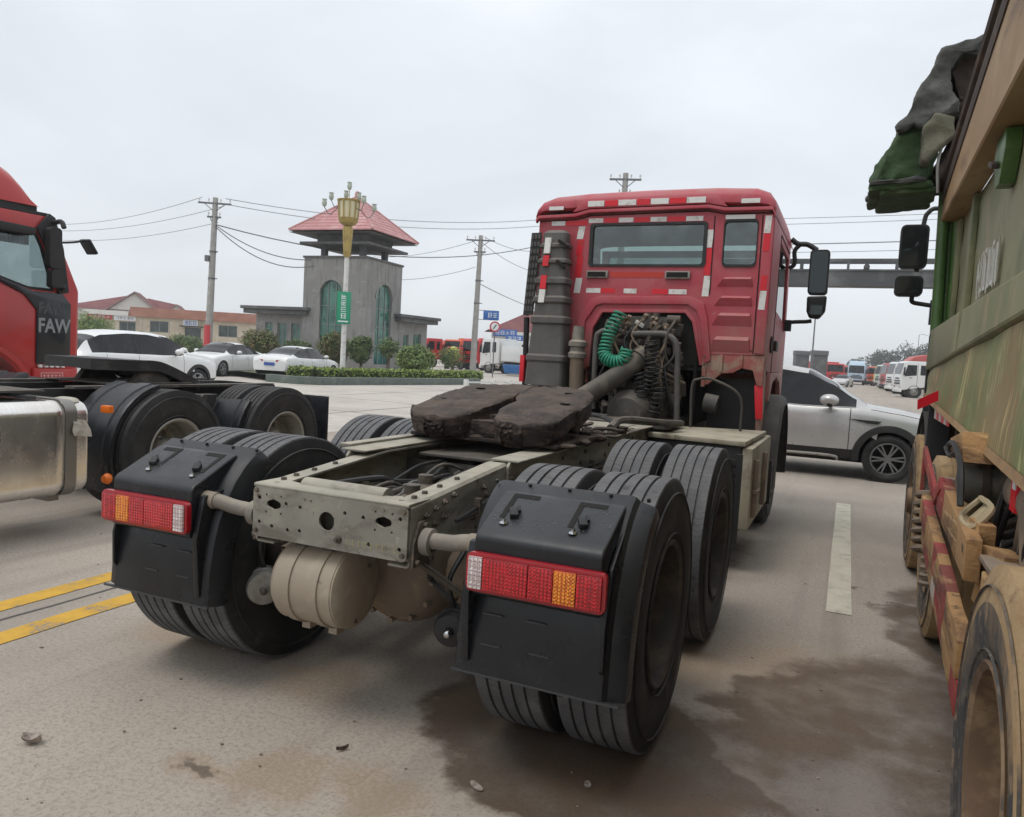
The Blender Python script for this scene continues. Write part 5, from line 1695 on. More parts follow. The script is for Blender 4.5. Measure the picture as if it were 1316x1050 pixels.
bx_ = sub('battery_box', T)
b = MB(); b.prism([(0.40, 2.90), (1.16, 2.82), (1.19, 4.05), (0.40, 3.75)], 'xy', 0.965, 1.005); b.build('lid', m_beige, bx_, bevel=0.012)
b = MB(); b.prism([(0.42, 2.93), (1.13, 2.85), (1.16, 4.0), (0.42, 3.72)], 'xy', 0.30, 0.962); b.build('case', m_black, bx_, bevel=0.01)
b = MB()
for i in range(7):
    b.bx(0.48, 1.10, 2.83 - 0.0, 2.86, 0.40 + i * 0.07, 0.44 + i * 0.07)
b.build('louvre', m_black, bx_)['kind'] = 'stuff'
b = MB(); b.bx(1.135, 1.215, 2.84, 4.25, 0.34, 0.955); b.build('side_panel', m_beige, bx_, bevel=0.02)
b = MB(); b.bx(1.216, 1.25, 2.95, 3.0, 0.42, 0.86); b.bx(1.216, 1.25, 3.6, 3.65, 0.42, 0.86); b.cb((1.24, 3.0, 0.62), (0.05, 0.16, 0.03)); b.build('clamp', m_brownmetal, bx_, bevel=0.005)
b = MB(); b.bx(1.08, 1.24, 4.28, 4.6, 0.36, 0.40); b.bx(1.08, 1.24, 4.28, 4.6, 0.62, 0.66); b.bx(1.20, 1.24, 4.26, 4.62, 0.32, 0.72); b.build('step', m_black, T, bevel=0.008)
MB().bx(1.13, 1.17, 2.60, 2.63, 0.28, 0.93).build('mud_flap_edge', m_black, T)

# grab hoop behind the wheel arch
MB().tube(smooth_path([(0.58, 3.72, 1.0), (0.57, 3.72, 1.36), (0.62, 3.72, 1.43), (0.76, 3.72, 1.43), (0.98, 3.74, 1.30), (1.0, 3.76, 1.0)], 6), 0.012, 10).build('grab_hoop', m_framedark, T)

# wheel arch of the front axle and inner liner
b = MB()
for s in (1, -1):
    rows = []
    for i in range(15):
        a = R(-12 + 204 * i / 14)
        y, z = 5.1 + 0.70 * math.cos(a), 0.58 + 0.72 * math.sin(a)
        rows.append([(s * 0.70, y, z), (s * 1.20, y, z), (s * 1.245, y - 0.012 * math.cos(a), z - 0.02 * math.sin(a)), (s * 1.262, y - 0.05 * math.cos(a), z - 0.05 * math.sin(a)), (s * 1.262, y - 0.09 * math.cos(a), z - 0.09 * math.sin(a))])
    b.sheet(rows)
b.build('front_fender', m_greyplastic, T)
b = MB(); b.bx(0.62, 1.08, 4.30, 4.34, 0.5, 1.45); b.bx(-1.08, -0.62, 4.30, 4.34, 0.5, 1.45); b.build('arch_liner', m_black, T)
b = MB(); b.cyl((0.62, 4.1, 1.22), (0.74, 4.1, 1.20), 0.085, n=18); b.build('air_filter_can', m_greyplastic, T)

# ---------------- cab
cabn = sub('cab', T)
YB = 4.07
Z0 = 1.50
outer = [(-1.10, 1.50), (-0.53, 1.50), (-0.50, 1.86), (-0.40, 2.02), (0.40, 2.035), (0.48, 1.95), (0.58, 1.55), (0.62, 1.66), (1.12, 1.67), (1.105, 2.90), (1.04, 2.96), (-1.04, 2.94), (-1.10, 2.88)]
w_main = rrect(-0.555, 0.535, 2.455, 2.845, 0.03)
w_small = rrect(0.695, 0.985, 2.455, 2.86, 0.04)
MB().plate(outer, [w_main, w_small], 'xz', YB, 0.04).build('back_panel', m_red, cabn, ang=30)
# pressed frame round the engine tunnel
o_ = [(-0.66, 1.48), (-0.64, 1.95), (-0.52, 2.13), (-0.42, 2.165), (0.44, 2.175), (0.56, 2.12), (0.60, 2.0), (0.66, 1.60)]
i_ = [(-0.575, 1.48), (-0.56, 1.92), (-0.46, 2.07), (-0.40, 2.09), (0.42, 2.10), (0.50, 2.05), (0.535, 1.96), (0.60, 1.57)]
MB().strip(o_, i_, 'xz', YB - 0.028, 0.027).build('tunnel_frame', m_red, cabn, bevel=0.010, seg=2)
o2 = [(-0.535, 1.48), (-0.515, 1.87), (-0.415, 2.04), (0.41, 2.055), (0.495, 1.96), (0.585, 1.56)]
i2 = [(-0.50, 1.48), (-0.48, 1.86), (-0.395, 2.01), (0.395, 2.025), (0.465, 1.945), (0.56, 1.55)]
MB().strip(o2, i2, 'xz', YB - 0.012, 0.25).build('tunnel_lip', m_red, cabn, bevel=0.004)
# side walls with door windows, roof pan, front, floor
for s in (1, -1):
    side = [(YB + 0.042, 1.60), (4.45, 1.52), (5.75, 1.52), (6.05, 0.75), (6.20, 0.75), (6.22, 1.95), (6.02, 2.92), (YB + 0.042, 2.93)]
    win = [(4.85, 2.12), (5.55, 2.08), (6.02, 2.0), (5.88, 2.75), (4.88, 2.78)]
    MB().plate(side, [win], 'yz', s * 1.12 - (0.04 if s > 0 else 0.0), 0.04).build('side_panel', m_red, cabn, bevel=0.006)
    f = sub('side_window', cabn)
    MB().plate(win, [], 'yz', s * 1.10 - 0.003, 0.006).build('pane', m_clear, f)
    b = MB(); b.strip([(4.78, 2.05), (4.80, 2.85), (5.9, 2.83)], [(4.80, 2.06), (4.815, 2.835), (5.89, 2.815)], 'yz', s * 1.121 - (0 if s > 0 else 0.004), 0.004); b.strip([(4.74, 1.2), (4.74, 2.05)], [(4.755, 1.2), (4.755, 2.05)], 'yz', s * 1.121 - (0 if s > 0 else 0.004), 0.004)
    b.build('door_seam', m_hole, cabn)
    b = MB(); b.prism([(4.46, 1.518), (5.74, 1.518), (5.82, 1.28), (5.72, 1.24), (5.5, 1.42), (5.1, 1.48), (4.7, 1.42), (4.48, 1.25), (4.40, 1.26)], 'yz', s * 1.13 - 0.02, s * 1.13 + 0.02); b.build('door_sill', m_red, cabn, bevel=0.004)
    b = MB(); b.cb((s * 1.135, 4.95, 1.78), (0.03, 0.2, 0.10)); b.build('door_handle', m_rubber, cabn, bevel=0.01)
    b = MB(); b.lathe([(0.0, 0.0), (0.075, 0.0), (0.085, 0.012), (0.0, 0.014)], (s * 1.12, 4.55, 1.78), 'X', 20)
    b.build('filler_recess', m_hole, cabn)
b = MB(); b.bx(-1.10, 1.10, 4.12, 6.15, 1.50, 1.54); b.bx(-0.55, 0.55, 4.115, 5.6, 1.545, 2.10)
b.build('floor_pan', m_hole, cabn)
fr = [(-1.08, 2.0), (1.08, 2.0), (1.0, 2.82), (-1.0, 2.82)]
MB().plate([(-1.10, 0.6), (1.10, 0.6), (1.10, 2.90), (-1.10, 2.90)], [fr], 'xz', 6.16, 0.04).build('front_panel', m_red, cabn, bevel=0.01)
MB().plate(fr, [], 'xz', 6.18, 0.006).build('windscreen', m_clear, cabn)
# seats and bunk
b = MB()
for x in (-0.62, 0.62):
    b.cb((x, 5.35, 2.02), (0.5, 0.16, 0.85), (-0.18, 0, 0)); b.cb((x, 5.55, 1.72), (0.5, 0.5, 0.16)); b.cb((x, 5.30, 2.52), (0.28, 0.12, 0.2), (-0.18, 0, 0))
b.bx(-1.05, 1.05, 4.2, 4.75, 2.12, 2.24)
b.build('seats', M('dark_seat_cloth', (0.04, 0.04, 0.045), 0.9), cabn, bevel=0.03)
MB().lathe([(0.2, -0.012), (0.215, 0), (0.2, 0.012), (0.19, 0)], (-0.55, 5.85, 2.2), 'Y', 24, True).build('steering_wheel', m_rubber, cabn)
# roof: shell with a rolled rim
b = MB()
rows = []
prof = [(-1.125, 2.90), (-1.13, 2.945), (-1.115, 3.0), (-1.06, 3.06), (-0.95, 3.095), (-0.6, 3.115), (0.0, 3.125), (0.6, 3.125), (0.95, 3.11), (1.06, 3.075), (1.115, 3.01), (1.13, 2.945), (1.125, 2.90)]
for y, k in ((4.10, 0.35), (4.035, 0.42), (4.03, 0.66), (4.06, 0.85), (4.14, 0.97), (4.3, 1.0), (5.2, 1.02), (5.75, 0.95), (6.05, 0.6), (6.15, 0.2)):
    rows.append([(x * (1 if y > 4.05 else 0.996), y, 2.90 + (z - 2.90) * k * (1.22 if z > 2.99 else 1.0)) for x, z in prof])
b.sheet(rows)
b.build('roof', m_red, cabn, ang=60)
b = MB(); b.strip([(-1.125, 2.895), (-1.10, 2.935), (-0.72, 2.945), (-0.58, 2.98), (0.55, 2.995), (0.70, 2.965), (1.10, 2.965), (1.13, 2.90)], [(-1.12, 2.865), (-1.09, 2.905), (-0.71, 2.915), (-0.575, 2.95), (0.545, 2.965), (0.70, 2.935), (1.10, 2.935), (1.125, 2.875)], 'xz', YB - 0.055, 0.054)
b.build('roof_lip', m_red, cabn, bevel=0.012)
b = MB(); b.strip([(-1.09, 2.892), (-0.71, 2.902), (-0.575, 2.937), (0.545, 2.952), (0.70, 2.922), (1.09, 2.922)], [(-1.09, 2.882), (-0.71, 2.892), (-0.575, 2.927), (0.545, 2.942), (0.70, 2.912), (1.09, 2.912)], 'xz', YB - 0.006, 0.005)
b.build('roof_gap', m_hole, cabn)
b = MB(); b.prism([(-0.75, 2.955), (-0.58, 2.99), (0.55, 3.005), (0.72, 2.972), (0.62, 3.075), (-0.65, 3.065)], 'xz', YB - 0.05, YB - 0.02); b.build('roof_swage', m_red, cabn, bevel=0.014)
# rear window glass with rubber seal
for hole, nm in ((w_main, 'rear_window'), (w_small, 'small_rear_window')):
    f = sub(nm, cabn)
    cx = sum(p[0] for p in hole) / len(hole); cz = sum(p[1] for p in hole) / len(hole)
    inner = [(cx + (x - cx) * 0.965, cz + (z - cz) * 0.93) for x, z in hole]
    outr = [(cx + (x - cx) * 1.025, cz + (z - cz) * 1.05) for x, z in hole]
    MB().strip(outr + [outr[0]], inner + [inner[0]], 'xz', YB - 0.012, 0.03).build('seal', m_rubber, f)
    MB().plate(hole, [], 'xz', YB + 0.012, 0.005).build('pane', m_glass, f)
# door-post seam and edge beading on the back wall
b = MB(); b.bx(1.015, 1.023, YB - 0.006, YB - 0.0005, 1.68, 2.90); b.bx(0.60, 0.608, YB - 0.006, YB - 0.0005, 2.2, 2.9); b.bx(0.61, 1.01, YB - 0.006, YB - 0.0005, 1.70, 1.708); b.build('panel_seam', m_hole, cabn)
b = MB(); b.bx(1.03, 1.118, YB - 0.022, YB - 0.001, 1.68, 2.90); b.build('corner_post', m_red, cabn, bevel=0.012)
# pressed louvres on the quarter panel
for zc, h, x0, x1 in ((2.31, 0.075, 0.66, 0.98), (2.14, 0.08, 0.65, 0.985), (1.975, 0.10, 0.64, 0.99), (1.75, 0.12, 0.62, 0.995)):
    b = MB()
    b.add([(x0, YB - 0.001, zc - h * 0.55), (x1, YB - 0.001, zc - h * 0.55), (x1 - 0.02, YB - 0.034, zc + h * 0.35), (x0 + 0.055, YB - 0.034, zc + h * 0.35), (x0 + 0.075, YB - 0.001, zc + h * 0.62), (x1 - 0.02, YB - 0.001, zc + h * 0.62)],
          [(0, 1, 2, 3), (3, 2, 5, 4), (0, 3, 4), (1, 5, 2)])
    b.build('pressed_louvre', m_red, cabn, ang=20)
# lower rear corner: muddy flange plates
b = MB()
b.prism([(0.60, 1.66), (0.64, 1.665), (1.12, 1.665), (1.12, 1.40), (1.07, 1.40), (1.03, 1.53), (0.93, 1.545), (0.86, 1.50), (0.76, 1.49), (0.64, 1.38), (0.58, 1.38)], 'xz', YB + 0.005, YB + 0.03)
b.bx(0.585, 0.62, YB - 0.02, YB + 0.004, 1.36, 1.68); b.bx(0.74, 0.765, YB - 0.015, YB + 0.004, 1.50, 1.66); b.bx(0.92, 0.94, YB - 0.012, YB + 0.004, 1.55, 1.66)
b.build('lower_flange', m_redlow, cabn, bevel=0.006)
b = MB()
for z in (1.45, 1.56, 1.63):
    b.cyl((0.603, YB - 0.021, z), (0.603, YB - 0.03, z), 0.012, n=8)
b.build('flange_bolts', m_bolt, cabn)['kind'] = 'stuff'
b = MB(); b.prism([(1.05, 1.40), (1.125, 1.40), (1.14, 1.10), (1.08, 1.10)], 'xz', YB + 0.02, YB + 0.06); b.build('corner_skirt', m_redtape, cabn, bevel=0.006)
b = MB()
for s in (1, -1):
    b.prism([(4.30, 1.54), (4.42, 1.30), (4.35, 0.95), (4.14, 0.95), (4.12, 1.60)], 'yz', s * 1.10 - 0.02, s * 1.10 + 0.02)
b.build('arch_skirt', m_redlow, cabn, bevel=0.005)

# reflective tape strips
def tape(x0, x1, z0, z1, y, m, tilt=0.0):
    b = MB(); b.add([(x0 - tilt, y, z0), (x1 - tilt, y, z0), (x1, y, z1), (x0, y, z1), (x0 - tilt, y - 0.002, z0), (x1 - tilt, y - 0.002, z0), (x1, y - 0.002, z1), (x0, y - 0.002, z1)],
                    [(3, 2, 1, 0), (4, 5, 6, 7), (0, 1, 5, 4), (1, 2, 6, 5), (2, 3, 7, 6), (3, 0, 4, 7)])
    b.build('white_tape' if m is m_whitetape else 'red_tape', m, cabn)


W_, R_ = m_whitetape, m_redtape
for x0, x1, m in ((-0.59, -0.43, W_), (-0.42, -0.295, R_), (-0.29, -0.12, W_), (-0.11, 0.01, R_), (0.02, 0.185, W_), (0.195, 0.34, R_), (0.35, 0.52, W_)):
    z = 3.012 + 0.008 * x0
    tape(x0, x1, z, z + 0.052, YB - 0.0525, m)
tape(-0.99, -0.84, 2.985, 3.02, YB - 0.043, W_); tape(0.83, 0.99, 3.0, 3.04, YB - 0.043, W_)
for x0, x1, m in ((-0.97, -0.83, W_), (-0.82, -0.6, R_), (-0.59, -0.445, W_), (-0.435, -0.3, R_), (-0.29, -0.15, W_), (-0.14, 0.005, R_), (0.015, 0.165, W_), (0.175, 0.335, R_), (0.345, 0.50, W_)):
    tape(x0, x1, 2.862 if x0 > -0.7 else 2.842, 2.905 if x0 > -0.7 else 2.885, YB - 0.0005, m)
tape(0.70, 0.955, 2.868, 2.905, YB - 0.014, W_)
for z0, z1, m in ((2.71, 2.83, W_), (2.55, 2.705, R_), (2.34, 2.545, R_), (2.19, 2.335, W_)):
    tape(-0.685, -0.62, z0, z1, YB - 0.0005, m, 0.018)
for z0, z1, m in ((2.62, 2.78, W_), (2.37, 2.615, R_), (2.18, 2.365, W_)):
    tape(0.545, 0.605, z0, z1, YB - 0.0005, m, 0.012)
for x0, x1, m in ((-0.575, -0.43, W_), (-0.425, -0.285, R_), (-0.2, -0.075, W_), (0.07, 0.22, R_), (0.23, 0.395, W_)):
    tape(x0, x1, 2.195, 2.24, YB - 0.0005, m)
for z0, z1, m in ((2.74, 2.89, W_), (2.58, 2.735, R_), (2.24, 2.37, R_), (2.07, 2.235, W_)):
    tape(1.045, 1.10, z0, z1, YB - 0.0225, m, 0.008)
# marker lamps and red strip under the rear window
for x0, x1 in ((-0.575, -0.36), (0.19, 0.42)):
    b = MB(); b.bx(x0, x1, YB - 0.03, YB - 0.0005, 2.335, 2.405); f = b.build('vent_lamp', m_rimgrey, cabn, bevel=0.006)
    MB().bx(x0 + 0.015, x1 - 0.02, YB - 0.034, YB - 0.0305, 2.347, 2.393).build('lens', m_hole, f)
tape(-0.34, 0.17, 2.345, 2.395, YB - 0.0005, M('orange_red_strip', (0.50, 0.035, 0.018), 0.4))

# mirrors on the door side
for s in (1, -1):
    mr = sub('mirror', cabn)
    X = 1.40 * s; YM = 5.9
    b = MB()
    b.tube(smooth_path([(s * 1.13, YM, 2.98), (s * 1.20, YM, 2.93), (s * 1.30, YM, 2.92), (X, YM, 2.86)], 5), 0.028, 10)
    b.tube(smooth_path([(s * 1.13, YM, 2.66), (s * 1.18, YM, 2.72), (s * 1.17, YM, 2.85), (s * 1.22, YM, 2.92)], 5), 0.024, 10)
    b.tube(smooth_path([(X, YM, 2.10), (s * 1.34, YM, 2.09), (s * 1.20, YM, 2.08), (s * 1.13, YM, 2.05)], 5), 0.022, 10)
    b.cb((s * 1.16, YM, 2.04), (0.07, 0.1, 0.12))
    b.build('arm', m_rubber, mr)
    b = MB(); b.plate([(x * s, z) for x, z in rrect(1.335, 1.535, 2.38, 2.86, 0.04)], [], 'xz', YM - 0.05, 0.11); b.build('main_housing', m_rubber, mr, bevel=0.02, seg=3)
    b = MB(); b.plate([(x * s, z) for x, z in rrect(1.352, 1.518, 2.40, 2.84, 0.03)], [], 'xz', YM - 0.056, 0.004); b.build('main_glass', M('dark_mirror_glass', (0.05, 0.06, 0.06), 0.04, metal=0.6), mr)
    b = MB(); b.plate([(x * s, z) for x, z in ((1.335, 2.36), (1.535, 2.37), (1.53, 2.20), (1.47, 2.12), (1.37, 2.13), (1.34, 2.2))], [], 'xz', YM - 0.06, 0.12); b.build('lower_housing', m_rubber, mr, bevel=0.025, seg=3)
    b = MB(); b.cb((s * 1.44, YM - 0.064, 2.215), (0.12, 0.006, 0.10)); b.build('lower_glass', M('dark_mirror_glass', (0.05, 0.06, 0.06), 0.04, metal=0.6), mr)

# ---------------- intake stack at the cab's other rear corner
st = sub('air_intake_stack', T)
b = MB()
prof = []
secs = [(1.28, 0.0), (1.50, 0.0), (1.52, 0.012), (1.56, 0.012), (1.58, 0.0), (1.86, -0.006), (1.88, 0.012), (1.93, 0.012), (1.95, -0.008), (2.06, -0.008), (2.08, 0.012), (2.12, 0.012), (2.14, -0.01), (2.24, -0.01), (2.26, 0.012), (2.30, 0.012), (2.32, -0.01), (2.44, -0.01), (2.455, 0.01), (2.48, 0.01), (2.5, -0.012), (2.59, -0.012), (2.605, 0.008), (2.63, 0.008), (2.645, -0.012), (2.74, -0.012), (2.77, -0.04)]
rows = []
for z, d in secs:
    k = (z - 1.28) / 1.49
    x0 = -1.045 + 0.05 * k; x1 = -0.655 - 0.075 * k; y0 = 3.74 + 0.12 * k; y1 = 4.03
    pts = rrect(x0 - d, x1 + d, y0 - d, y1, 0.045, 3)
    rows.append([(x, y, z) for x, y in pts] + [(pts[0][0], pts[0][1], z)])
b.sheet(rows)
for r in (rows[0], rows[-1]):
    b.add(r[:-1], [tuple(range(len(r) - 1))])
b.build('duct', m_greyplastic, st, ang=28)
b = MB()
for z in (2.005, 2.17, 2.37):
    b.bx(-0.835, -0.818, 3.775 + 0.12 * (z - 1.28) / 1.49, 3.81 + 0.12 * (z - 1.28) / 1.49, z - 0.05, z + 0.05)
b.bar((-0.80, 3.835, 2.66), (-0.70, 3.835, 2.60), 0.03, 0.03); b.bar((-0.80, 3.82, 2.47), (-0.72, 3.82, 2.40), 0.03, 0.03)
b.build('drain_slit', m_hole, st)
b = MB()
rows = []
for i in range(9):
    z = 1.95 + 0.1 * i
    k = (z - 1.28) / 1.49
    rows.append([(-1.175 + 0.06 * k, 4.03, z), (-1.175 + 0.06 * k, 3.86 + 0.06 * k, z), (-1.045 + 0.05 * k, 3.80 + 0.1 * k, z)])
b.sheet(rows)
rs = random.Random(4)
b.build('grille', m_black, st)
b = MB()
for i in range(11):
    for j in range(3):
        z = 1.99 + i * 0.07; k = (z - 1.28) / 1.49
        x = -1.160 + 0.06 * k + j * 0.036
        y = 3.848 + 0.06 * k - j * 0.017 + 0.012 * k * j
        b.bx(x, x + 0.022, y - 0.010, y - 0.004, z, z + 0.040)
b.build('grille_cells', m_greyplastic, st)['kind'] = 'stuff'
def stape(z0, z1, m):
    k0 = (z0 - 1.28) / 1.49; k1 = (z1 - 1.28) / 1.49
    b = MB(); y0 = 3.725 + 0.12 * k0; y1 = 3.725 + 0.12 * k1; xa = -0.985 + 0.05 * k0; xb = -0.985 + 0.05 * k1
    b.add([(xa, y0, z0), (xa + 0.06, y0, z0), (xb + 0.06, y1, z1), (xb, y1, z1), (xa, y0 + 0.05, z0), (xa + 0.06, y0 + 0.05, z0), (xb + 0.06, y1 + 0.05, z1), (xb, y1 + 0.05, z1)], [(0, 1, 2, 3), (4, 0, 3, 7), (1, 5, 6, 2), (3, 2, 6, 7), (0, 4, 5, 1)])
    b.build('white_tape' if m is m_whitetape else 'red_tape', m, st)
stape(2.54, 2.69, W_); stape(2.42, 2.52, R_); stape(2.20, 2.33, R_); stape(2.07, 2.195, W_)
MB().tube([(-1.12, 3.92, 1.93), (-1.10, 3.92, 1.20)], 0.03, 8).build('stack_post', m_black, st)
b = MB(); b.bx(-1.13, -1.085, 3.83, 3.89, 1.30, 1.56); b.build('red_marker_board', m_redtape, T, bevel=0.004)
b = MB(); b.bx(-1.08, -0.60, 3.76, 4.02, 1.12, 1.27); b.build('stack_base', m_framedark, T, bevel=0.02)
# exhaust riser next to it
ex = sub('exhaust_riser', T)
b = MB(); b.tube([(-0.545, 3.86, 1.25), (-0.555, 3.86, 1.58), (-0.56, 3.86, 1.60)], [0.068, 0.068, 0.075], 18); b.build('lower_pipe', m_brownmetal, ex)
b = MB(); b.lathe([(0.0, 1.56), (0.085, 1.56), (0.088, 1.60), (0.07, 1.62), (0.07, 1.66), (0.088, 1.67), (0.088, 1.71), (0.06, 1.73), (0.05, 1.86), (0.0, 1.86)], (-0.555, 3.86, 0), 'Z', 20); b.build('coupling', m_tubegrey, ex)

# ---------------- engine bay in the tunnel
en = sub('engine', T)
b = MB(); b.bx(-0.48, 0.50, 5.0, 5.04, 1.0, 2.08); b.bx(-0.5, -0.47, 4.1, 5.0, 1.0, 2.05); b.bx(0.5, 0.53, 4.1, 5.0, 1.0, 2.05); b.build('tunnel_liner', m_hole, en)
rr = random.Random(17)
b = MB()
b.bx(-0.22, 0.32, 3.95, 4.6, 1.05, 1.55)
b.bx(-0.20, 0.30, 3.88, 4.2, 1.78, 1.97)
b.bx(-0.12, 0.22, 3.9, 4.3, 1.55, 1.78)
for i in range(130):
    c = (rr.uniform(-0.26, 0.42), rr.uniform(3.74, 4.1), rr.uniform(1.05, 1.95))
    s_ = rr.uniform(0.03, 0.10)
    if rr.random() < 0.55: b.cb(c, (s_ * rr.uniform(.6, 1.6), s_, s_ * rr.uniform(.5, 1.4)), (rr.uniform(-.4, .4), rr.uniform(-.4, .4), rr.uniform(-.6, .6)))
    else:
        ax = rr.choice(((s_ * 1.2, 0, 0), (0, s_ * 1.2, 0), (0, 0, s_ * 1.2)))
        b.cyl(c, (c[0] + ax[0], c[1] + ax[1], c[2] + ax[2]), s_ * 0.4, n=10)
b.build('block', m_framedark, en, bevel=0.006)
b = MB()
for i in range(26):
    c = (rr.uniform(-0.18, 0.32), 3.84 + rr.uniform(-0.05, 0.02), rr.uniform(1.80, 1.98)); s_ = rr.uniform(0.02, 0.05)
    b.cb(c, (s_, s_, s_ * rr.uniform(.6, 1.5)), (rr.uniform(-.6, .6), rr.uniform(-.6, .6), rr.uniform(-.6, .6)))
b.build('valve_cluster', m_brownmetal, en, bevel=0.004)
MB().tube(smooth_path([(-0.32, 3.72, 1.10), (-0.33, 3.72, 1.70), (-0.30, 3.72, 1.80), (-0.20, 3.72, 1.83), (-0.10, 3.74, 1.82)], 6), 0.026, 12).build('guard_pipe', m_greyplastic, en)
MB().tube(smooth_path([(0.02, 3.70, 1.80), (0.20, 3.70, 1.81), (0.33, 3.70, 1.80), (0.42, 3.70, 1.70), (0.44, 3.70, 1.4), (0.46, 3.70, 1.05)], 6), 0.027, 12).build('guard_pipe', m_greyplastic, en)
MB().tube(smooth_path([(-0.42, 3.25, 1.12), (-0.22, 3.4, 1.28), (0.0, 3.62, 1.48), (0.13, 3.75, 1.62)], 6), 0.086, 18).build('intake_hose', m_framedark, en)
b = MB(); b.tube([(0.09, 3.71, 1.575), (0.13, 3.75, 1.625)], 0.106, 18); b.build('hose_clamp', m_bolt, en)
MB().tube(coil_path([(-0.10, 3.66, 1.98), (-0.16, 3.62, 1.85), (-0.19, 3.60, 1.72), (-0.20, 3.58, 1.60), (-0.12, 3.56, 1.545), (-0.03, 3.57, 1.56), (0.0, 3.60, 1.66)], 0.052, 24, 12), 0.0105, 6).build('coiled_air_hose', m_teal, en)
for x, z0, z1, rad, n in ((0.20, 1.74, 1.30, 0.062, 12), (0.12, 1.45, 1.12, 0.06, 9), (0.27, 1.50, 1.10, 0.058, 10)):
    MB().tube(coil_path([(x, 3.64, z0), (x + 0.03, 3.62, (z0 + z1) / 2), (x - 0.01, 3.64, z1)], rad, n, 12), 0.0065, 6).build('coiled_cable', m_rubber, en)
for i in range(24):
    x = rr.uniform(-0.2, 0.4); z = rr.uniform(1.5, 1.95)
    MB().tube(smooth_path([(x, 3.75, z), (x + rr.uniform(-.1, .1), 3.68, z - 0.15), (x + rr.uniform(-.15, .15), 3.7, z - 0.35), (x + rr.uniform(-.2, .2), 3.8, z - 0.5)], 5), rr.choice((0.008, 0.012)), 6).build('cable', rr.choice((m_rubber, m_framedark, m_brownmetal)), en)
b = MB()
b.lathe([(0.0, 0), (0.13, 0.02), (0.2, 0.1), (0.22, 0.3), (0.2, 0.5), (0.0, 0.52)], (0.05, 3.5, 1.1), 'Y', 24)
b.build('gearbox', m_framedark, en)
b = MB(); b.cb((0.03, 3.86, 1.90), (0.09, 0.05, 0.035), (0.2, 0.5, 0.3)); b.build('white_connector', m_whitetape, en, bevel=0.006)
b = MB(); b.bx(-0.55, 0.55, 2.95, 3.6, 1.03, 1.06); b.build('deck_plate', m_framedark, T)


# ================================================================== OTHER VEHICLES
TY_FLAT = tyre_mesh('tyre', [m_tyre, m_tyre], n=56)
RIM_GREY = rim_mesh('rim', m_rimgrey)
m_redbright = M('clean_red_truck_paint', (0.47, 0.022, 0.02), 0.28, coat=0.35, var=[((0.40, 0.03, 0.03), 1.1, 0.45, 0.7)], dust=(DUST, 0.3, 0.04))

# ------------------------------------------------------------------ dark tractor chassis in the oncoming lane (its own cab lies out of the picture)
C2 = thing('tractor_chassis', 'dark tractor unit with polished fuel tank and grey wheels parked across the yellow lines', 'truck', (-4.72, 3.28, 0), PI)
for y in (0.0, 1.40):
    for s in (1, -1):
        wheel(C2, s * 1.075, y, RT, s, TY_FLAT, RIM_GREY, y + s)
        wheel(C2, s * 0.745, y, RT, -s, TY_FLAT, RIM_GREY, y)
for s in (1, -1):
    b = MB(); b.bx(min(s * .36, s * .43), max(s * .36, s * .43), -0.72, 5.2, 0.80, 1.06); b.build('chassis_rail', m_black, C2, bevel=0.006)
    b = MB(); b.bx(min(s * .44, s * .56), max(s * .44, s * .56), -0.55, 1.9, 1.062, 1.085); b.build('mounting_angle', m_framedark, C2)
b = MB(); b.bx(-0.36, 0.36, -0.74, -0.70, 0.8, 1.06); b.bx(-0.36, 0.36, 0.6, 0.66, 0.84, 1.05); b.build('cross_member', m_black, C2)
MB().tube([(-0.6, 0.0, RT), (0.6, 0.0, RT)], 0.1, 12).build('rear_axle', m_framedark, C2)
MB().tube([(-0.6, 1.4, RT), (0.6, 1.4, RT)], 0.1, 12).build('rear_axle', m_framedark, C2)
for s in (-1, 1):
    for (yc, a0, a1) in ((1.40, -30, 78), (0.0, 2, 44)):
        # angles measured from the forward direction up over the wheel
        rows = []
        for i in range(13):
            a = R(a0 + (a1 - a0) * i / 12)
            rr_ = 0.605
            y, z = yc + rr_ * math.cos(a), RT + rr_ * math.sin(a)
            row = []
            for x, o in ((0.58, 0.03), (0.60, 0), (0.72, 0), (0.73, 0.012), (0.88, 0.012), (0.89, 0), (1.02, 0), (1.03, 0.012), (1.09, 0.012), (1.105, 0.0), (1.125, 0.006), (1.13, 0.03)):
                row.append((s * x, y - o * math.cos(a), z - o * math.sin(a)))
            rows.append(row)
        b = MB(); b.sheet(rows); b.sheet([[(p[0], p[1], p[2] - 0.012) for p in r] for r in rows])
        b.build('wheel_fender', m_plastic, C2)
    b = MB(); b.bx(min(s * .6, s * 1.225), max(s * .6, s * 1.225), -0.70, -0.665, 0.44, 0.98); b.build('rear_flap', m_plastic, C2, bevel=0.01)
    b = MB(); b.prism([(0.48, 1.0), (0.92, 1.0), (0.80, 0.62), (0.62, 0.62)], 'yz', min(s * .62, s * .75), max(s * .62, s * .75)); b.build('fender_bracket', m_black, C2, bevel=0.01)
    MB().tube([(s * 0.4, 0.68, 0.97), (s * 0.78, 0.68, 0.97)], 0.035, 10).build('fender_support', m_framedark, C2)
for z, y in ((0.945, 2.02), (0.385, 2.03)):
    b = MB(); b.lathe([(0.0, 0.0), (0.04, 0.0), (0.045, 0.02), (0.03, 0.05), (0.0, 0.055)], (-1.16, y, z), 'Y', 16)
    if z > 0.5:
        b = MB(); b.cb((-1.15, y + 0.03, z), (0.10, 0.05, 0.06))
    b.build('marker_lamp', m_orange, C2, bevel=0.012 if z > .5 else 0)
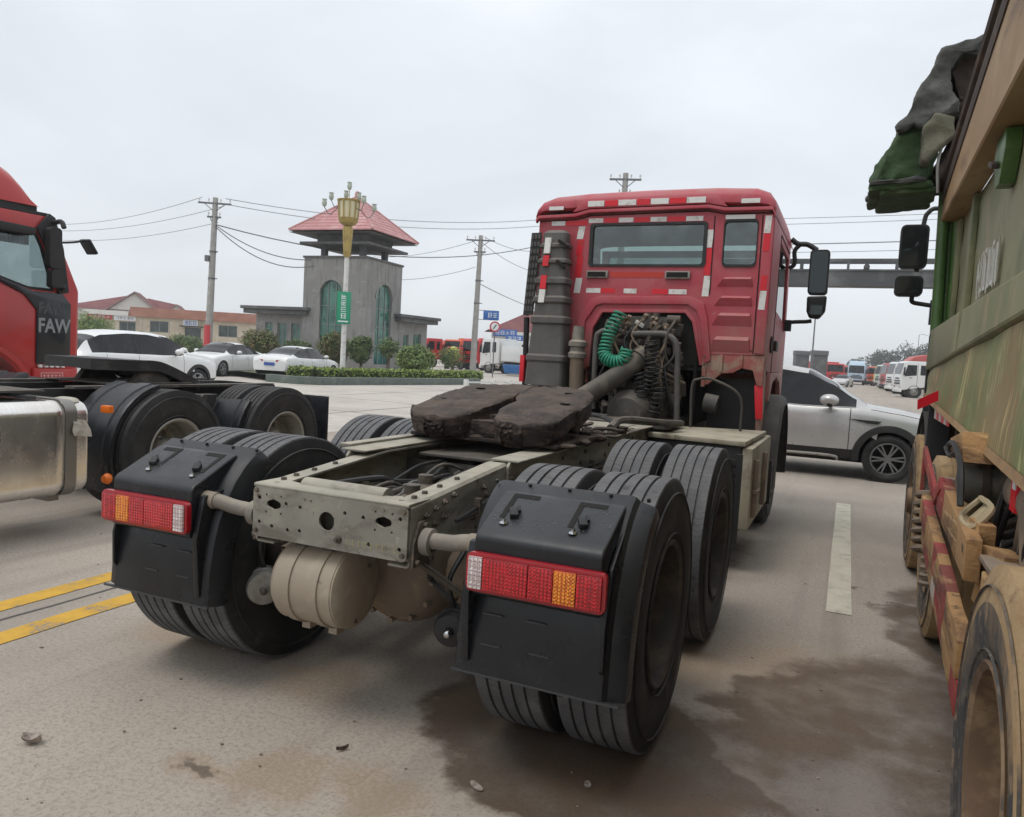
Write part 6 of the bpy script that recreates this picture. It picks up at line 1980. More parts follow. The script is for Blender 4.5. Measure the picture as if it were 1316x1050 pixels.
# fuel tank: rounded aluminium box with strap
ft = sub('fuel_tank', C2, (-0.90, 3.35, 0.67))
b = MB()
rows = []
sec = [(-1.08, 0.90), (-1.075, 0.965), (-1.05, 0.99), (-0.86, 0.992), (-0.855, 1.0), (-0.80, 1.0), (-0.795, 0.992), (0.9, 0.992), (1.02, 0.97), (1.05, 0.9)]
for y, k in sec:
    pts = rrect(-0.335 * k, 0.335 * k, -0.36 * k, 0.36 * k, 0.11 * k, 7)
    rows.append([(x, y, z) for x, z in pts] + [(pts[0][0], y, pts[0][1])])
b.sheet(rows)
for r in (rows[0], rows[-1]):
    b.add(r[:-1], [tuple(range(len(r) - 1))])
b.build('tank_shell', m_steel, ft, ang=50)
for y in (-0.93, 0.45):
    pts = rrect(-0.341, 0.341, -0.366, 0.366, 0.112, 7); pi = rrect(-0.334, 0.334, -0.359, 0.359, 0.11, 7)
    b = MB(); b.strip(pts + [pts[0]], pi + [pi[0]], 'xz', y - 0.045, 0.09); b.bx(-0.15, 0.35, y - 0.04, y + 0.04, -0.42, -0.37)
    b.build('strap', M('dull_strap_steel', (0.25, 0.24, 0.22), 0.4, metal=0.7), ft)
b = MB(); b.ball((-0.17, -1.0, 0.345), (0.12, 0.08, 0.035), 12, 8); b.sheet([[(-0.10 - 0.27 * math.sin(i / 8 * 1.57), -1.06 - 0.022 * math.sin(i), 0.352 - 0.27 * (1 - math.cos(i / 8 * 1.57))), (-0.10 - 0.27 * math.sin(i / 8 * 1.57), -0.93 + 0.014 * math.sin(i * 2), 0.366 - 0.27 * (1 - math.cos(i / 8 * 1.57)))] for i in range(9)])
b.build('rag', M('pale_dirty_rag', (0.45, 0.42, 0.36), 0.95, var=[((0.3, 0.27, 0.22), 12, 0.45, 0.65)]), C2 and ft, jitter=0.01)
b = MB(); b.bx(-0.15, 0.35, -0.2, 1.0, 0.37, 0.385); b.build('chequer_plate', m_rimgrey, ft, bevel=0.004)
for i in range(4):
    MB().tube(smooth_path([(-1.1 + i * .1, 2.6, 1.05), (-0.9 + i * 0.05, 2.9, 1.075), (-1.05 + i * 0.12, 3.4, 1.07), (-0.8, 3.9, 1.08)], 5), 0.014, 6).build('air_hose', m_teal if i % 2 else m_rubber, C2)
b = MB(); b.bx(-1.05, -0.3, 2.5, 4.0, 1.085, 1.10); b.build('walkway', m_framedark, C2)
# its coupling plate
cp = sub('fifth_wheel', C2)
b = MB()
for s in (1, -1):
    rows = []
    for i in range(26):
        y = 0.36 + 1.20 * i / 25
        z = 1.31 + 0.012 * (y - 0.9) - (0.42 * (0.95 - y) ** 1.2 if y < 0.95 else 0)
        xi = max(0, 0.2 - 0.25 * (y - 0.28)) if y < 0.95 else 0.0
        xo = 0.45 * (min(1, 0.75 + (y - 0.28) * 1.5)) if y < 1.1 else 0.45 * math.sqrt(max(0, 1 - ((y - 1.1) / 0.56) ** 3)) + 0.01
        rows.append([(s * xi, y, z - 0.09), (s * xi, y, z - 0.01)] + [(s * (xi + (xo - xi) * q / 8), y, z + 0.004 * noise.noise(Vector((q, y * 9, s)))) for q in range(9)] + [(s * xo, y, z - 0.02), (s * xo, y, z - 0.10)])
    b.sheet(rows)
    for r in (rows[0], rows[-1]): b.add(r, [tuple(range(len(r)))])
b.build('top_plate', M('black_greased_plate', (0.022, 0.021, 0.021), 0.5, var=[((0.06, 0.055, 0.05), 6, 0.5, 0.7)], bump=(20, 0.4, 0.008)), cp, ang=50)
b = MB()
for s in (1, -1):
    b.prism([(0.75, 1.09), (1.2, 1.09), (1.08, 1.24), (0.88, 1.24)], 'yz', s * 0.37 - 0.04, s * 0.37 + 0.04)
b.bx(-0.47, 0.47, 0.55, 1.45, 1.0865, 1.10); b.cyl((-0.3, 0.75, 1.18), (0.3, 0.75, 1.18), 0.05, n=14)
b.build('pedestal', m_framedark, cp, bevel=0.006)


# ------------------------------------------------------------------ red high-roof cab behind it, facing away
C3 = thing('tractor_truck', 'bright red high roof cab with black corner panel behind the dark chassis', 'truck', (-8.85, 2.6, 0))
cb = sub('cab', C3)
def Y3(y): return y - 2.6
XS = 1.25
for s in (1, -1):
    o = [(Y3(1.55), 1.0), (Y3(1.95), 1.0), (Y3(2.0), 1.15)] + [(0.0 + 0.74 * math.cos(R(180 - 18 * i)), 0.58 + 0.74 * math.sin(R(180 - 18 * i)) * 1.02) for i in range(2, 10)] + [(Y3(3.33), 0.92), (Y3(3.92), 0.90), (Y3(3.95), 2.10), (Y3(3.55), 2.98), (Y3(1.55), 2.98)]
    w = [(Y3(2.0), 2.16), (Y3(2.88), 2.17), (Y3(3.05), 2.12), (Y3(3.30), 2.05), (Y3(3.62), 2.05), (Y3(3.46), 2.60), (Y3(3.38), 2.76), (Y3(2.0), 2.80)]
    MB().plate(o, [w], 'yz', s * XS - (0.05 if s > 0 else 0), 0.05).build('side_panel', m_redbright, cb, bevel=0.012)
    f = sub('side_window', cb)
    MB().plate(w, [], 'yz', s * (XS - 0.03) - 0.003, 0.006).build('pane', m_clear, f)
    cy, cz = Y3(2.9), 2.45
    wi = [(cy + (a - cy) * 0.95, cz + (c - cz) * 0.92) for a, c in w]
    MB().strip(w + [w[0]], wi + [wi[0]], 'yz', s * (XS - 0.012) - 0.012, 0.024).build('seal', m_rubber, f)
    xa, xb = (XS + 0.0015, XS + 0.02) if s > 0 else (-XS - 0.02, -XS - 0.0015)
    b = MB(); b.prism([(Y3(3.33), 2.03), (Y3(2.93), 2.15), (Y3(2.93), 2.10), (Y3(3.22), 1.98), (Y3(3.38), 1.80), (Y3(3.38), 1.12), (Y3(3.84), 1.12), (Y3(3.84), 1.90), (Y3(3.72), 2.03)], 'yz', xa, xb); b.build('corner_panel', M('gloss_black_panel', (0.012, 0.016, 0.02), 0.22, coat=0.4), cb, bevel=0.006)
    b = MB(); b.prism([(Y3(3.36), 2.82), (Y3(3.52), 3.02), (Y3(3.60), 2.98), (Y3(3.72), 2.60), (Y3(3.80), 2.05), (Y3(3.66), 2.02), (Y3(3.55), 2.45)], 'yz', xa, xb + s * 0.02 if s > 0 else xb); b.build('pillar_trim', m_black, cb, bevel=0.01)
    b = MB(); b.prism([(Y3(2.2), 2.72), (Y3(3.27), 2.70), (Y3(3.30), 2.80), (Y3(2.2), 2.83)], 'yz', min(s * XS, s * (XS + 0.14)), max(s * XS, s * (XS + 0.14))); b.build('window_visor', m_black, cb, bevel=0.02)
    mrr = sub('mirror', cb)
    b = MB(); b.plate([(y, z) for y, z in rrect(Y3(3.44), Y3(3.60), 2.33, 2.84, 0.05)], [], 'yz', min(s * (XS + .06), s * (XS + .17)), 0.11); b.build('housing', m_black, mrr, bevel=0.04, seg=3)
    b = MB(); b.plate([(y, z) for y, z in rrect(Y3(3.47), Y3(3.62), 2.09, 2.31, 0.04)], [], 'yz', min(s * (XS + .06), s * (XS + .17)), 0.11); b.build('lower_housing', m_black, mrr, bevel=0.04, seg=3)
    b = MB(); b.tube(smooth_path([(s * XS, Y3(3.56), 2.90), (s * (XS + .14), Y3(3.6), 2.93), (s * (XS + .2), Y3(3.6), 2.85)], 4), 0.03, 8); b.tube([(s * XS, Y3(3.7), 2.08), (s * (XS + 0.15), Y3(3.66), 2.12)], 0.03, 8); b.build('arm', m_black, mrr)
fm = sub('front_mirror', cb)
b = MB(); b.tube(smooth_path([(XS - 0.05, Y3(3.68), 2.68), (XS - 0.02, Y3(3.9), 2.72), (XS - 0.02, Y3(4.05), 2.77)], 4), 0.016, 6); b.build('arm', m_black, fm)
b = MB(); b.cb((XS - 0.02, Y3(4.11), 2.69), (0.20, 0.045, 0.22), (0.62, 0, 0)); b.build('housing', m_black, fm, bevel=0.028, seg=3)
# rounded front corner, front face, roof, rear wall
for s in (1, -1):
    rows = []
    for i in range(9):
        a = R(90 * i / 8)
        x = s * (XS - 0.12 + 0.12 * math.cos(a)); y = Y3(3.86) + 0.16 * math.sin(a)
        rows.append([(x, y, 0.62), (x, y, 2.08)])
    b = MB(); b.sheet(rows); b.build('front_corner', m_redbright, cb)
b = MB(); b.bx(-XS + 0.12, XS - 0.12, Y3(3.99), Y3(4.02), 0.55, 2.08); b.build('front_panel', m_redbright, cb)
b = MB(); b.add([(-XS + .06, Y3(3.98), 2.085), (XS - .06, Y3(3.98), 2.085), (XS - .1, Y3(3.58), 2.98), (-XS + .1, Y3(3.58), 2.98)], [(0, 1, 2, 3)]); b.build('windscreen', m_clear, cb)
MB().bx(-XS + 0.055, XS - 0.055, Y3(1.55), Y3(1.60), 1.0, 2.98).build('rear_wall', m_redbright, cb)
MB().bx(-XS + 0.055, XS - 0.055, Y3(1.62), Y3(3.9), 1.2, 1.26).build('floor_pan', m_hole, cb)
b = MB()
for x in (-0.6, 0.6):
    b.cb((x, Y3(2.62), 2.15), (0.52, 0.18, 0.95), (-0.2, 0, 0)); b.cb((x, Y3(2.9), 1.72), (0.52, 0.5, 0.18))
b.build('seats', M('grey_seat_cloth', (0.14, 0.14, 0.145), 0.9), cb, bevel=0.04)
b = MB(); b.bx(1.10, 1.15, Y3(2.0), Y3(3.35), 2.60, 2.76)
b.build('curtain', M('grey_window_curtain', (0.22, 0.22, 0.23), 0.9, var=[((0.05, 0.05, 0.05), 30, 0.5, 0.6, (1, 3, 0.05))]), cb)
MB().bx(-XS, XS, Y3(1.55), Y3(3.52), 2.985, 3.02).build('roof_gasket', m_black, cb)
b = MB()
rows = []
for y, zt, w in ((1.50, 3.86, 1.14), (1.7, 3.92, 1.17), (2.4, 3.86, 1.19), (2.75, 3.72, 1.20), (3.0, 3.60, 1.205), (3.13, 3.52, 1.21), (3.24, 3.38, 1.215), (3.33, 3.22, 1.22), (3.42, 3.09, 1.22)):
    row = [(-w - 0.03, Y3(y), 3.08)]
    for i in range(13):
        a = PI - PI * i / 12
        ex = 0.35
        cx_, sz_ = math.cos(a), math.sin(a)
        row.append((w * math.copysign(abs(cx_) ** ex, cx_), Y3(y), 3.08 + (zt - 3.08) * max(0, sz_) ** 0.5))
    row.append((w + 0.03, Y3(y), 3.08))
    rows.append(row)
b.sheet(rows); b.add(rows[0], [tuple(range(len(rows[0])))])
b.build('roof_fairing', m_redbright, cb, ang=50)
MB().bx(-1.22, 1.22, Y3(1.55), Y3(3.40), 3.022, 3.078).build('fairing_base', m_black, cb)
# lettering on the corner panel, step and fender under the door
lt = link('lettering', text_mesh('lettering', 'FAW', 0.25, M('silver_badge_paint', (0.26, 0.275, 0.28), 0.4), 0.004, 0.006), cb, (XS + 0.024, Y3(3.61), 1.60), (PI / 2, 0, PI / 2))
lt.scale = (0.80, 1.0, 1.0)
lt = link('lettering', text_mesh('lettering', 'FAW', 0.2, M('dull_badge_paint', (0.06, 0.068, 0.072), 0.35), 0.002, 0.004), cb, (XS + 0.022, Y3(3.57), 1.82), (PI / 2, 0, PI / 2))
lt.scale = (0.8, 1.0, 1.0)
b = MB(); b.prism([(Y3(3.30), 0.72), (Y3(3.92), 0.72), (Y3(3.92), 1.06), (Y3(3.34), 1.06)], 'yz', XS + 0.001, XS + 0.05); b.build('step_panel', m_redbright, cb, bevel=0.01)
b = MB()
for i in range(5):
    b.bx(XS + 0.02, XS + 0.055, Y3(3.40) + i * 0.075, Y3(3.44) + i * 0.075, 1.075, 1.11)
b.build('step_teeth', m_whitetape, cb)['kind'] = 'stuff'
b = MB(); b.strip([(Y3(3.42), 0.86), (Y3(3.72), 0.86), (Y3(3.72), 1.01), (Y3(3.42), 1.01), (Y3(3.42), 0.86)], [(Y3(3.43), 0.87), (Y3(3.71), 0.87), (Y3(3.71), 1.0), (Y3(3.43), 1.0), (Y3(3.43), 0.87)], 'yz', XS + 0.0505, 0.003)
for i in range(5):
    y = Y3(3.45) + i * 0.052
    b.bx(XS + 0.0505, XS + 0.053, y, y + 0.035, 0.965, 0.978); b.bx(XS + 0.0505, XS + 0.053, y, y + 0.035, 0.90, 0.912); b.bx(XS + 0.0505, XS + 0.0535, y + 0.012, y + 0.022, 0.895, 0.985)
b.build('step_lettering', M('pale_pink_print', (0.6, 0.35, 0.33), 0.5), cb)
b = MB()
for s in (1, -1):
    rows = []
    for i in range(13):
        a = R(170 - 150 * i / 12)
        rows.append([(s * q, 0.70 * math.cos(a), 0.58 + 0.72 * math.sin(a)) for q in (0.7, 1.24)] + [(s * 1.28, 0.74 * math.cos(a), 0.58 + 0.76 * math.sin(a)), (s * 1.28, 0.80 * math.cos(a), 0.58 + 0.82 * math.sin(a))])
    b.sheet(rows)
b.build('front_fender', m_redbright, C3)
for s in (1, -1):
    wheel(C3, s * 1.08, 0, RT, s, TY_FLAT, RIM_FLAT)
    for y in (-3.3, -4.7):
        wheel(C3, s * 1.08, y, RT, s, TY_FLAT, RIM_GREY)
    MB().bx(min(s * .36, s * .43), max(s * .36, s * .43), -5.4, 1.0, 0.78, 1.02).build('chassis_rail', m_black, C3)


# ------------------------------------------------------------------ passenger cars
def lerp_tab(tab, y):
    if y <= tab[0][0]: return tab[0][1:]
    for a, c in zip(tab, tab[1:]):
        if y <= c[0]:
            t = (y - a[0]) / (c[0] - a[0])
            t = t * t * (3 - 2 * t) * 0.35 + t * 0.65
            return tuple(p + (q - p) * t for p, q in zip(a[1:], c[1:]))
    return tab[-1][1:]


CAR_TY = tyre_mesh('tyre', [m_tyre, m_tyre], Rr=0.345, w=0.23, rim=0.232, grooves=3, n=44, gd=0.007)


def alloy(name, mat, r=0.232, spokes=5, dark=m_hole):
    b = MB()
    b.lathe([(r + 0.003, 0.07), (r + 0.004, 0.105), (r - 0.012, 0.108), (r - 0.022, 0.07), (r - 0.03, -0.06)], n=40)
    for i in range(spokes):
        a = 2 * PI * i / spokes
        for d in (-0.16, 0.16):
            p0 = Vector((0.092, 0.05 * math.cos(a + d), 0.05 * math.sin(a + d))); p1 = Vector((0.098, (r - 0.015) * math.cos(a + d * 0.9), (r - 0.015) * math.sin(a + d * 0.9)))
            b.bar(p0, p1, 0.022, 0.045, (1, 0, 0))
    b.lathe([(0.0, 0.105), (0.05, 0.105), (0.06, 0.09), (0.06, 0.06)], n=20)
    b.cur = 1
    b.lathe([(0.0, 0.02), (r - 0.02, 0.02)], n=32)
    return b.mesh(name, [mat, dark], bevel=0)


AL_DARK = alloy('rim', M('dark_alloy', (0.2, 0.2, 0.205), 0.4, metal=0.5), spokes=6)
AL_SIL = alloy('rim', M('silver_alloy', (0.42, 0.43, 0.44), 0.35, metal=0.7), spokes=5)

SUV = dict(L=4.6, low=[(0, .42), (.2, .34), (.9, .27), (3.7, .27), (4.35, .30), (4.6, .40)],
           prof=[(0, .78, .95, .82, .60), (.06, .96, 1.02, .88, .62), (.35, 1.06, 1.40, .915, .64), (.75, 1.07, 1.58, .925, .655), (1.5, 1.06, 1.655, .93, .665), (2.1, 1.05, 1.655, .93, .665), (2.55, 1.04, 1.60, .93, .655), (2.9, 1.045, 1.43, .93, .66), (3.25, 1.055, 1.19, .925, .70), (3.42, 1.045, 1.09, .92, .72), (3.8, 1.0, 1.045, .91, .70), (4.2, .94, .985, .885, .66), (4.45, .86, .90, .82, .60), (4.57, .74, .78, .74, .55), (4.6, .66, .68, .70, .5)],
           side=(0.42, 3.30), ws=(2.55, 3.40), rw=(0.05, 0.62), wheels=(0.87, 3.72), arch=0.40, clad=True)
SEDAN = dict(L=4.65, low=[(0, .42), (.2, .30), (.9, .22), (3.7, .22), (4.4, .25), (4.65, .38)],
             prof=[(0, .80, .84, .74, .60), (.08, .95, 1.0, .82, .62), (.45, .98, 1.06, .875, .64), (.75, .97, 1.12, .895, .60), (1.35, .95, 1.37, .905, .57), (1.9, .94, 1.455, .91, .585), (2.4, .93, 1.45, .91, .585), (2.75, .93, 1.36, .91, .585), (3.15, .94, 1.14, .905, .64), (3.42, .93, .99, .90, .68), (3.9, .87, .93, .88, .66), (4.3, .78, .83, .82, .6), (4.55, .66, .70, .72, .5), (4.65, .56, .58, .66, .45)],
             side=(0.75, 3.2), ws=(2.42, 3.38), rw=(0.62, 1.62), wheels=(0.95, 3.72), arch=0.36, clad=False)


def section(P, low, y):
    zb, zt, wb, wt = lerp_tab(P, y)
    zl = lerp_tab(low, y)[0]
    h = zb - zl
    pts = [(wb * 0.86, zl), (wb * 0.955, zl + 0.04), (wb * 0.985, zl + h * 0.22), (wb * 1.0, zl + h * 0.45), (wb * 1.005, zl + h * 0.62), (wb * 0.992, zl + h * 0.82), (wb * 0.965, zb - 0.015), (wb * 0.945, zb)]
    gh = zt - zb
    if gh > 0.08:
        wt2 = wt
        k = min(1, (gh - 0.08) / 0.2)
        wm = wb * 0.93
        pts += [(wm, zb + 0.012), (wm + (wt2 - wm) * 0.33, zb + gh * 0.30), (wm + (wt2 - wm) * 0.66, zb + gh * 0.60), (wt2 + 0.02, zt - gh * 0.13), (wt2 - 0.05, zt - 0.035), (wt2 * 0.62, zt - 0.008), (wt2 * 0.3, zt), (0, zt + 0.003)]
    else:
        wm = wb * 0.93
        pts += [(wm, zb + 0.004), (wm * 0.95, zb + gh * 0.3), (wm * 0.9, zb + gh * 0.5), (wm * 0.82, zb + gh * 0.7), (wm * 0.7, zb + gh * 0.85), (wm * 0.48, zt - 0.003), (wm * 0.24, zt), (0, zt + 0.004)]
    return pts


def car(spec, label, loc, rz, paint, rim, group=None, glass=m_carglass, plate_col=None):
    t = thing('parked_car', label, 'car', loc, rz, group)
    L = spec['L']
    N = 93
    ys = sorted(set([round(L * i / (N - 1), 4) for i in range(N)]))
    secs = [section(spec['prof'], spec['low'], y) for y in ys]
    M_ = len(secs[0])
    body, glassf, clad = [], [], []
    wy = spec['wheels']; ra = spec['arch']; zc = 0.345
    V = []
    for side in (1, -1):
        for y, s in zip(ys, secs):
            for (x, z) in s:
                V.append([side * x, y, z])
    # pull arch edges onto true circles
    def idx(sd, i, j): return sd * len(ys) * M_ + i * M_ + j
    for sd in range(2):
        for i, y in enumerate(ys):
            for j in range(0, 7):
                v = V[idx(sd, i, j)]
                for w in wy:
                    d = math.hypot(v[1] - w, v[2] - zc)
                    if ra - 0.07 < d < ra + 0.035:
                        k = ra / d
                        v[1] = w + (v[1] - w) * k; v[2] = zc + (v[2] - zc) * k
    for sd in range(2):
        for i in range(len(ys) - 1):
            for j in range(M_ - 1):
                q = [idx(sd, i, j), idx(sd, i + 1, j), idx(sd, i + 1, j + 1), idx(sd, i, j + 1)]
                cy = sum(V[a][1] for a in q) / 4; cz = sum(V[a][2] for a in q) / 4
                if any(math.hypot(cy - w, cz - zc) < ra - 0.012 for w in wy) and j < 7:
                    continue
                zb, zt, wb, wt = lerp_tab(spec['prof'], (ys[i] + ys[i + 1]) / 2)
                gh = zt - zb
                isg = False
                if gh > 0.1 and 8 <= j <= 10 and spec['side'][0] < cy < spec['side'][1] and gh > 0.14:
                    isg = True
                if gh > 0.06 and (j >= 11) and (spec['ws'][0] < cy < spec['ws'][1]) : isg = True
                if gh > 0.02 and j >= 11 and spec['rw'][0] < cy < spec['rw'][1]: isg = True
                isc = spec['clad'] and j <= 1
                (glassf if isg else clad if isc else body).append(q)

    def part(name, faces, mat, off=0.0):
        used = sorted({a for q in faces for a in q}); mp = {a: i for i, a in enumerate(used)}
        b = MB(); b.add([V[a] for a in used], [[mp[a] for a in q] for q in faces])
        me = b.mesh(name, mat, ang=42)
        return link(name, me, t)
    part('body', body, paint)
    if clad:
        half = len(ys) * M_
        part('cladding', [q for q in clad if q[0] < half], m_black); part('cladding', [q for q in clad if q[0] >= half], m_black)
    g = part('windows', glassf, glass)
    # end caps
    for i in (0, len(ys) - 1):
        pts = [V[idx(0, i, j)] for j in range(M_)] + [V[idx(1, i, j)] for j in range(M_ - 2, -1, -1)]
        MB().add(pts, [tuple(range(len(pts)))]).build('bumper_face', paint if not spec['clad'] else m_black, t)
    b = MB(); b.bx(-0.72, 0.72, 0.25, L - 0.3, 0.24, 0.40); b.bx(-0.66, 0.66, 0.5, L - 0.6, 0.40, 0.62)
    b.build('underbody', m_hole, t)
    # pillars
    for s in (1, -1):
        for yp in ((spec['side'][0] + spec['side'][1]) * 0.5 - 0.15,):
            sec = section(spec['prof'], spec['low'], yp)
            b = MB(); b.add([(s * (x + 0.004), yp + e, z) for e in (-0.035, 0.035) for x, z in sec[8:12]], [(0, 1, 5, 4), (1, 2, 6, 5), (2, 3, 7, 6)]); b.build('door_pillar', m_black, t)
        # mirror
        ym = spec['side'][1] - 0.42
        zb, zt, wb, wt = lerp_tab(spec['prof'], ym)
        mr = sub('mirror', t)
        b = MB(); b.ball((s * (wb + 0.13), ym, zb + 0.11), (0.10, 0.135, 0.085), 16, 12); b.build('housing', paint, mr)
        b = MB(); b.bar((s * (wb - 0.04), ym + 0.02, zb + 0.02), (s * (wb + 0.08), ym, zb + 0.05), 0.05, 0.04); b.ball((s * (wb + 0.115), ym + 0.004, zb + 0.055), (0.10, 0.06, 0.045), 12, 8); b.build('base', m_black, mr)
        # door seams
        b = MB()
        for yd in (spec['side'][1] - 0.12, (spec['side'][0] + spec['side'][1]) * 0.5 - 0.15, spec['side'][0] + 0.35):
            sec = section(spec['prof'], spec['low'], yd)
            pts = [(s * (x + 0.0035), yd, z) for x, z in sec[2:8]]
            b.add([(p[0], p[1] - 0.005, p[2]) for p in pts] + [(p[0], p[1] + 0.005, p[2]) for p in pts], [(k, k + 1, k + 7, k + 6) for k in range(5)])
        b.build('door_seam', m_hole, t, fix=False)
        for yd in (spec['side'][1] - 1.25, spec['side'][1] - 2.2):
            sec = section(spec['prof'], spec['low'], yd)
            b = MB(); b.cb((s * (sec[5][0] + 0.012), yd, sec[5][1] + 0.0), (0.02, 0.2, 0.028)); b.build('door_handle', paint, t, bevel=0.006)
        # lamps
        sec = section(spec['prof'], spec['low'], L - 0.22)
        b = MB(); b.add([(s * (sec[6][0] + 0.01), L - 0.22, sec[6][1] - 0.03), (s * (sec[5][0] + 0.012), L - 0.22, sec[5][1] - 0.03), (s * 0.48, L - 0.02, sec[5][1] - 0.08), (s * 0.52, L - 0.03, sec[6][1] - 0.1), (s * 0.74, L - 0.55, sec[6][1] + 0.06)], [(0, 1, 2, 3), (0, 3, 4)]); b.build('headlight', m_lampwhite, t)
        sec = section(spec['prof'], spec['low'], 0.10)
        b = MB(); b.add([(s * (sec[5][0] + 0.012), 0.42, sec[6][1] - 0.02), (s * (sec[5][0] + 0.012), 0.40, sec[6][1] - 0.14), (s * (sec[5][0] - 0.03), 0.06, sec[6][1] - 0.16), (s * 0.30, -0.012, sec[6][1] - 0.15), (s * 0.30, -0.012, sec[6][1] - 0.08), (s * (sec[6][0] - 0.02), 0.05, sec[6][1] - 0.05)], [(0, 1, 2, 5), (5, 2, 3, 4)]); b.build('tail_light', m_lampbody, t)
        if spec['clad']:
            for w in wy:
                rows = []
                for i in range(25):
                    a = R(-8 + 196 * i / 24)
                    row = []
                    for rr_, o in ((ra - 0.012, -0.03), (ra - 0.008, 0.018), (ra + 0.03, 0.022), (ra + 0.085, 0.016), (ra + 0.092, -0.012)):
                        y, z = w + rr_ * math.cos(a), zc + rr_ * math.sin(a)
                        sec = section(spec['prof'], spec['low'], min(max(y, 0.02), L - 0.02))
                        x = sec[0][0]
                        for p_, q_ in zip(sec[:8], sec[1:8]):
                            if p_[1] <= z <= q_[1]:
                                x = p_[0] + (q_[0] - p_[0]) * (z - p_[1]) / max(1e-6, q_[1] - p_[1])
                        if z < sec[1][1]: x = sec[1][0]
                        row.append((s * (x + o), y, z))
                    rows.append(row)
                b = MB(); b.sheet(rows); b.build('arch_cladding', m_black, t, ang=45)
        for w in wy:
            wh = sub('wheel', t, (s * (spec['prof'][5][3] - 0.135), w, zc), (0.3 * w, 0, 0) if s > 0 else (0.3 * w, 0, PI))
            link('tyre', CAR_TY, wh); link('rim', rim, wh)
    for w in wy:
        b = MB(); rows = []
        for i in range(15):
            a = R(-15 + 210 * i / 14)
            rows.append([(x, w + ra * math.cos(a), zc + ra * math.sin(a)) for x in (-0.90, -0.55, 0.55, 0.90)])
        b.sheet([r[:2] for r in rows]); b.sheet([r[2:] for r in rows])
        b.build('wheel_housing', m_hole, t)
    b = MB(); b.bx(-0.24, 0.24, -0.02, -0.005, 0.62, 0.75); b.build('number_plate', M('blue_number_plate', (0.04, 0.10, 0.35), 0.4), t)
    return t


m_silver = M('dusty_silver_car_paint', (0.50, 0.50, 0.49), 0.26, metal=0.4, coat=0.5, var=[((0.42, 0.415, 0.40), 0.9, 0.45, 0.7)], dust=((0.5, 0.45, 0.38), 0.25, 0.05))
m_whitecar = M('white_car_paint', (0.74, 0.75, 0.74), 0.25, coat=0.6, var=[((0.68, 0.68, 0.66), 0.9, 0.45, 0.7)])
SUVC = car(SUV, 'silver electric crossover with black wheel arches crossing beside the red cab', (-1.30, 10.15, 0), -PI / 2, m_silver, AL_DARK)
b = MB(); b.tube(smooth_path([(0.95, 1.35, 0.30), (0.985, 1.42, 0.335), (0.99, 2.2, 0.335), (0.985, 2.95, 0.335), (0.95, 3.05, 0.28)], 4), 0.022, 8); b.build('side_step', m_rimgrey, SUVC)
for s in (1, -1):
    b = MB(); pts = []
    for k in range(14):
        y = 3.45 + 0.95 * k / 13
        sec = section(SUV['prof'], SUV['low'], y)
        pts.append((s * (sec[7][0] + 0.001), y, sec[7][1] + 0.004))
    b.sheet([[(p[0], p[1], p[2] - 0.004), (p[0] - s * 0.004, p[1], p[2] + 0.004)] for p in pts]); b.build('bonnet_seam', m_hole, SUVC, fix=False)
    b = MB(); b.sheet([[(s * (section(SUV['prof'], SUV['low'], y)[7][0] + 0.004), y, section(SUV['prof'], SUV['low'], y)[7][1] - 0.010), (s * (section(SUV['prof'], SUV['low'], y)[7][0] + 0.003), y, section(SUV['prof'], SUV['low'], y)[7][1] + 0.006)] for y in [0.5 + 2.75 * k / 20 for k in range(21)]]); b.build('window_trim', m_black, SUVC, fix=False)
b = MB(); b.prism([(3.16, 0.895), (3.60, 0.885), (3.56, 0.84), (3.42, 0.845)], 'yz', 0.925, 0.938); b.build('fender_badge', m_black, SUVC)
car(SUV, 'large white car with dark windows behind the dark chassis coupling', (-15.75, 9.35, 0), 0.02, m_whitecar, AL_SIL)
car(SUV, 'white car half hidden beyond the large white car, bonnet showing', (-18.6, 12.1, 0), 0.0, m_whitecar, AL_DARK)


def placed(center, rz, L):
    return (center[0] + math.sin(rz) * L / 2, center[1] - math.cos(rz) * L / 2, 0)


car(SEDAN, 'white sedan facing the road in front of the reddish round shrub', placed((-23.557, 22.821, 0.000), R(192), 4.65), R(192), m_whitecar, AL_SIL, 'white sedans by the island')
car(SEDAN, 'white sedan parked tail out beside the hedge end', placed((-20.136, 23.744, 0.000), R(9), 4.65), R(9), m_whitecar, AL_SIL, 'white sedans by the island')


# ------------------------------------------------------------------ far trucks
TY_FAR = tyre_mesh('tyre', [m_tyre, m_tyre], grooves=1, n=24)
RIM_FAR = rim_mesh('rim', m_rimgrey, deep=False, nuts=0)


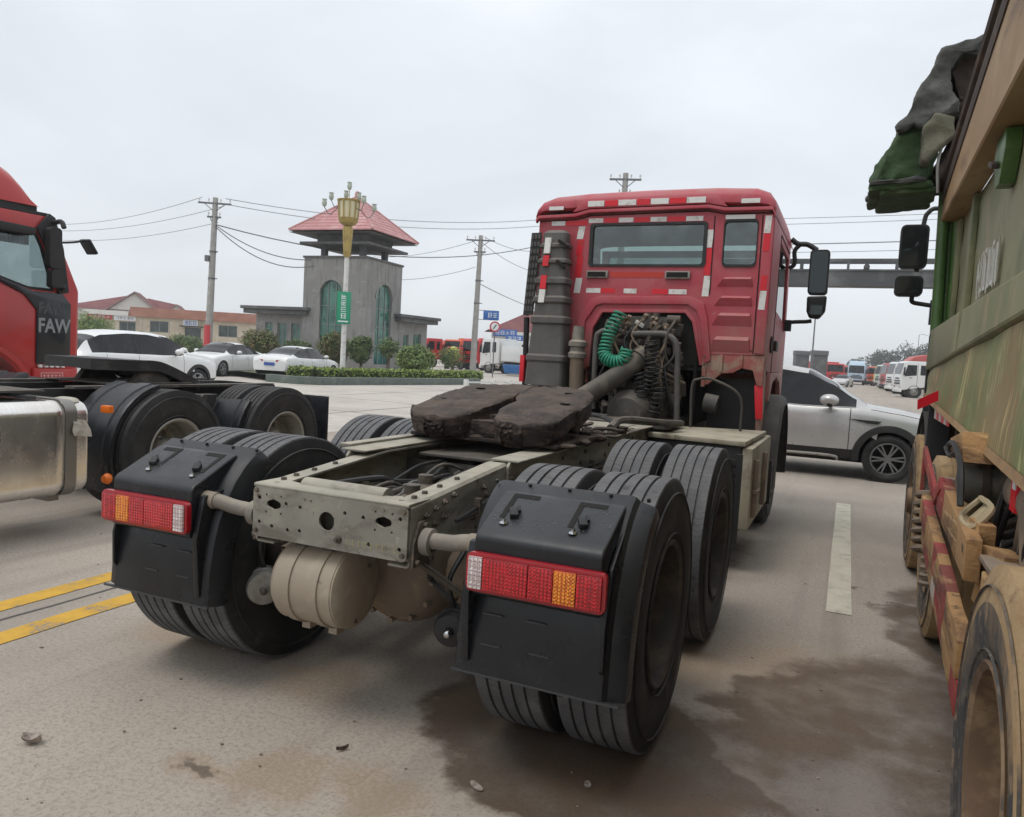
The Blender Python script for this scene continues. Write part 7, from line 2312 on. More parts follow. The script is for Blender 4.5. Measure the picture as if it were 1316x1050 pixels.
def far_truck(label, loc, rz, paint, body=None, kind='box', L=7.0, roof=None, group='far trucks in the yard', H=2.9):
    t = thing('parked_truck', label, 'truck', loc, rz, group)
    c = sub('cab', t)
    b = MB(); b.prism([(0, 0.9), (1.95, 0.55), (2.05, 0.6), (2.08, 1.75), (1.86, H - 0.1), (1.7, H), (0.05, H)], 'yz', -1.2, 1.2); b.build('shell', paint, c, bevel=0.07, seg=3)
    b = MB(); b.add([(-1.1, 2.088, 1.78), (1.1, 2.088, 1.78), (1.02, 1.895, H - 0.18), (-1.02, 1.895, H - 0.18)], [(0, 1, 2, 3)]); b.build('windscreen', m_carglass, c)
    for s in (1, -1):
        x = s * 1.204
        b = MB(); b.add([(x, 1.0, 1.72), (x, 1.82, 1.62), (x, 1.76, 2.1), (x, 1.66, H - 0.3), (x, 1.0, H - 0.3)], [(0, 1, 2, 3, 4)]); b.build('side_window', m_carglass, c)
        b = MB(); b.add([(x, 0.35, 1.75), (x, 0.75, 1.75), (x, 0.75, H - 0.3), (x, 0.35, H - 0.3)], [(0, 1, 2, 3)]); b.build('side_window', m_carglass, c)
        b = MB(); b.bx(s * 1.36 - 0.09, s * 1.36 + 0.09, 1.85, 1.95, 1.7, 2.3); b.bar((s * 1.2, 1.85, 2.35), (s * 1.36, 1.9, 2.3), 0.03, 0.03); b.build('mirror', m_black, c, bevel=0.02)
        b = MB(); b.bx(s * 0.95 - 0.2, s * 0.95 + 0.2, 2.07, 2.11, 0.72, 0.92); b.build('headlight', m_lampwhite, c, bevel=0.02)
        b = MB(); b.bx(x - 0.004, x + 0.004, 0.93, 0.95, 0.9, H - 0.2); b.bx(x - 0.004, x + 0.004, 1.3, 1.5, 1.5, 1.55); b.build('door_seam', m_hole, c)
    b = MB(); b.bx(-0.85, 0.85, 2.05, 2.10, 1.0, 1.12); b.bx(-0.85, 0.85, 2.05, 2.10, 1.2, 1.3); b.bx(-0.6, 0.6, 2.05, 2.10, 1.4, 1.5); b.build('grille', m_black, c)
    b = MB(); b.bx(-1.22, 1.22, 1.95, 2.15, 0.4, 0.7); b.build('bumper', m_black if paint is not m_whitecar else paint, c, bevel=0.05)
    if roof:
        b = MB(); b.prism([(0.1, H + 0.002), (1.6, H + 0.002), (1.2, H + 0.35), (0.3, H + 0.55), (0.1, H + 0.5)], 'yz', -1.1, 1.1); b.build('roof_fairing', roof, c, bevel=0.08)
    b = MB(); b.bx(-0.45, 0.45, -L, 0.3, 0.75, 1.0); b.build('chassis', m_black, t)
    for s in (1, -1):
        for y in (1.1, -L + 1.2, -L + 2.6):
            wheel(t, s * 1.05, y, 0.5, s, TY_FAR, RIM_FAR)
    if kind == 'box':
        MB().bx(-1.22, 1.22, -L, -0.25, 1.05, 3.1).build('cargo_box', body, t, bevel=0.04)
        b = MB()
        for i in range(int(L / 0.8)):
            for s in (1, -1): b.bx(s * 1.235 - 0.02, s * 1.235 + 0.02, -L + 0.2 + i * 0.8, -L + 0.28 + i * 0.8, 1.1, 3.05)
        b.build('cargo_ribs', body, t)['kind'] = 'stuff'
    elif kind == 'tank':
        b = MB(); b.lathe([(0.0, -L), (0.6, -L + 0.05), (0.9, -L + 0.4), (1.0, -L / 2), (0.85, -0.8), (0.5, -0.45), (0.0, -0.4)], (0, 0, 1.95), 'Y', 24); b.build('mixer_drum', body, t)
    elif kind == 'tipper':
        b = MB(); b.bx(-1.22, -1.15, -L, -0.25, 1.1, 2.3); b.bx(1.15, 1.22, -L, -0.25, 1.1, 2.3); b.bx(-1.148, 1.148, -0.32, -0.25, 1.1, 2.7); b.bx(-1.148, 1.148, -L, -0.3, 1.05, 1.12); b.build('tipper_body', body, t, bevel=0.02)
    return t


m_orangepaint = M('orange_red_truck_paint', (0.62, 0.10, 0.03), 0.4)
m_yellowpaint = M('yellow_truck_paint', (0.70, 0.48, 0.02), 0.4)
m_limepaint = M('lime_yellow_drum_paint', (0.55, 0.50, 0.08), 0.4)
m_redpaint2 = M('plain_red_truck_paint', (0.50, 0.03, 0.03), 0.4)
m_bluepaint = M('light_blue_truck_paint', (0.42, 0.55, 0.66), 0.4)
m_haze_red = M('hazed_red_truck_paint', (0.45, 0.10, 0.09), 0.5)  # red washed paler for far trucks, distance haze put into the colour
m_bluedeep = M('blue_skip_paint', (0.03, 0.14, 0.36), 0.5)
far_truck('orange truck cab facing the road beyond the shrubs', g0((-35.105, 68.188, -0.408)), R(165), m_orangepaint, m_orangepaint, 'box', 4)
_dt = far_truck('small truck with yellow drum beyond the thin dark shrub', g0((-32.283, 60.681, -0.265)), R(20), m_redpaint2, m_limepaint, 'tank', 2.6)
_dt.scale = (0.62, 0.62, 0.72)
far_truck('red boxed truck beside the blue sign pole', g0((-30.545, 63.639, -0.155)), R(160), m_redpaint2, m_redpaint2, 'box', 4)
far_truck('red and white mixer truck half behind the wing wall of the tower', g0((-37.785, 67.003, -0.568)), R(150), m_redpaint2, m_haze_red, 'tank', 5)
far_truck('white truck cab with dark wheel below the round traffic sign', g0((-24.384, 55.419, 0.181)), R(75), m_whitecar, m_whitecar, 'tipper', 6)
far_truck('white truck half hidden behind the intake stack of the red cab', g0((-24.756, 61.821, 0.177)), R(95), m_whitecar, m_whitecar, 'box', 6)
sk = thing('blue_skip', 'blue open skip on the ground behind the white rail', 'skip', g0((-21.198, 50.235, -0.003)), R(20))
b = MB(); b.prism([(-1.0, 0.2), (1.0, 0.2), (1.2, 0.85), (-1.2, 0.85)], 'xz', 0, 1.6); b.build('shell', m_bluedeep, sk, bevel=0.03)
b = MB()
for x in (-0.8, 0, 0.8): b.bx(x - 0.05, x + 0.05, -0.06, -0.003, 0.25, 0.8)
b.build('rib', m_bluedeep, sk)['kind'] = 'stuff'

rs_ = thing('round_sign', 'round red rimmed traffic sign above the white truck', 'sign', g0((-20.390, 44.052, 0.382)), R(24))
b = MB(); b.cyl((0, 0, 0), (0, 0, 3.6), 0.04, n=10); b.build('post', m_galv, rs_)
b = MB(); b.lathe([(0.0, -0.05), (0.36, -0.05), (0.36, -0.02), (0.0, -0.02)], (0, 0, 3.45), 'Y', 28); b.build('red_rim', m_redsign, rs_)
b = MB(); b.lathe([(0.0, -0.06), (0.26, -0.06), (0.26, -0.052), (0.0, -0.052)], (0, 0, 3.45), 'Y', 28); b.build('white_face', m_signwhite, rs_)
b = MB(); b.bar((-0.1, -0.066, 3.30), (0.1, -0.066, 3.60), 0.07, 0.01, (0, 1, 0)); b.build('black_symbol', m_black, rs_)
board('roof_sign', (-31.474, 70.101, 3.887), R(24), 2.5, 0.75, m_bluesign, 'blue lettered sign board above the white truck', 4, 31)
board('roof_sign', (-27.295, 63.119, 3.116), R(24), 1.6, 0.8, m_bluesign, 'lower blue sign board with pale lettering near the low house', 3, 33)

far_truck('white truck with red roof parked at the road edge under the dump truck mirror', (7.3, 64.0, 0), R(99), m_whitecar, m_haze_red, 'tipper', 7, m_haze_red, None, 2.8)
far_truck('white lorry with red side parked second along the road edge', (7.2, 75.5, 0), R(102), m_whitecar, m_haze_red, 'box', 7)
far_truck('red and white striped lorry parked third along the road edge', (7.0, 85.0, 0), R(100), m_haze_red, m_whitecar, 'box', 7)
far_truck('white tipper fourth along the road edge', (7.2, 94.0, 0), R(104), m_whitecar, m_whitecar, 'tipper', 7)
far_truck('pale green white truck fifth along the road edge', (7.0, 101.0, 0), R(112), M('pale_green_truck_paint', (0.5, 0.6, 0.5), 0.4), m_whitecar, 'tipper', 7)
far_truck('yellow truck far along the road edge', (7.2, 112.0, 0), R(113), m_yellowpaint, m_yellowpaint, 'box', 7)
far_truck('orange truck beyond the yellow truck along the road edge', (6.6, 124.0, 0), R(114), m_orangepaint, m_yellowpaint, 'tipper', 7)
far_truck('red truck far down the road edge', (6.0, 137.0, 0), R(116), m_redpaint2, m_haze_red, 'box', 7)
far_truck('pale blue high cab truck facing along the middle of the road', g0((2.812, 126.443, 0.521)), R(178), m_bluepaint, m_bluepaint, 'box', 9, m_bluepaint, None, 3.1)
far_truck('red truck parked far off at the other road side', g0((-0.645, 110.722, 0.755)), R(200), m_redpaint2, m_redpaint2, 'box', 9)
far_truck('small hazy red truck just beyond the other red truck', g0((0.295, 143.941, 0.490)), R(200), m_haze_red, m_haze_red, 'box', 9)
car(SEDAN, 'small pale car far down the road beside the red trucks', placed((1.131, 97.273, 0.753), R(170), 4.65), R(170), M('pale_grey_car_paint', (0.5, 0.5, 0.5), 0.3), AL_SIL)
for i, (px, lab) in enumerate(((1032, 'dark square gate post beside the red cab mirror'), (1051, 'second dark square gate post above the silver car roof'))):
    pass
gp = thing('gate_post', 'dark square gate post with pale cap above the silver car', 'gate post', g0((-0.839, 72.391, 1.458)), R(20))
MB().bx(-0.62, 0.62, -0.5, 0.5, 0, 3.1).build('shaft', m_trim, gp, bevel=0.03)
MB().bx(-0.66, 0.66, -0.55, 0.55, 3.103, 3.55).build('cap', m_galv, gp, bevel=0.03)
gp = thing('gate_post', 'dark square gate post close beside the red cab, under its mirror', 'gate post', g0((-2.574, 76.000, 1.359)), R(20))
MB().bx(-0.62, 0.62, -0.5, 0.5, 0, 3.1).build('shaft', m_trim, gp, bevel=0.03)
MB().bx(-0.66, 0.66, -0.55, 0.55, 3.103, 3.55).build('cap', m_galv, gp, bevel=0.03)
for px, d, h, lab in ((1042, 62, 7.5, 'thin pale pole rising between the two gate posts'), (1176, 150, 10, 'thin far lamp post above the white trucks')):
    p = thing('far_pole', lab, 'pole', g0((-1.054, 63.541, 1.437)) if px == 1042 else g0((13.689, 166.248, 0.874)), 0)
    MB().tube([(0, 0, 0), (0, 0, h)], [0.07, 0.05], 8).build('shaft', m_galv, p)
    if px != 1042: MB().tube(smooth_path([(0, 0, h - .1), (0.6, 0, h + 0.1), (1.6, 0, h - 0.2)], 4), 0.04, 6).build('arm', m_galv, p)

rnd = random.Random(77)
for i in range(11):
    px = 1098 + i * 10.5 + rnd.uniform(-2, 2)
    q = [(3.454, 271.077, -0.653), (25.702, 242.578, 0.115)]
    u = i / 10
    bx0 = [q[0][k] + (q[1][k] - q[0][k]) * u for k in range(2)]
    h = (7.5 + 7.0 * u) * rnd.uniform(0.85, 1.1)
    t = thing('far_tree', 'grey green tree in the distant row behind the truck yard', 'tree', (bx0[0] + rnd.uniform(-1, 1), bx0[1] + rnd.uniform(-5, 5), 0), 0, 'distant trees behind the truck yard')
    b = MB()
    for k in range(5):
        leaves(b, rnd, (rnd.uniform(-1.4, 1.4), rnd.uniform(-1.4, 1.4), h * rnd.uniform(0.45, 0.85)), (h * 0.2, h * 0.2, h * 0.2), 130, 0.38)
    b.build('crown', m_fartree, t, fix=False)['kind'] = 'stuff'
    b = MB(); b.tube([(0, 0, 0), (0.1, 0, h * 0.5), (0.2, 0.1, h * 0.75)], [0.25, 0.18, 0.06], 7); b.build('trunk', m_bark, t)

# ------------------------------------------------------------------ the muddy green dump truck in the next lane
DX, DY = 3.5, 2.0
DT = thing('dump_truck', 'muddy olive green dump truck with wooden side guards close beside the camera', 'truck', (DX, DY, 0), -0.014)


def D(b, name, mat, parent=None, **kw):
    b.v = [(p[0] - DX, p[1] - DY, p[2]) for p in b.v]
    return b.build(name, mat, parent or DT, **kw)


m_olive = M('worn_olive_body_paint', (0.185, 0.195, 0.10), 0.62, var=[((0.265, 0.25, 0.145), 0.9, 0.36, 0.60, (1, 1, 1), 0.8), ((0.10, 0.125, 0.06), 2.3, 0.52, 0.70, (1, 1, 0.5), 0.7), ((0.36, 0.27, 0.165), 1.3, 0.56, 0.68, (1, 2.0, 0.6), 0.85), ((0.24, 0.145, 0.085), 3.0, 0.58, 0.74, (1, 1, 0.5), 0.7),
            ((0.42, 0.37, 0.22), 6.0, 0.64, 0.70, (1, 4.2, 0.8), 0.6)], bump=(25, 0.15, 0.006))


def scratched():
    m = bpy.data.materials.new('scratched_olive_panel')
    m.use_nodes = True
    t = NT(m); b = t.n['Principled BSDF']
    big = t.noise(t.coord('Object'), 1.1, 5, 0.6)
    c = t.mixc(t.mrange(big, 0.36, 0.64), (0.155, 0.205, 0.075), (0.27, 0.205, 0.10))
    c = t.mixc(t.mrange(t.noise(t.coord('Object', loc=(3, 1, 2)), 2.4, 6), 0.5, 0.7, 0, 0.7), c, (0.26, 0.145, 0.07))
    for k, (ang, sc) in enumerate(((0.72, 11.0), (0.60, 17.0), (0.85, 26.0))):
        s = t.noise(t.coord('Object', (1, 6.5, 0.35), (ang, 0, 0), (k * 2.0, k, 3.0)), sc * 0.45, 3, 0.5)
        f = t.mrange(s, 0.57, 0.62, 0, 1)
        gate = t.mrange(t.noise(t.coord('Object', loc=(k * 4.0, 6, 1)), 1.9, 4), 0.48, 0.62, 0, 0.8)
        c = t.mixc(t.math('MULTIPLY', f, gate), c, ((0.62, 0.56, 0.26), (0.58, 0.42, 0.2), (0.48, 0.48, 0.25))[k])
    t.l.new(c, b.inputs['Base Color']); b.inputs['Roughness'].default_value = 0.62
    t.l.new(t.bump(t.noise(t.coord('Object'), 18, 5), 0.2, 0.008), b.inputs['Normal'])
    return m


m_scratch = scratched()
m_rail = M('rusty_tan_rail_paint', (0.30, 0.185, 0.085), 0.7, var=[((0.38, 0.265, 0.14), 1.6, 0.42, 0.68, (1, .5, 1)), ((0.15, 0.085, 0.05), 4, 0.52, 0.74, (1, 0.4, 1)), ((0.33, 0.15, 0.07), 7, 0.62, 0.75)], bump=(30, 0.2, 0.006))
m_darkrust = M('dark_rusty_steel', (0.055, 0.038, 0.028), 0.8, var=[((0.11, 0.07, 0.045), 4, 0.45, 0.7)], bump=(30, 0.25, 0.006))
m_green = M('green_cab_paint', (0.06, 0.13, 0.035), 0.4, var=[((0.10, 0.19, 0.05), 2, 0.45, 0.7), ((0.03, 0.06, 0.02), 5, 0.55, 0.72)])
m_wood = M('split_tan_wood', (0.36, 0.205, 0.085), 0.9, var=[((0.15, 0.08, 0.04), 5, 0.44, 0.62, (1, 0.5, 2)), ((0.50, 0.33, 0.16), 9, 0.54, 0.7, (1, 0.3, 4)), ((0.07, 0.045, 0.03), 12, 0.58, 0.68)], bump=(40, 0.6, 0.01))
m_woodred = M('faded_red_board_paint', (0.30, 0.045, 0.04), 0.75, var=[((0.17, 0.05, 0.035), 4, 0.45, 0.66, (1, 0.4, 2)), ((0.40, 0.22, 0.11), 8, 0.54, 0.66, (1, 0.5, 2)), ((0.08, 0.045, 0.03), 13, 0.6, 0.7)], bump=(40, 0.3, 0.005))
m_mudtyre = M('mud_caked_tyre', (0.32, 0.21, 0.105), 0.95, var=[((0.40, 0.28, 0.15), 3, 0.42, 0.66), ((0.15, 0.095, 0.05), 8, 0.52, 0.72)], bump=(14, 0.55, 0.02))
m_mudside = M('muddy_tyre_sidewall', (0.050, 0.047, 0.045), 0.85, var=[((0.27, 0.18, 0.095), 1.3, 0.50, 0.66), ((0.29, 0.195, 0.11), 7, 0.57, 0.70), ((0.12, 0.10, 0.075), 22, 0.5, 0.66)], bump=(40, 0.3, 0.005))
m_mudrim = M('muddy_brown_wheel_steel', (0.12, 0.072, 0.042), 0.85, var=[((0.30, 0.20, 0.11), 4, 0.45, 0.68), ((0.10, 0.07, 0.05), 8, 0.55, 0.72)], bump=(25, 0.3, 0.006))

BODY = sub('dump_body', DT)
YF, YR = 4.3, -4.2


def sidewall(sgn):
    mx = 3.5
    def X(x): return mx + sgn * (x - mx)
    def ztop(y): return 3.02 + 0.125 * (YF - max(y, -1.5))
    def zbelt(y): return 1.83 - 0.040 * (y + 1) * (1 if y > -1 else 0)
    def zbot(y): return 1.255 + 0.036 * y
    yy = [YR + (YF - YR) * i / 33 for i in range(34)]
    b = MB()
    b.sheet([[(X(2.54 + 0.014 * noise.noise(Vector((y * 1.2, k * 0.5, 0)))), y, 2.86 - 0.87 * k / 8) for k in range(9)] for y in yy])
    D(b, 'upper_side_panel', m_olive, BODY)
    b = MB()
    b.sheet([[(X(2.54), y, 1.995), (X(2.395), y, 1.955), (X(2.385), y, 1.945), (X(2.375), y, zbelt(y) + 0.012), (X(2.38), y, zbelt(y)), (X(2.44), y, zbelt(y) - 0.02)] for y in yy])
    D(b, 'belt_rail', m_olive, BODY, ang=25)
    for yj in (2.05, -0.6, -2.6):
        b = MB(); b.add([(X(2.3735), yj, 1.95), (X(2.3705), yj, zbelt(yj) + 0.01), (X(2.3705), yj + 0.02, zbelt(yj) + 0.01), (X(2.3735), yj + 0.02, 1.95), (X(2.38), yj, 1.95), (X(2.378), yj, zbelt(yj) + .01), (X(2.378), yj + .02, zbelt(yj) + .01), (X(2.38), yj + .02, 1.95)], [(0, 1, 2, 3), (0, 4, 5, 1), (2, 6, 7, 3), (1, 5, 6, 2), (0, 3, 7, 4)])
        D(b, 'weld_seam', m_olive, BODY)
    b = MB()
    b.sheet([[(X(2.40 - 0.035 * k / 9 + 0.012 * noise.noise(Vector((y * 1.5, k * 0.25, 4)))), y - (0.35 * k / 9 if y > 4 else 0), zbelt(y) - 0.012 + (zbot(y) - zbelt(y)) * k / 9) for k in range(10)] for y in yy])
    D(b, 'lower_side_panel', m_scratch, BODY)
    b = MB(); b.sheet([[(X(2.36), y - (0.35 if y > 4 else 0), zbot(y) + 0.02), (X(2.35), y - (0.35 if y > 4 else 0), zbot(y) - 0.012), (X(2.42), y - (0.35 if y > 4 else 0), zbot(y) - 0.018)] for y in yy]); D(b, 'bottom_flange', m_rail, BODY)
    b = MB()
    b.sheet([[(X(2.54), y, 2.855), (X(2.395), y, 2.85), (X(2.385), y, 2.86), (X(2.39), y, ztop(y) - 0.012), (X(2.40), y, ztop(y)), (X(2.54), y, ztop(y))] for y in yy])
    b.add([(X(2.54), YF, 2.855), (X(2.395), YF, 2.85), (X(2.39), YF, ztop(YF)), (X(2.54), YF, ztop(YF))], [(0, 1, 2, 3)])
    D(b, 'top_rail', m_rail, BODY, ang=25)
    b = MB(); b.sheet([[(X(2.382), y, ztop(y) - 0.03), (X(2.374), y, ztop(y) + 0.002), (X(2.374), y, ztop(y) + 0.05), (X(2.45), y, ztop(y) + 0.055)] for y in yy]); D(b, 'rail_cap', m_darkrust, BODY, ang=25)
    b = MB(); b.tube([(X(2.385), YR, ztop(YR) + 0.12), (X(2.385), -1.5, ztop(-1.5) + 0.12), (X(2.385), YF + 0.05, ztop(YF) + 0.12)], 0.035, 8); D(b, 'tarp_rod', m_darkrust, BODY)
    for y in (1.75, -1.2):
        b = MB(); b.prism([(y - 0.16, 2.848), (y + 0.16, 2.848), (y + 0.18, 2.74), (y + 0.06, 2.58), (y - 0.08, 2.58), (y - 0.18, 2.74)], 'yz', min(X(2.46), X(2.535)), max(X(2.46), X(2.535)))
        D(b, 'hook_plate', m_green, BODY, bevel=0.008)
        b = MB(); b.cb((X(2.44), y + 0.02, 2.70), (0.035, 0.16, 0.03), (0.3, 0, 0)); D(b, 'hook', m_darkrust, BODY, bevel=0.006)
    for y in (4.15, 3.2):
        b = MB(); b.bx(min(X(2.50), X(2.539)), max(X(2.50), X(2.539)), y - 0.05, y + 0.05, 2.0, 2.848); D(b, 'side_post', m_olive, BODY, bevel=0.01)


sidewall(1); sidewall(-1)
b = MB(); b.bx(2.43, 4.57, YR, YF - 0.5, 1.26, 1.30); D(b, 'body_floor', m_darkrust, BODY)
b = MB(); b.bx(2.545, 4.455, YF - 0.08, YF - 0.002, 1.45, 3.0); D(b, 'front_wall', m_olive, BODY, bevel=0.01)
b = MB(); b.bx(2.545, 4.455, YR, YR + 0.08, 1.2, 3.6); D(b, 'tailgate', m_olive, BODY, bevel=0.01)
# worn white lettering on the upper side: five tall characters, too scuffed to read
m_wornwhite = M('worn_white_stencil', (0.58, 0.58, 0.54), 0.7, var=[((0.25, 0.235, 0.16), 9, 0.5, 0.62, (1, 1, 0.4))])
rr = random.Random(12)
b = MB()
for i in range(6):
    y = 2.75 - i * 0.15
    for k in range(3):
        yy = y - 0.045 * k + rr.uniform(-.008, .008)
        b.bx(2.519, 2.5215, yy - 0.012, yy + 0.012, 2.07 + rr.uniform(0, 0.06), 2.36 - rr.uniform(0, 0.08))
    for z in (2.10, 2.20, 2.33):
        if rr.random() < 0.6: b.bx(2.5185, 2.521, y - 0.10, y, z, z + 0.025)
D(b, 'stencil_lettering', m_wornwhite, BODY)

# running gear
MTY = tyre_mesh('tyre', [m_mudside, m_mudtyre], grooves=3, n=80, gd=0.006, sh=2)
MRIM = rim_mesh('rim', m_mudrim)
MRIMF = rim_mesh('rim', m_mudrim, deep=False)
for s, xw in ((-1, 2.385), (1, 4.615)):
    for y in (-0.86, -2.22):
        wheel(DT, xw - DX, y - DY, RT, s, MTY, MRIM, y)
        wheel(DT, xw - s * 0.33 - DX, y - DY, RT, -s, MTY, MRIM, y)
    for y in (2.15, 3.95):
        wheel(DT, (2.47 if s < 0 else 4.53) - DX, y - DY, RT, s, MTY, MRIMF, y)
b = MB(); b.bx(3.05, 3.15, -4.0, 6.2, 0.8, 1.1); b.bx(3.85, 3.95, -4.0, 6.2, 0.8, 1.1); D(b, 'chassis_rails', m_darkrust)
b = MB(); b.bx(3.0, 3.2, -4, 3.9, 1.10, 1.235); b.bx(3.8, 4.0, -4, 3.9, 1.1, 1.235); D(b, 'sub_frame', m_darkrust)
b = MB(); b.tube([(2.7, -0.86, RT), (4.3, -0.86, RT)], 0.12, 14); b.tube([(2.7, 2.15, 0.48), (4.3, 2.15, 0.48)], 0.07, 12); b.tube([(2.7, 3.95, 0.48), (4.3, 3.95, 0.48)], 0.07, 12); D(b, 'axles', m_darkrust)
b = MB()
for y in (-0.2, 0.55, 1.2, 2.9, 3.5):
    b.bx(2.50, 4.5, y - 0.05, y + 0.05, 1.10, 1.238)
D(b, 'body_cross_bearers', m_darkrust)

b = MB(); b.bx(2.72, 3.02, -0.45, 1.45, 0.42, 1.22); D(b, 'battery_case', m_darkrust, bevel=0.02)
b = MB(); b.cb((2.62, 1.0, 0.92), (0.12, 0.5, 0.34)); D(b, 'valve_box', m_framedark, bevel=0.015)
for k in range(9):
    y0 = -0.3 + 0.17 * k
    b = MB(); b.tube(smooth_path([(2.44, y0, 1.20), (2.40 + 0.02 * (k % 3), y0 + 0.08, 1.02 - 0.03 * (k % 4)), (2.46, y0 + 0.2, 0.92), (2.60, y0 + 0.25, 0.98)], 5), 0.010 + 0.004 * (k % 3), 6); D(b, 'air_hose', (m_rubber, m_framedark, m_brownmetal)[k % 3])

# wooden side guards: boards bolted to brackets, red paint left in patches
def board_run(p0, p1, h, t, segs, seed):
    """one long board, built of painted stretches"""
    rr = random.Random(seed)
    p0, p1 = Vector(p0), Vector(p1)
    n = len(segs)
    for i, m in enumerate(segs):
        a = p0.lerp(p1, i / n); c = p0.lerp(p1, (i + 1) / n - 0.0006)
        b = MB(); b.bar(a, c, t, h)
        D(b, 'guard_board', m, jitter=0.004, bevel=0.004)
Wd, Rd, Wt = m_wood, m_woodred, M('chipped_white_board_paint', (0.5, 0.44, 0.37), 0.7, var=[((0.36, 0.25, 0.16), 7, 0.5, 0.66)])
board_run((2.255, 1.62, 0.86), (2.255, -0.30, 0.66), 0.13, 0.045, [Wd, Rd, Rd, Wd, Wd, Wd, Rd, Wd, Rd, Rd, Wd, Wd, Wd], 1)
board_run((2.268, 1.55, 0.74), (2.262, -0.30, 0.53), 0.12, 0.045, [Wd, Rd, Rd, Wd, Wt, Rd, Rd, Wd, Wd, Rd], 2)
board_run((2.275, 0.95, 1.02), (2.285, -0.05, 0.93), 0.15, 0.05, [Rd, Wd, Wd, Wd], 3)
b = MB(); b.bar((2.25, 1.85, 1.13), (2.255, 1.05, 0.98), 0.02, 0.07); b.bar((2.25, 1.05, 0.98), (2.255, 0.85, 1.08), 0.02, 0.06); b.bar((2.25, 1.85, 1.15), (2.25, 1.85, 0.85), 0.04, 0.02); D(b, 'red_bracket', m_woodred, bevel=0.004)
b = MB(); b.cb((2.325, 0.12, 1.00), (0.06, 0.12, 0.09), (0.1, 0, 0.2)); b.cb((2.38, -0.05, 0.94), (0.10, 0.16, 0.07), (0, 0.1, 0.3)); b.cb((2.36, 0.02, 0.84), (0.08, 0.10, 0.16), (0.1, 0.1, 0.2)); D(b, 'wood_block', m_wood, bevel=0.006, jitter=0.006)
b = MB(); b.cb((2.33, -0.22, 0.72), (0.07, 0.09, 0.42)); D(b, 'guard_post', m_wood, bevel=0.006)
b = MB(); b.cb((2.33, 1.35, 0.80), (0.07, 0.09, 0.50)); D(b, 'guard_post', m_brownmetal, bevel=0.006)
b = MB(); b.prism([(-0.02, 1.16), (-0.30, 1.16), (-0.42, 1.03), (-0.28, 0.74)], 'yz', 2.40, 2.425); b.bx(2.30, 2.40, -0.30, -0.05, 0.94, 0.96); D(b, 'gusset_plate', m_brownmetal, bevel=0.004)
b = MB(); b.prism([(0.95, 1.28), (0.52, 1.34), (0.45, 1.22), (0.88, 1.20)], 'yz', 2.28, 2.40); D(b, 'wedge_block', m_wood, bevel=0.005)
at3 = sub('air_reservoir', DT)
b = MB(); b.lathe([(0.0, -0.22), (0.07, -0.21), (0.095, -0.17), (0.10, 0.2), (0.085, 0.27), (0.0, 0.30)], (2.50, 0.62, 1.13), 'X', 26); D(b, 'shell', M('dusty_olive_metal', (0.075, 0.068, 0.052), 0.6, var=[((0.19, 0.145, 0.10), 6, 0.48, 0.66), ((0.03, 0.028, 0.025), 9, 0.55, 0.7)]), at3)
b = MB()
for x in (2.38, 2.60): b.lathe([(0.101, -0.015), (0.106, -0.015), (0.106, 0.015), (0.101, 0.015)], (x, 0.62, 1.13), 'X', 26)
D(b, 'straps', m_darkrust, at3)
for k in range(5):
    b = MB(); b.tube(smooth_path([(2.33, 0.28, 1.10), (2.27 + .01 * k, 0.22 + .02 * k, 1.04), (2.29, 0.10 + .03 * k, 1.02), (2.35, 0.12 + .03 * k, 1.09), (2.33, 0.26, 1.11)], 5), 0.011, 6); D(b, 'rope_coil', M('dirty_tan_rope', (0.36, 0.29, 0.18), 0.9))
b = MB(); b.tube(smooth_path([(2.27, 0.9, 1.25), (2.26, 0.6, 1.28), (2.26, 0.3, 1.22), (2.26, 0.2, 1.08)], 5), 0.012, 6); b.tube(smooth_path([(2.27, 1.0, 1.23), (2.26, 0.7, 1.22), (2.26, 0.45, 1.26)], 5), 0.01, 6); D(b, 'hoses', m_rubber)
b = MB(); b.lathe([(0.0, -0.2), (0.09, -0.2), (0.1, 0.0), (0.09, 0.35), (0.0, 0.36)], (2.50, 0.0, 1.14), 'Y', 18); D(b, 'hydraulic_cylinder', m_brownmetal)
b = MB(); b.bx(2.40, 2.46, 0.02, 0.12, 1.10, 1.34); D(b, 'striped_tag', m_redtape)
b = MB(); b.bx(2.395, 2.3995, 0.02, 0.07, 1.18, 1.34); D(b, 'white_tape', m_whitetape)
# reflective strip below the body front, red rubber flag
for i in range(6):
    b = MB(); b.bx(2.372, 2.376, 2.9 - i * 0.17, 3.05 - i * 0.17, 1.27, 1.345); D(b, 'red_tape' if i % 2 else 'white_tape', m_redtape if i % 2 else M('pinkish_white_tape', (0.6, 0.5, 0.46), 0.5))
b = MB(); b.add([(2.25, 2.88, 1.395), (2.255, 2.90, 1.325), (2.37, 2.82, 1.40), (2.365, 2.80, 1.47), (2.25, 2.885, 1.395), (2.255, 2.905, 1.325), (2.37, 2.825, 1.40), (2.365, 2.805, 1.47)], [(0, 1, 2, 3), (7, 6, 5, 4), (0, 4, 5, 1), (1, 5, 6, 2), (2, 6, 7, 3), (3, 7, 4, 0)]); D(b, 'red_flag', m_redtape)
# spring-like chain hanging at the guard end
b = MB(); b.tube(coil_path([(2.27, 1.75, 0.92), (2.265, 1.72, 0.75), (2.27, 1.70, 0.58)], 0.045, 7, 10), 0.018, 6); D(b, 'hanging_coil', m_brownmetal)
b = MB(); b.tube(coil_path([(2.31, 1.60, 0.70), (2.315, 1.58, 0.55), (2.31, 1.58, 0.42)], 0.045, 6, 10), 0.018, 6); D(b, 'hanging_coil', m_brownmetal)

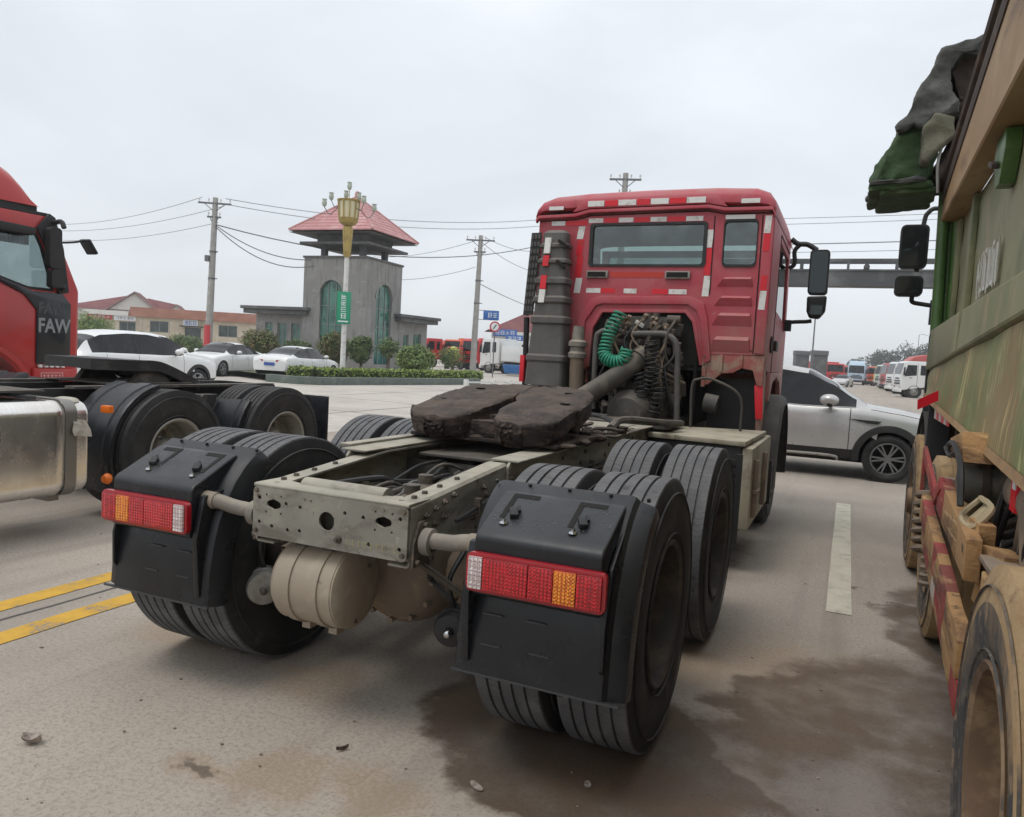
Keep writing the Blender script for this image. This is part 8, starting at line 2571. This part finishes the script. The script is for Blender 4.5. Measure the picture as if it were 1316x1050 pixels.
# cab ahead of the body: side, fender, door, mirrors, pipes
cab4 = sub('cab', DT)
b = MB(); b.prism([(4.55, 1.15), (5.9, 1.15), (6.3, 0.7), (6.45, 0.75), (6.47, 1.9), (6.15, 3.05), (4.55, 3.1)], 'yz', 2.52, 4.48); D(b, 'shell', m_green, cab4, bevel=0.06, seg=3)
b = MB(); b.add([(2.516, 5.0, 1.95), (2.516, 5.95, 1.85), (2.516, 6.05, 2.2), (2.516, 5.9, 2.8), (2.516, 5.0, 2.85)], [(0, 1, 2, 3, 4)]); D(b, 'side_window', m_carglass, cab4)
b = MB(); rows = []
for i in range(13):
    a = R(0 + 180 * i / 12)
    rows.append([(x, 3.95 + 0.64 * math.cos(a), 0.6 + 0.68 * math.sin(a)) for x in (2.36, 2.95)])
b.sheet(rows); b.sheet([[(x, y, z - 0.02) for x, y, z in r] for r in rows]); D(b, 'front_fender', m_black, cab4)
b = MB(); b.bx(2.38, 2.44, 4.25, 4.33, 0.7, 1.9); b.bx(2.36, 2.5, 3.35, 3.40, 0.45, 1.35); D(b, 'fender_stay', m_black, cab4)
b = MB()
for x, y, r_ in ((2.40, 4.30, 0.045), (2.52, 4.28, 0.05), (2.46, 4.35, 0.035)):
    b = MB(); b.tube(smooth_path([(x + 0.04, y, 1.35), (x + 0.02, y, 2.2), (x, y, 3.1)], 4), r_, 12); D(b, 'green_pipe', m_green, cab4)
b = MB(); b.bx(2.38, 2.56, 4.22, 4.30, 1.88, 1.92); D(b, 'pipe_clamp', m_black, cab4)
mr = sub('mirror', cab4)
b = MB(); b.plate(rrect(2.13, 2.385, 2.63, 3.06, 0.05), [], 'xz', 5.55, 0.12); D(b, 'main_housing', m_rubber, mr, bevel=0.02, seg=3)
b = MB(); b.plate(rrect(2.148, 2.367, 2.65, 3.04, 0.04), [], 'xz', 5.545, 0.004); D(b, 'main_glass', M('dark_mirror_glass', (0.05, 0.06, 0.06), 0.04, metal=0.6), mr)
b = MB(); b.plate(rrect(2.115, 2.37, 2.355, 2.555, 0.05), [], 'xz', 5.55, 0.12); D(b, 'lower_housing', m_rubber, mr, bevel=0.02, seg=3)
b = MB(); b.plate(rrect(2.135, 2.35, 2.372, 2.538, 0.04), [], 'xz', 5.545, 0.004); D(b, 'lower_glass', M('dark_mirror_glass', (0.05, 0.06, 0.06), 0.04, metal=0.6), mr)
b = MB(); b.tube(smooth_path([(2.54, 5.62, 3.20), (2.42, 5.60, 3.22), (2.36, 5.6, 3.18), (2.33, 5.6, 3.08), (2.30, 5.6, 2.6)], 5), 0.022, 8); b.tube(smooth_path([(2.28, 5.6, 2.36), (2.29, 5.6, 2.30), (2.38, 5.6, 2.28), (2.52, 5.6, 2.26)], 5), 0.022, 8); b.cb((2.50, 5.62, 2.2), (0.1, 0.1, 0.24)); D(b, 'arm', m_rubber, mr)

# gathered tarpaulin over the front end of the body
TP = thing('tarpaulin', 'gathered green and grey tarpaulin bunched over the front of the dump body', 'tarpaulin', (2.3, 4.35, 3.0))
m_canvasg = M('green_tarp_cloth', (0.035, 0.075, 0.022), 0.75, var=[((0.085, 0.125, 0.055), 3, 0.45, 0.66), ((0.025, 0.05, 0.02), 5, 0.5, 0.7)], bump=(9, 0.5, 0.04))
m_canvas = M('grey_tarp_cloth', (0.060, 0.062, 0.056), 0.8, var=[((0.12, 0.122, 0.108), 3, 0.45, 0.66), ((0.03, 0.032, 0.03), 5, 0.5, 0.7)], bump=(9, 0.5, 0.04))
m_canvask = M('khaki_tarp_cloth', (0.13, 0.125, 0.085), 0.8, var=[((0.13, 0.125, 0.085), 4, 0.45, 0.66)], bump=(9, 0.5, 0.04))


def cloth(name, mat, poly, y0, y1, seed, fold=0.02, freq=9.0, cuts=5, lean=(0.0, 0.0)):
    """a stiff hanging piece of canvas with depth: outline in x/z, thickness along y, crumpled into folds"""
    b = MB(); b.prism([(x - 2.3, (z - 3.05) * 0.87 + 0.05) for x, z in poly], 'xz', y0 - 4.35, y1 - 4.35)
    me = b.mesh(name, mat, bevel=0.035, seg=2)
    bm = bmesh.new(); bm.from_mesh(me)
    bmesh.ops.triangulate(bm, faces=bm.faces)
    for k in range(cuts):
        es = [e for e in bm.edges if e.calc_length() > 0.036]
        if not es: break
        bmesh.ops.subdivide_edges(bm, edges=es, cuts=1)
        bmesh.ops.triangulate(bm, faces=[f for f in bm.faces if len(f.verts) > 3])
    bm.normal_update()
    sv = Vector((seed * 3.1, seed * 1.7, seed))
    for v in bm.verts:
        n1 = noise.noise(v.co * 3.0 + sv)
        w = 1 - 2.0 * abs(math.sin(0.5 * freq * (v.co.x * 1.3 - v.co.z * 0.5 + v.co.y * 0.9) + 3.2 * n1 + seed)) ** 0.8
        r = 1 - abs(noise.noise(v.co * 5.5 + sv))
        r2 = 1 - abs(noise.noise(v.co * 11 + sv * 2))
        v.co += v.normal * (fold * w + fold * 1.5 * n1 + 0.034 * (r - 0.7) + 0.014 * (r2 - 0.7)) + noise.noise_vector(v.co * 14 + sv) * 0.006
        v.co.x += lean[0] * v.co.z * 0.0
    bm.to_mesh(me); bm.free()
    me.polygons.foreach_set('use_smooth', [True] * len(me.polygons))
    me.set_sharp_from_angle(angle=R(48))
    return link(name, me, TP)


cloth('green_fold', m_canvasg, [(1.87, 3.14), (1.90, 3.30), (2.00, 3.50), (2.12, 3.66), (2.26, 3.64), (2.32, 3.40), (2.30, 3.14)], 4.0, 4.75, 3.0, 0.02, 16)
for k, (z, x0, x1, y0) in enumerate(((3.07, 1.85, 2.30, 4.00), (3.11, 1.845, 2.26, 3.97), (3.03, 1.93, 2.34, 4.02))):
    cloth('folded_hem', m_canvasg if k != 1 else m_canvas, [(x0, z), (x0 + 0.005, z + 0.055), (x1, z + 0.075), (x1 + 0.02, z + 0.02)], y0, 4.8, 20 + k, 0.008, 14, 3)
cloth('grey_drape', m_canvas, [(2.03, 3.60), (2.10, 3.80), (2.20, 4.06), (2.31, 4.27), (2.44, 4.36), (2.60, 4.37), (2.62, 4.22), (2.44, 4.24), (2.37, 4.10), (2.40, 3.92), (2.46, 3.72), (2.36, 3.70), (2.27, 3.72), (2.20, 3.62), (2.14, 3.66)], 3.92, 4.8, 1.0, 0.016, 13)
cloth('khaki_flap', m_canvask, [(2.215, 3.30), (2.20, 3.60), (2.27, 3.70), (2.43, 3.69), (2.42, 3.50), (2.33, 3.42), (2.24, 3.28)], 3.88, 4.05, 8.0, 0.010, 12)
cloth('brown_lining', m_darkrust, [(2.38, 4.12), (2.45, 4.26), (2.62, 4.24), (2.64, 3.20), (2.34, 3.16), (2.36, 3.40), (2.46, 3.60), (2.48, 3.76), (2.42, 3.94)], 4.05, 4.7, 11.0, 0.014, 10)
cloth('green_top_fold', m_canvasg, [(2.32, 4.30), (2.40, 4.40), (2.60, 4.41), (2.62, 4.37), (2.44, 4.355)], 4.2, 4.8, 12.0, 0.006, 10, 3)
b = MB(); b.tube(smooth_path([(2.36 - 2.3, 3.95 - 4.35, 0.42), (2.33 - 2.3, 3.93 - 4.35, 0.25), (2.35 - 2.3, 3.95 - 4.35, 0.02)], 4), 0.012, 6); b.build('tie_strap', m_rimgrey, TP)



# ------------------------------------------------------------------ humid grey air
hz = bpy.data.materials.new('thin_haze')
hz.use_nodes = True
hz.node_tree.nodes.clear()
_o = hz.node_tree.nodes.new('ShaderNodeOutputMaterial')
_v = hz.node_tree.nodes.new('ShaderNodeVolumePrincipled')
_v.inputs['Color'].default_value = (0.95, 0.97, 0.99, 1)
_v.inputs['Density'].default_value = 0.0009
_v.inputs['Anisotropy'].default_value = 0.2
hz.node_tree.links.new(_v.outputs[0], _o.inputs['Volume'])
b = MB(); b.bx(-620, 620, -220, 1020, -1.0, 14.0)
tag(b.build('haze', hz, None), 'thin grey haze over the road and yard', kind='stuff')
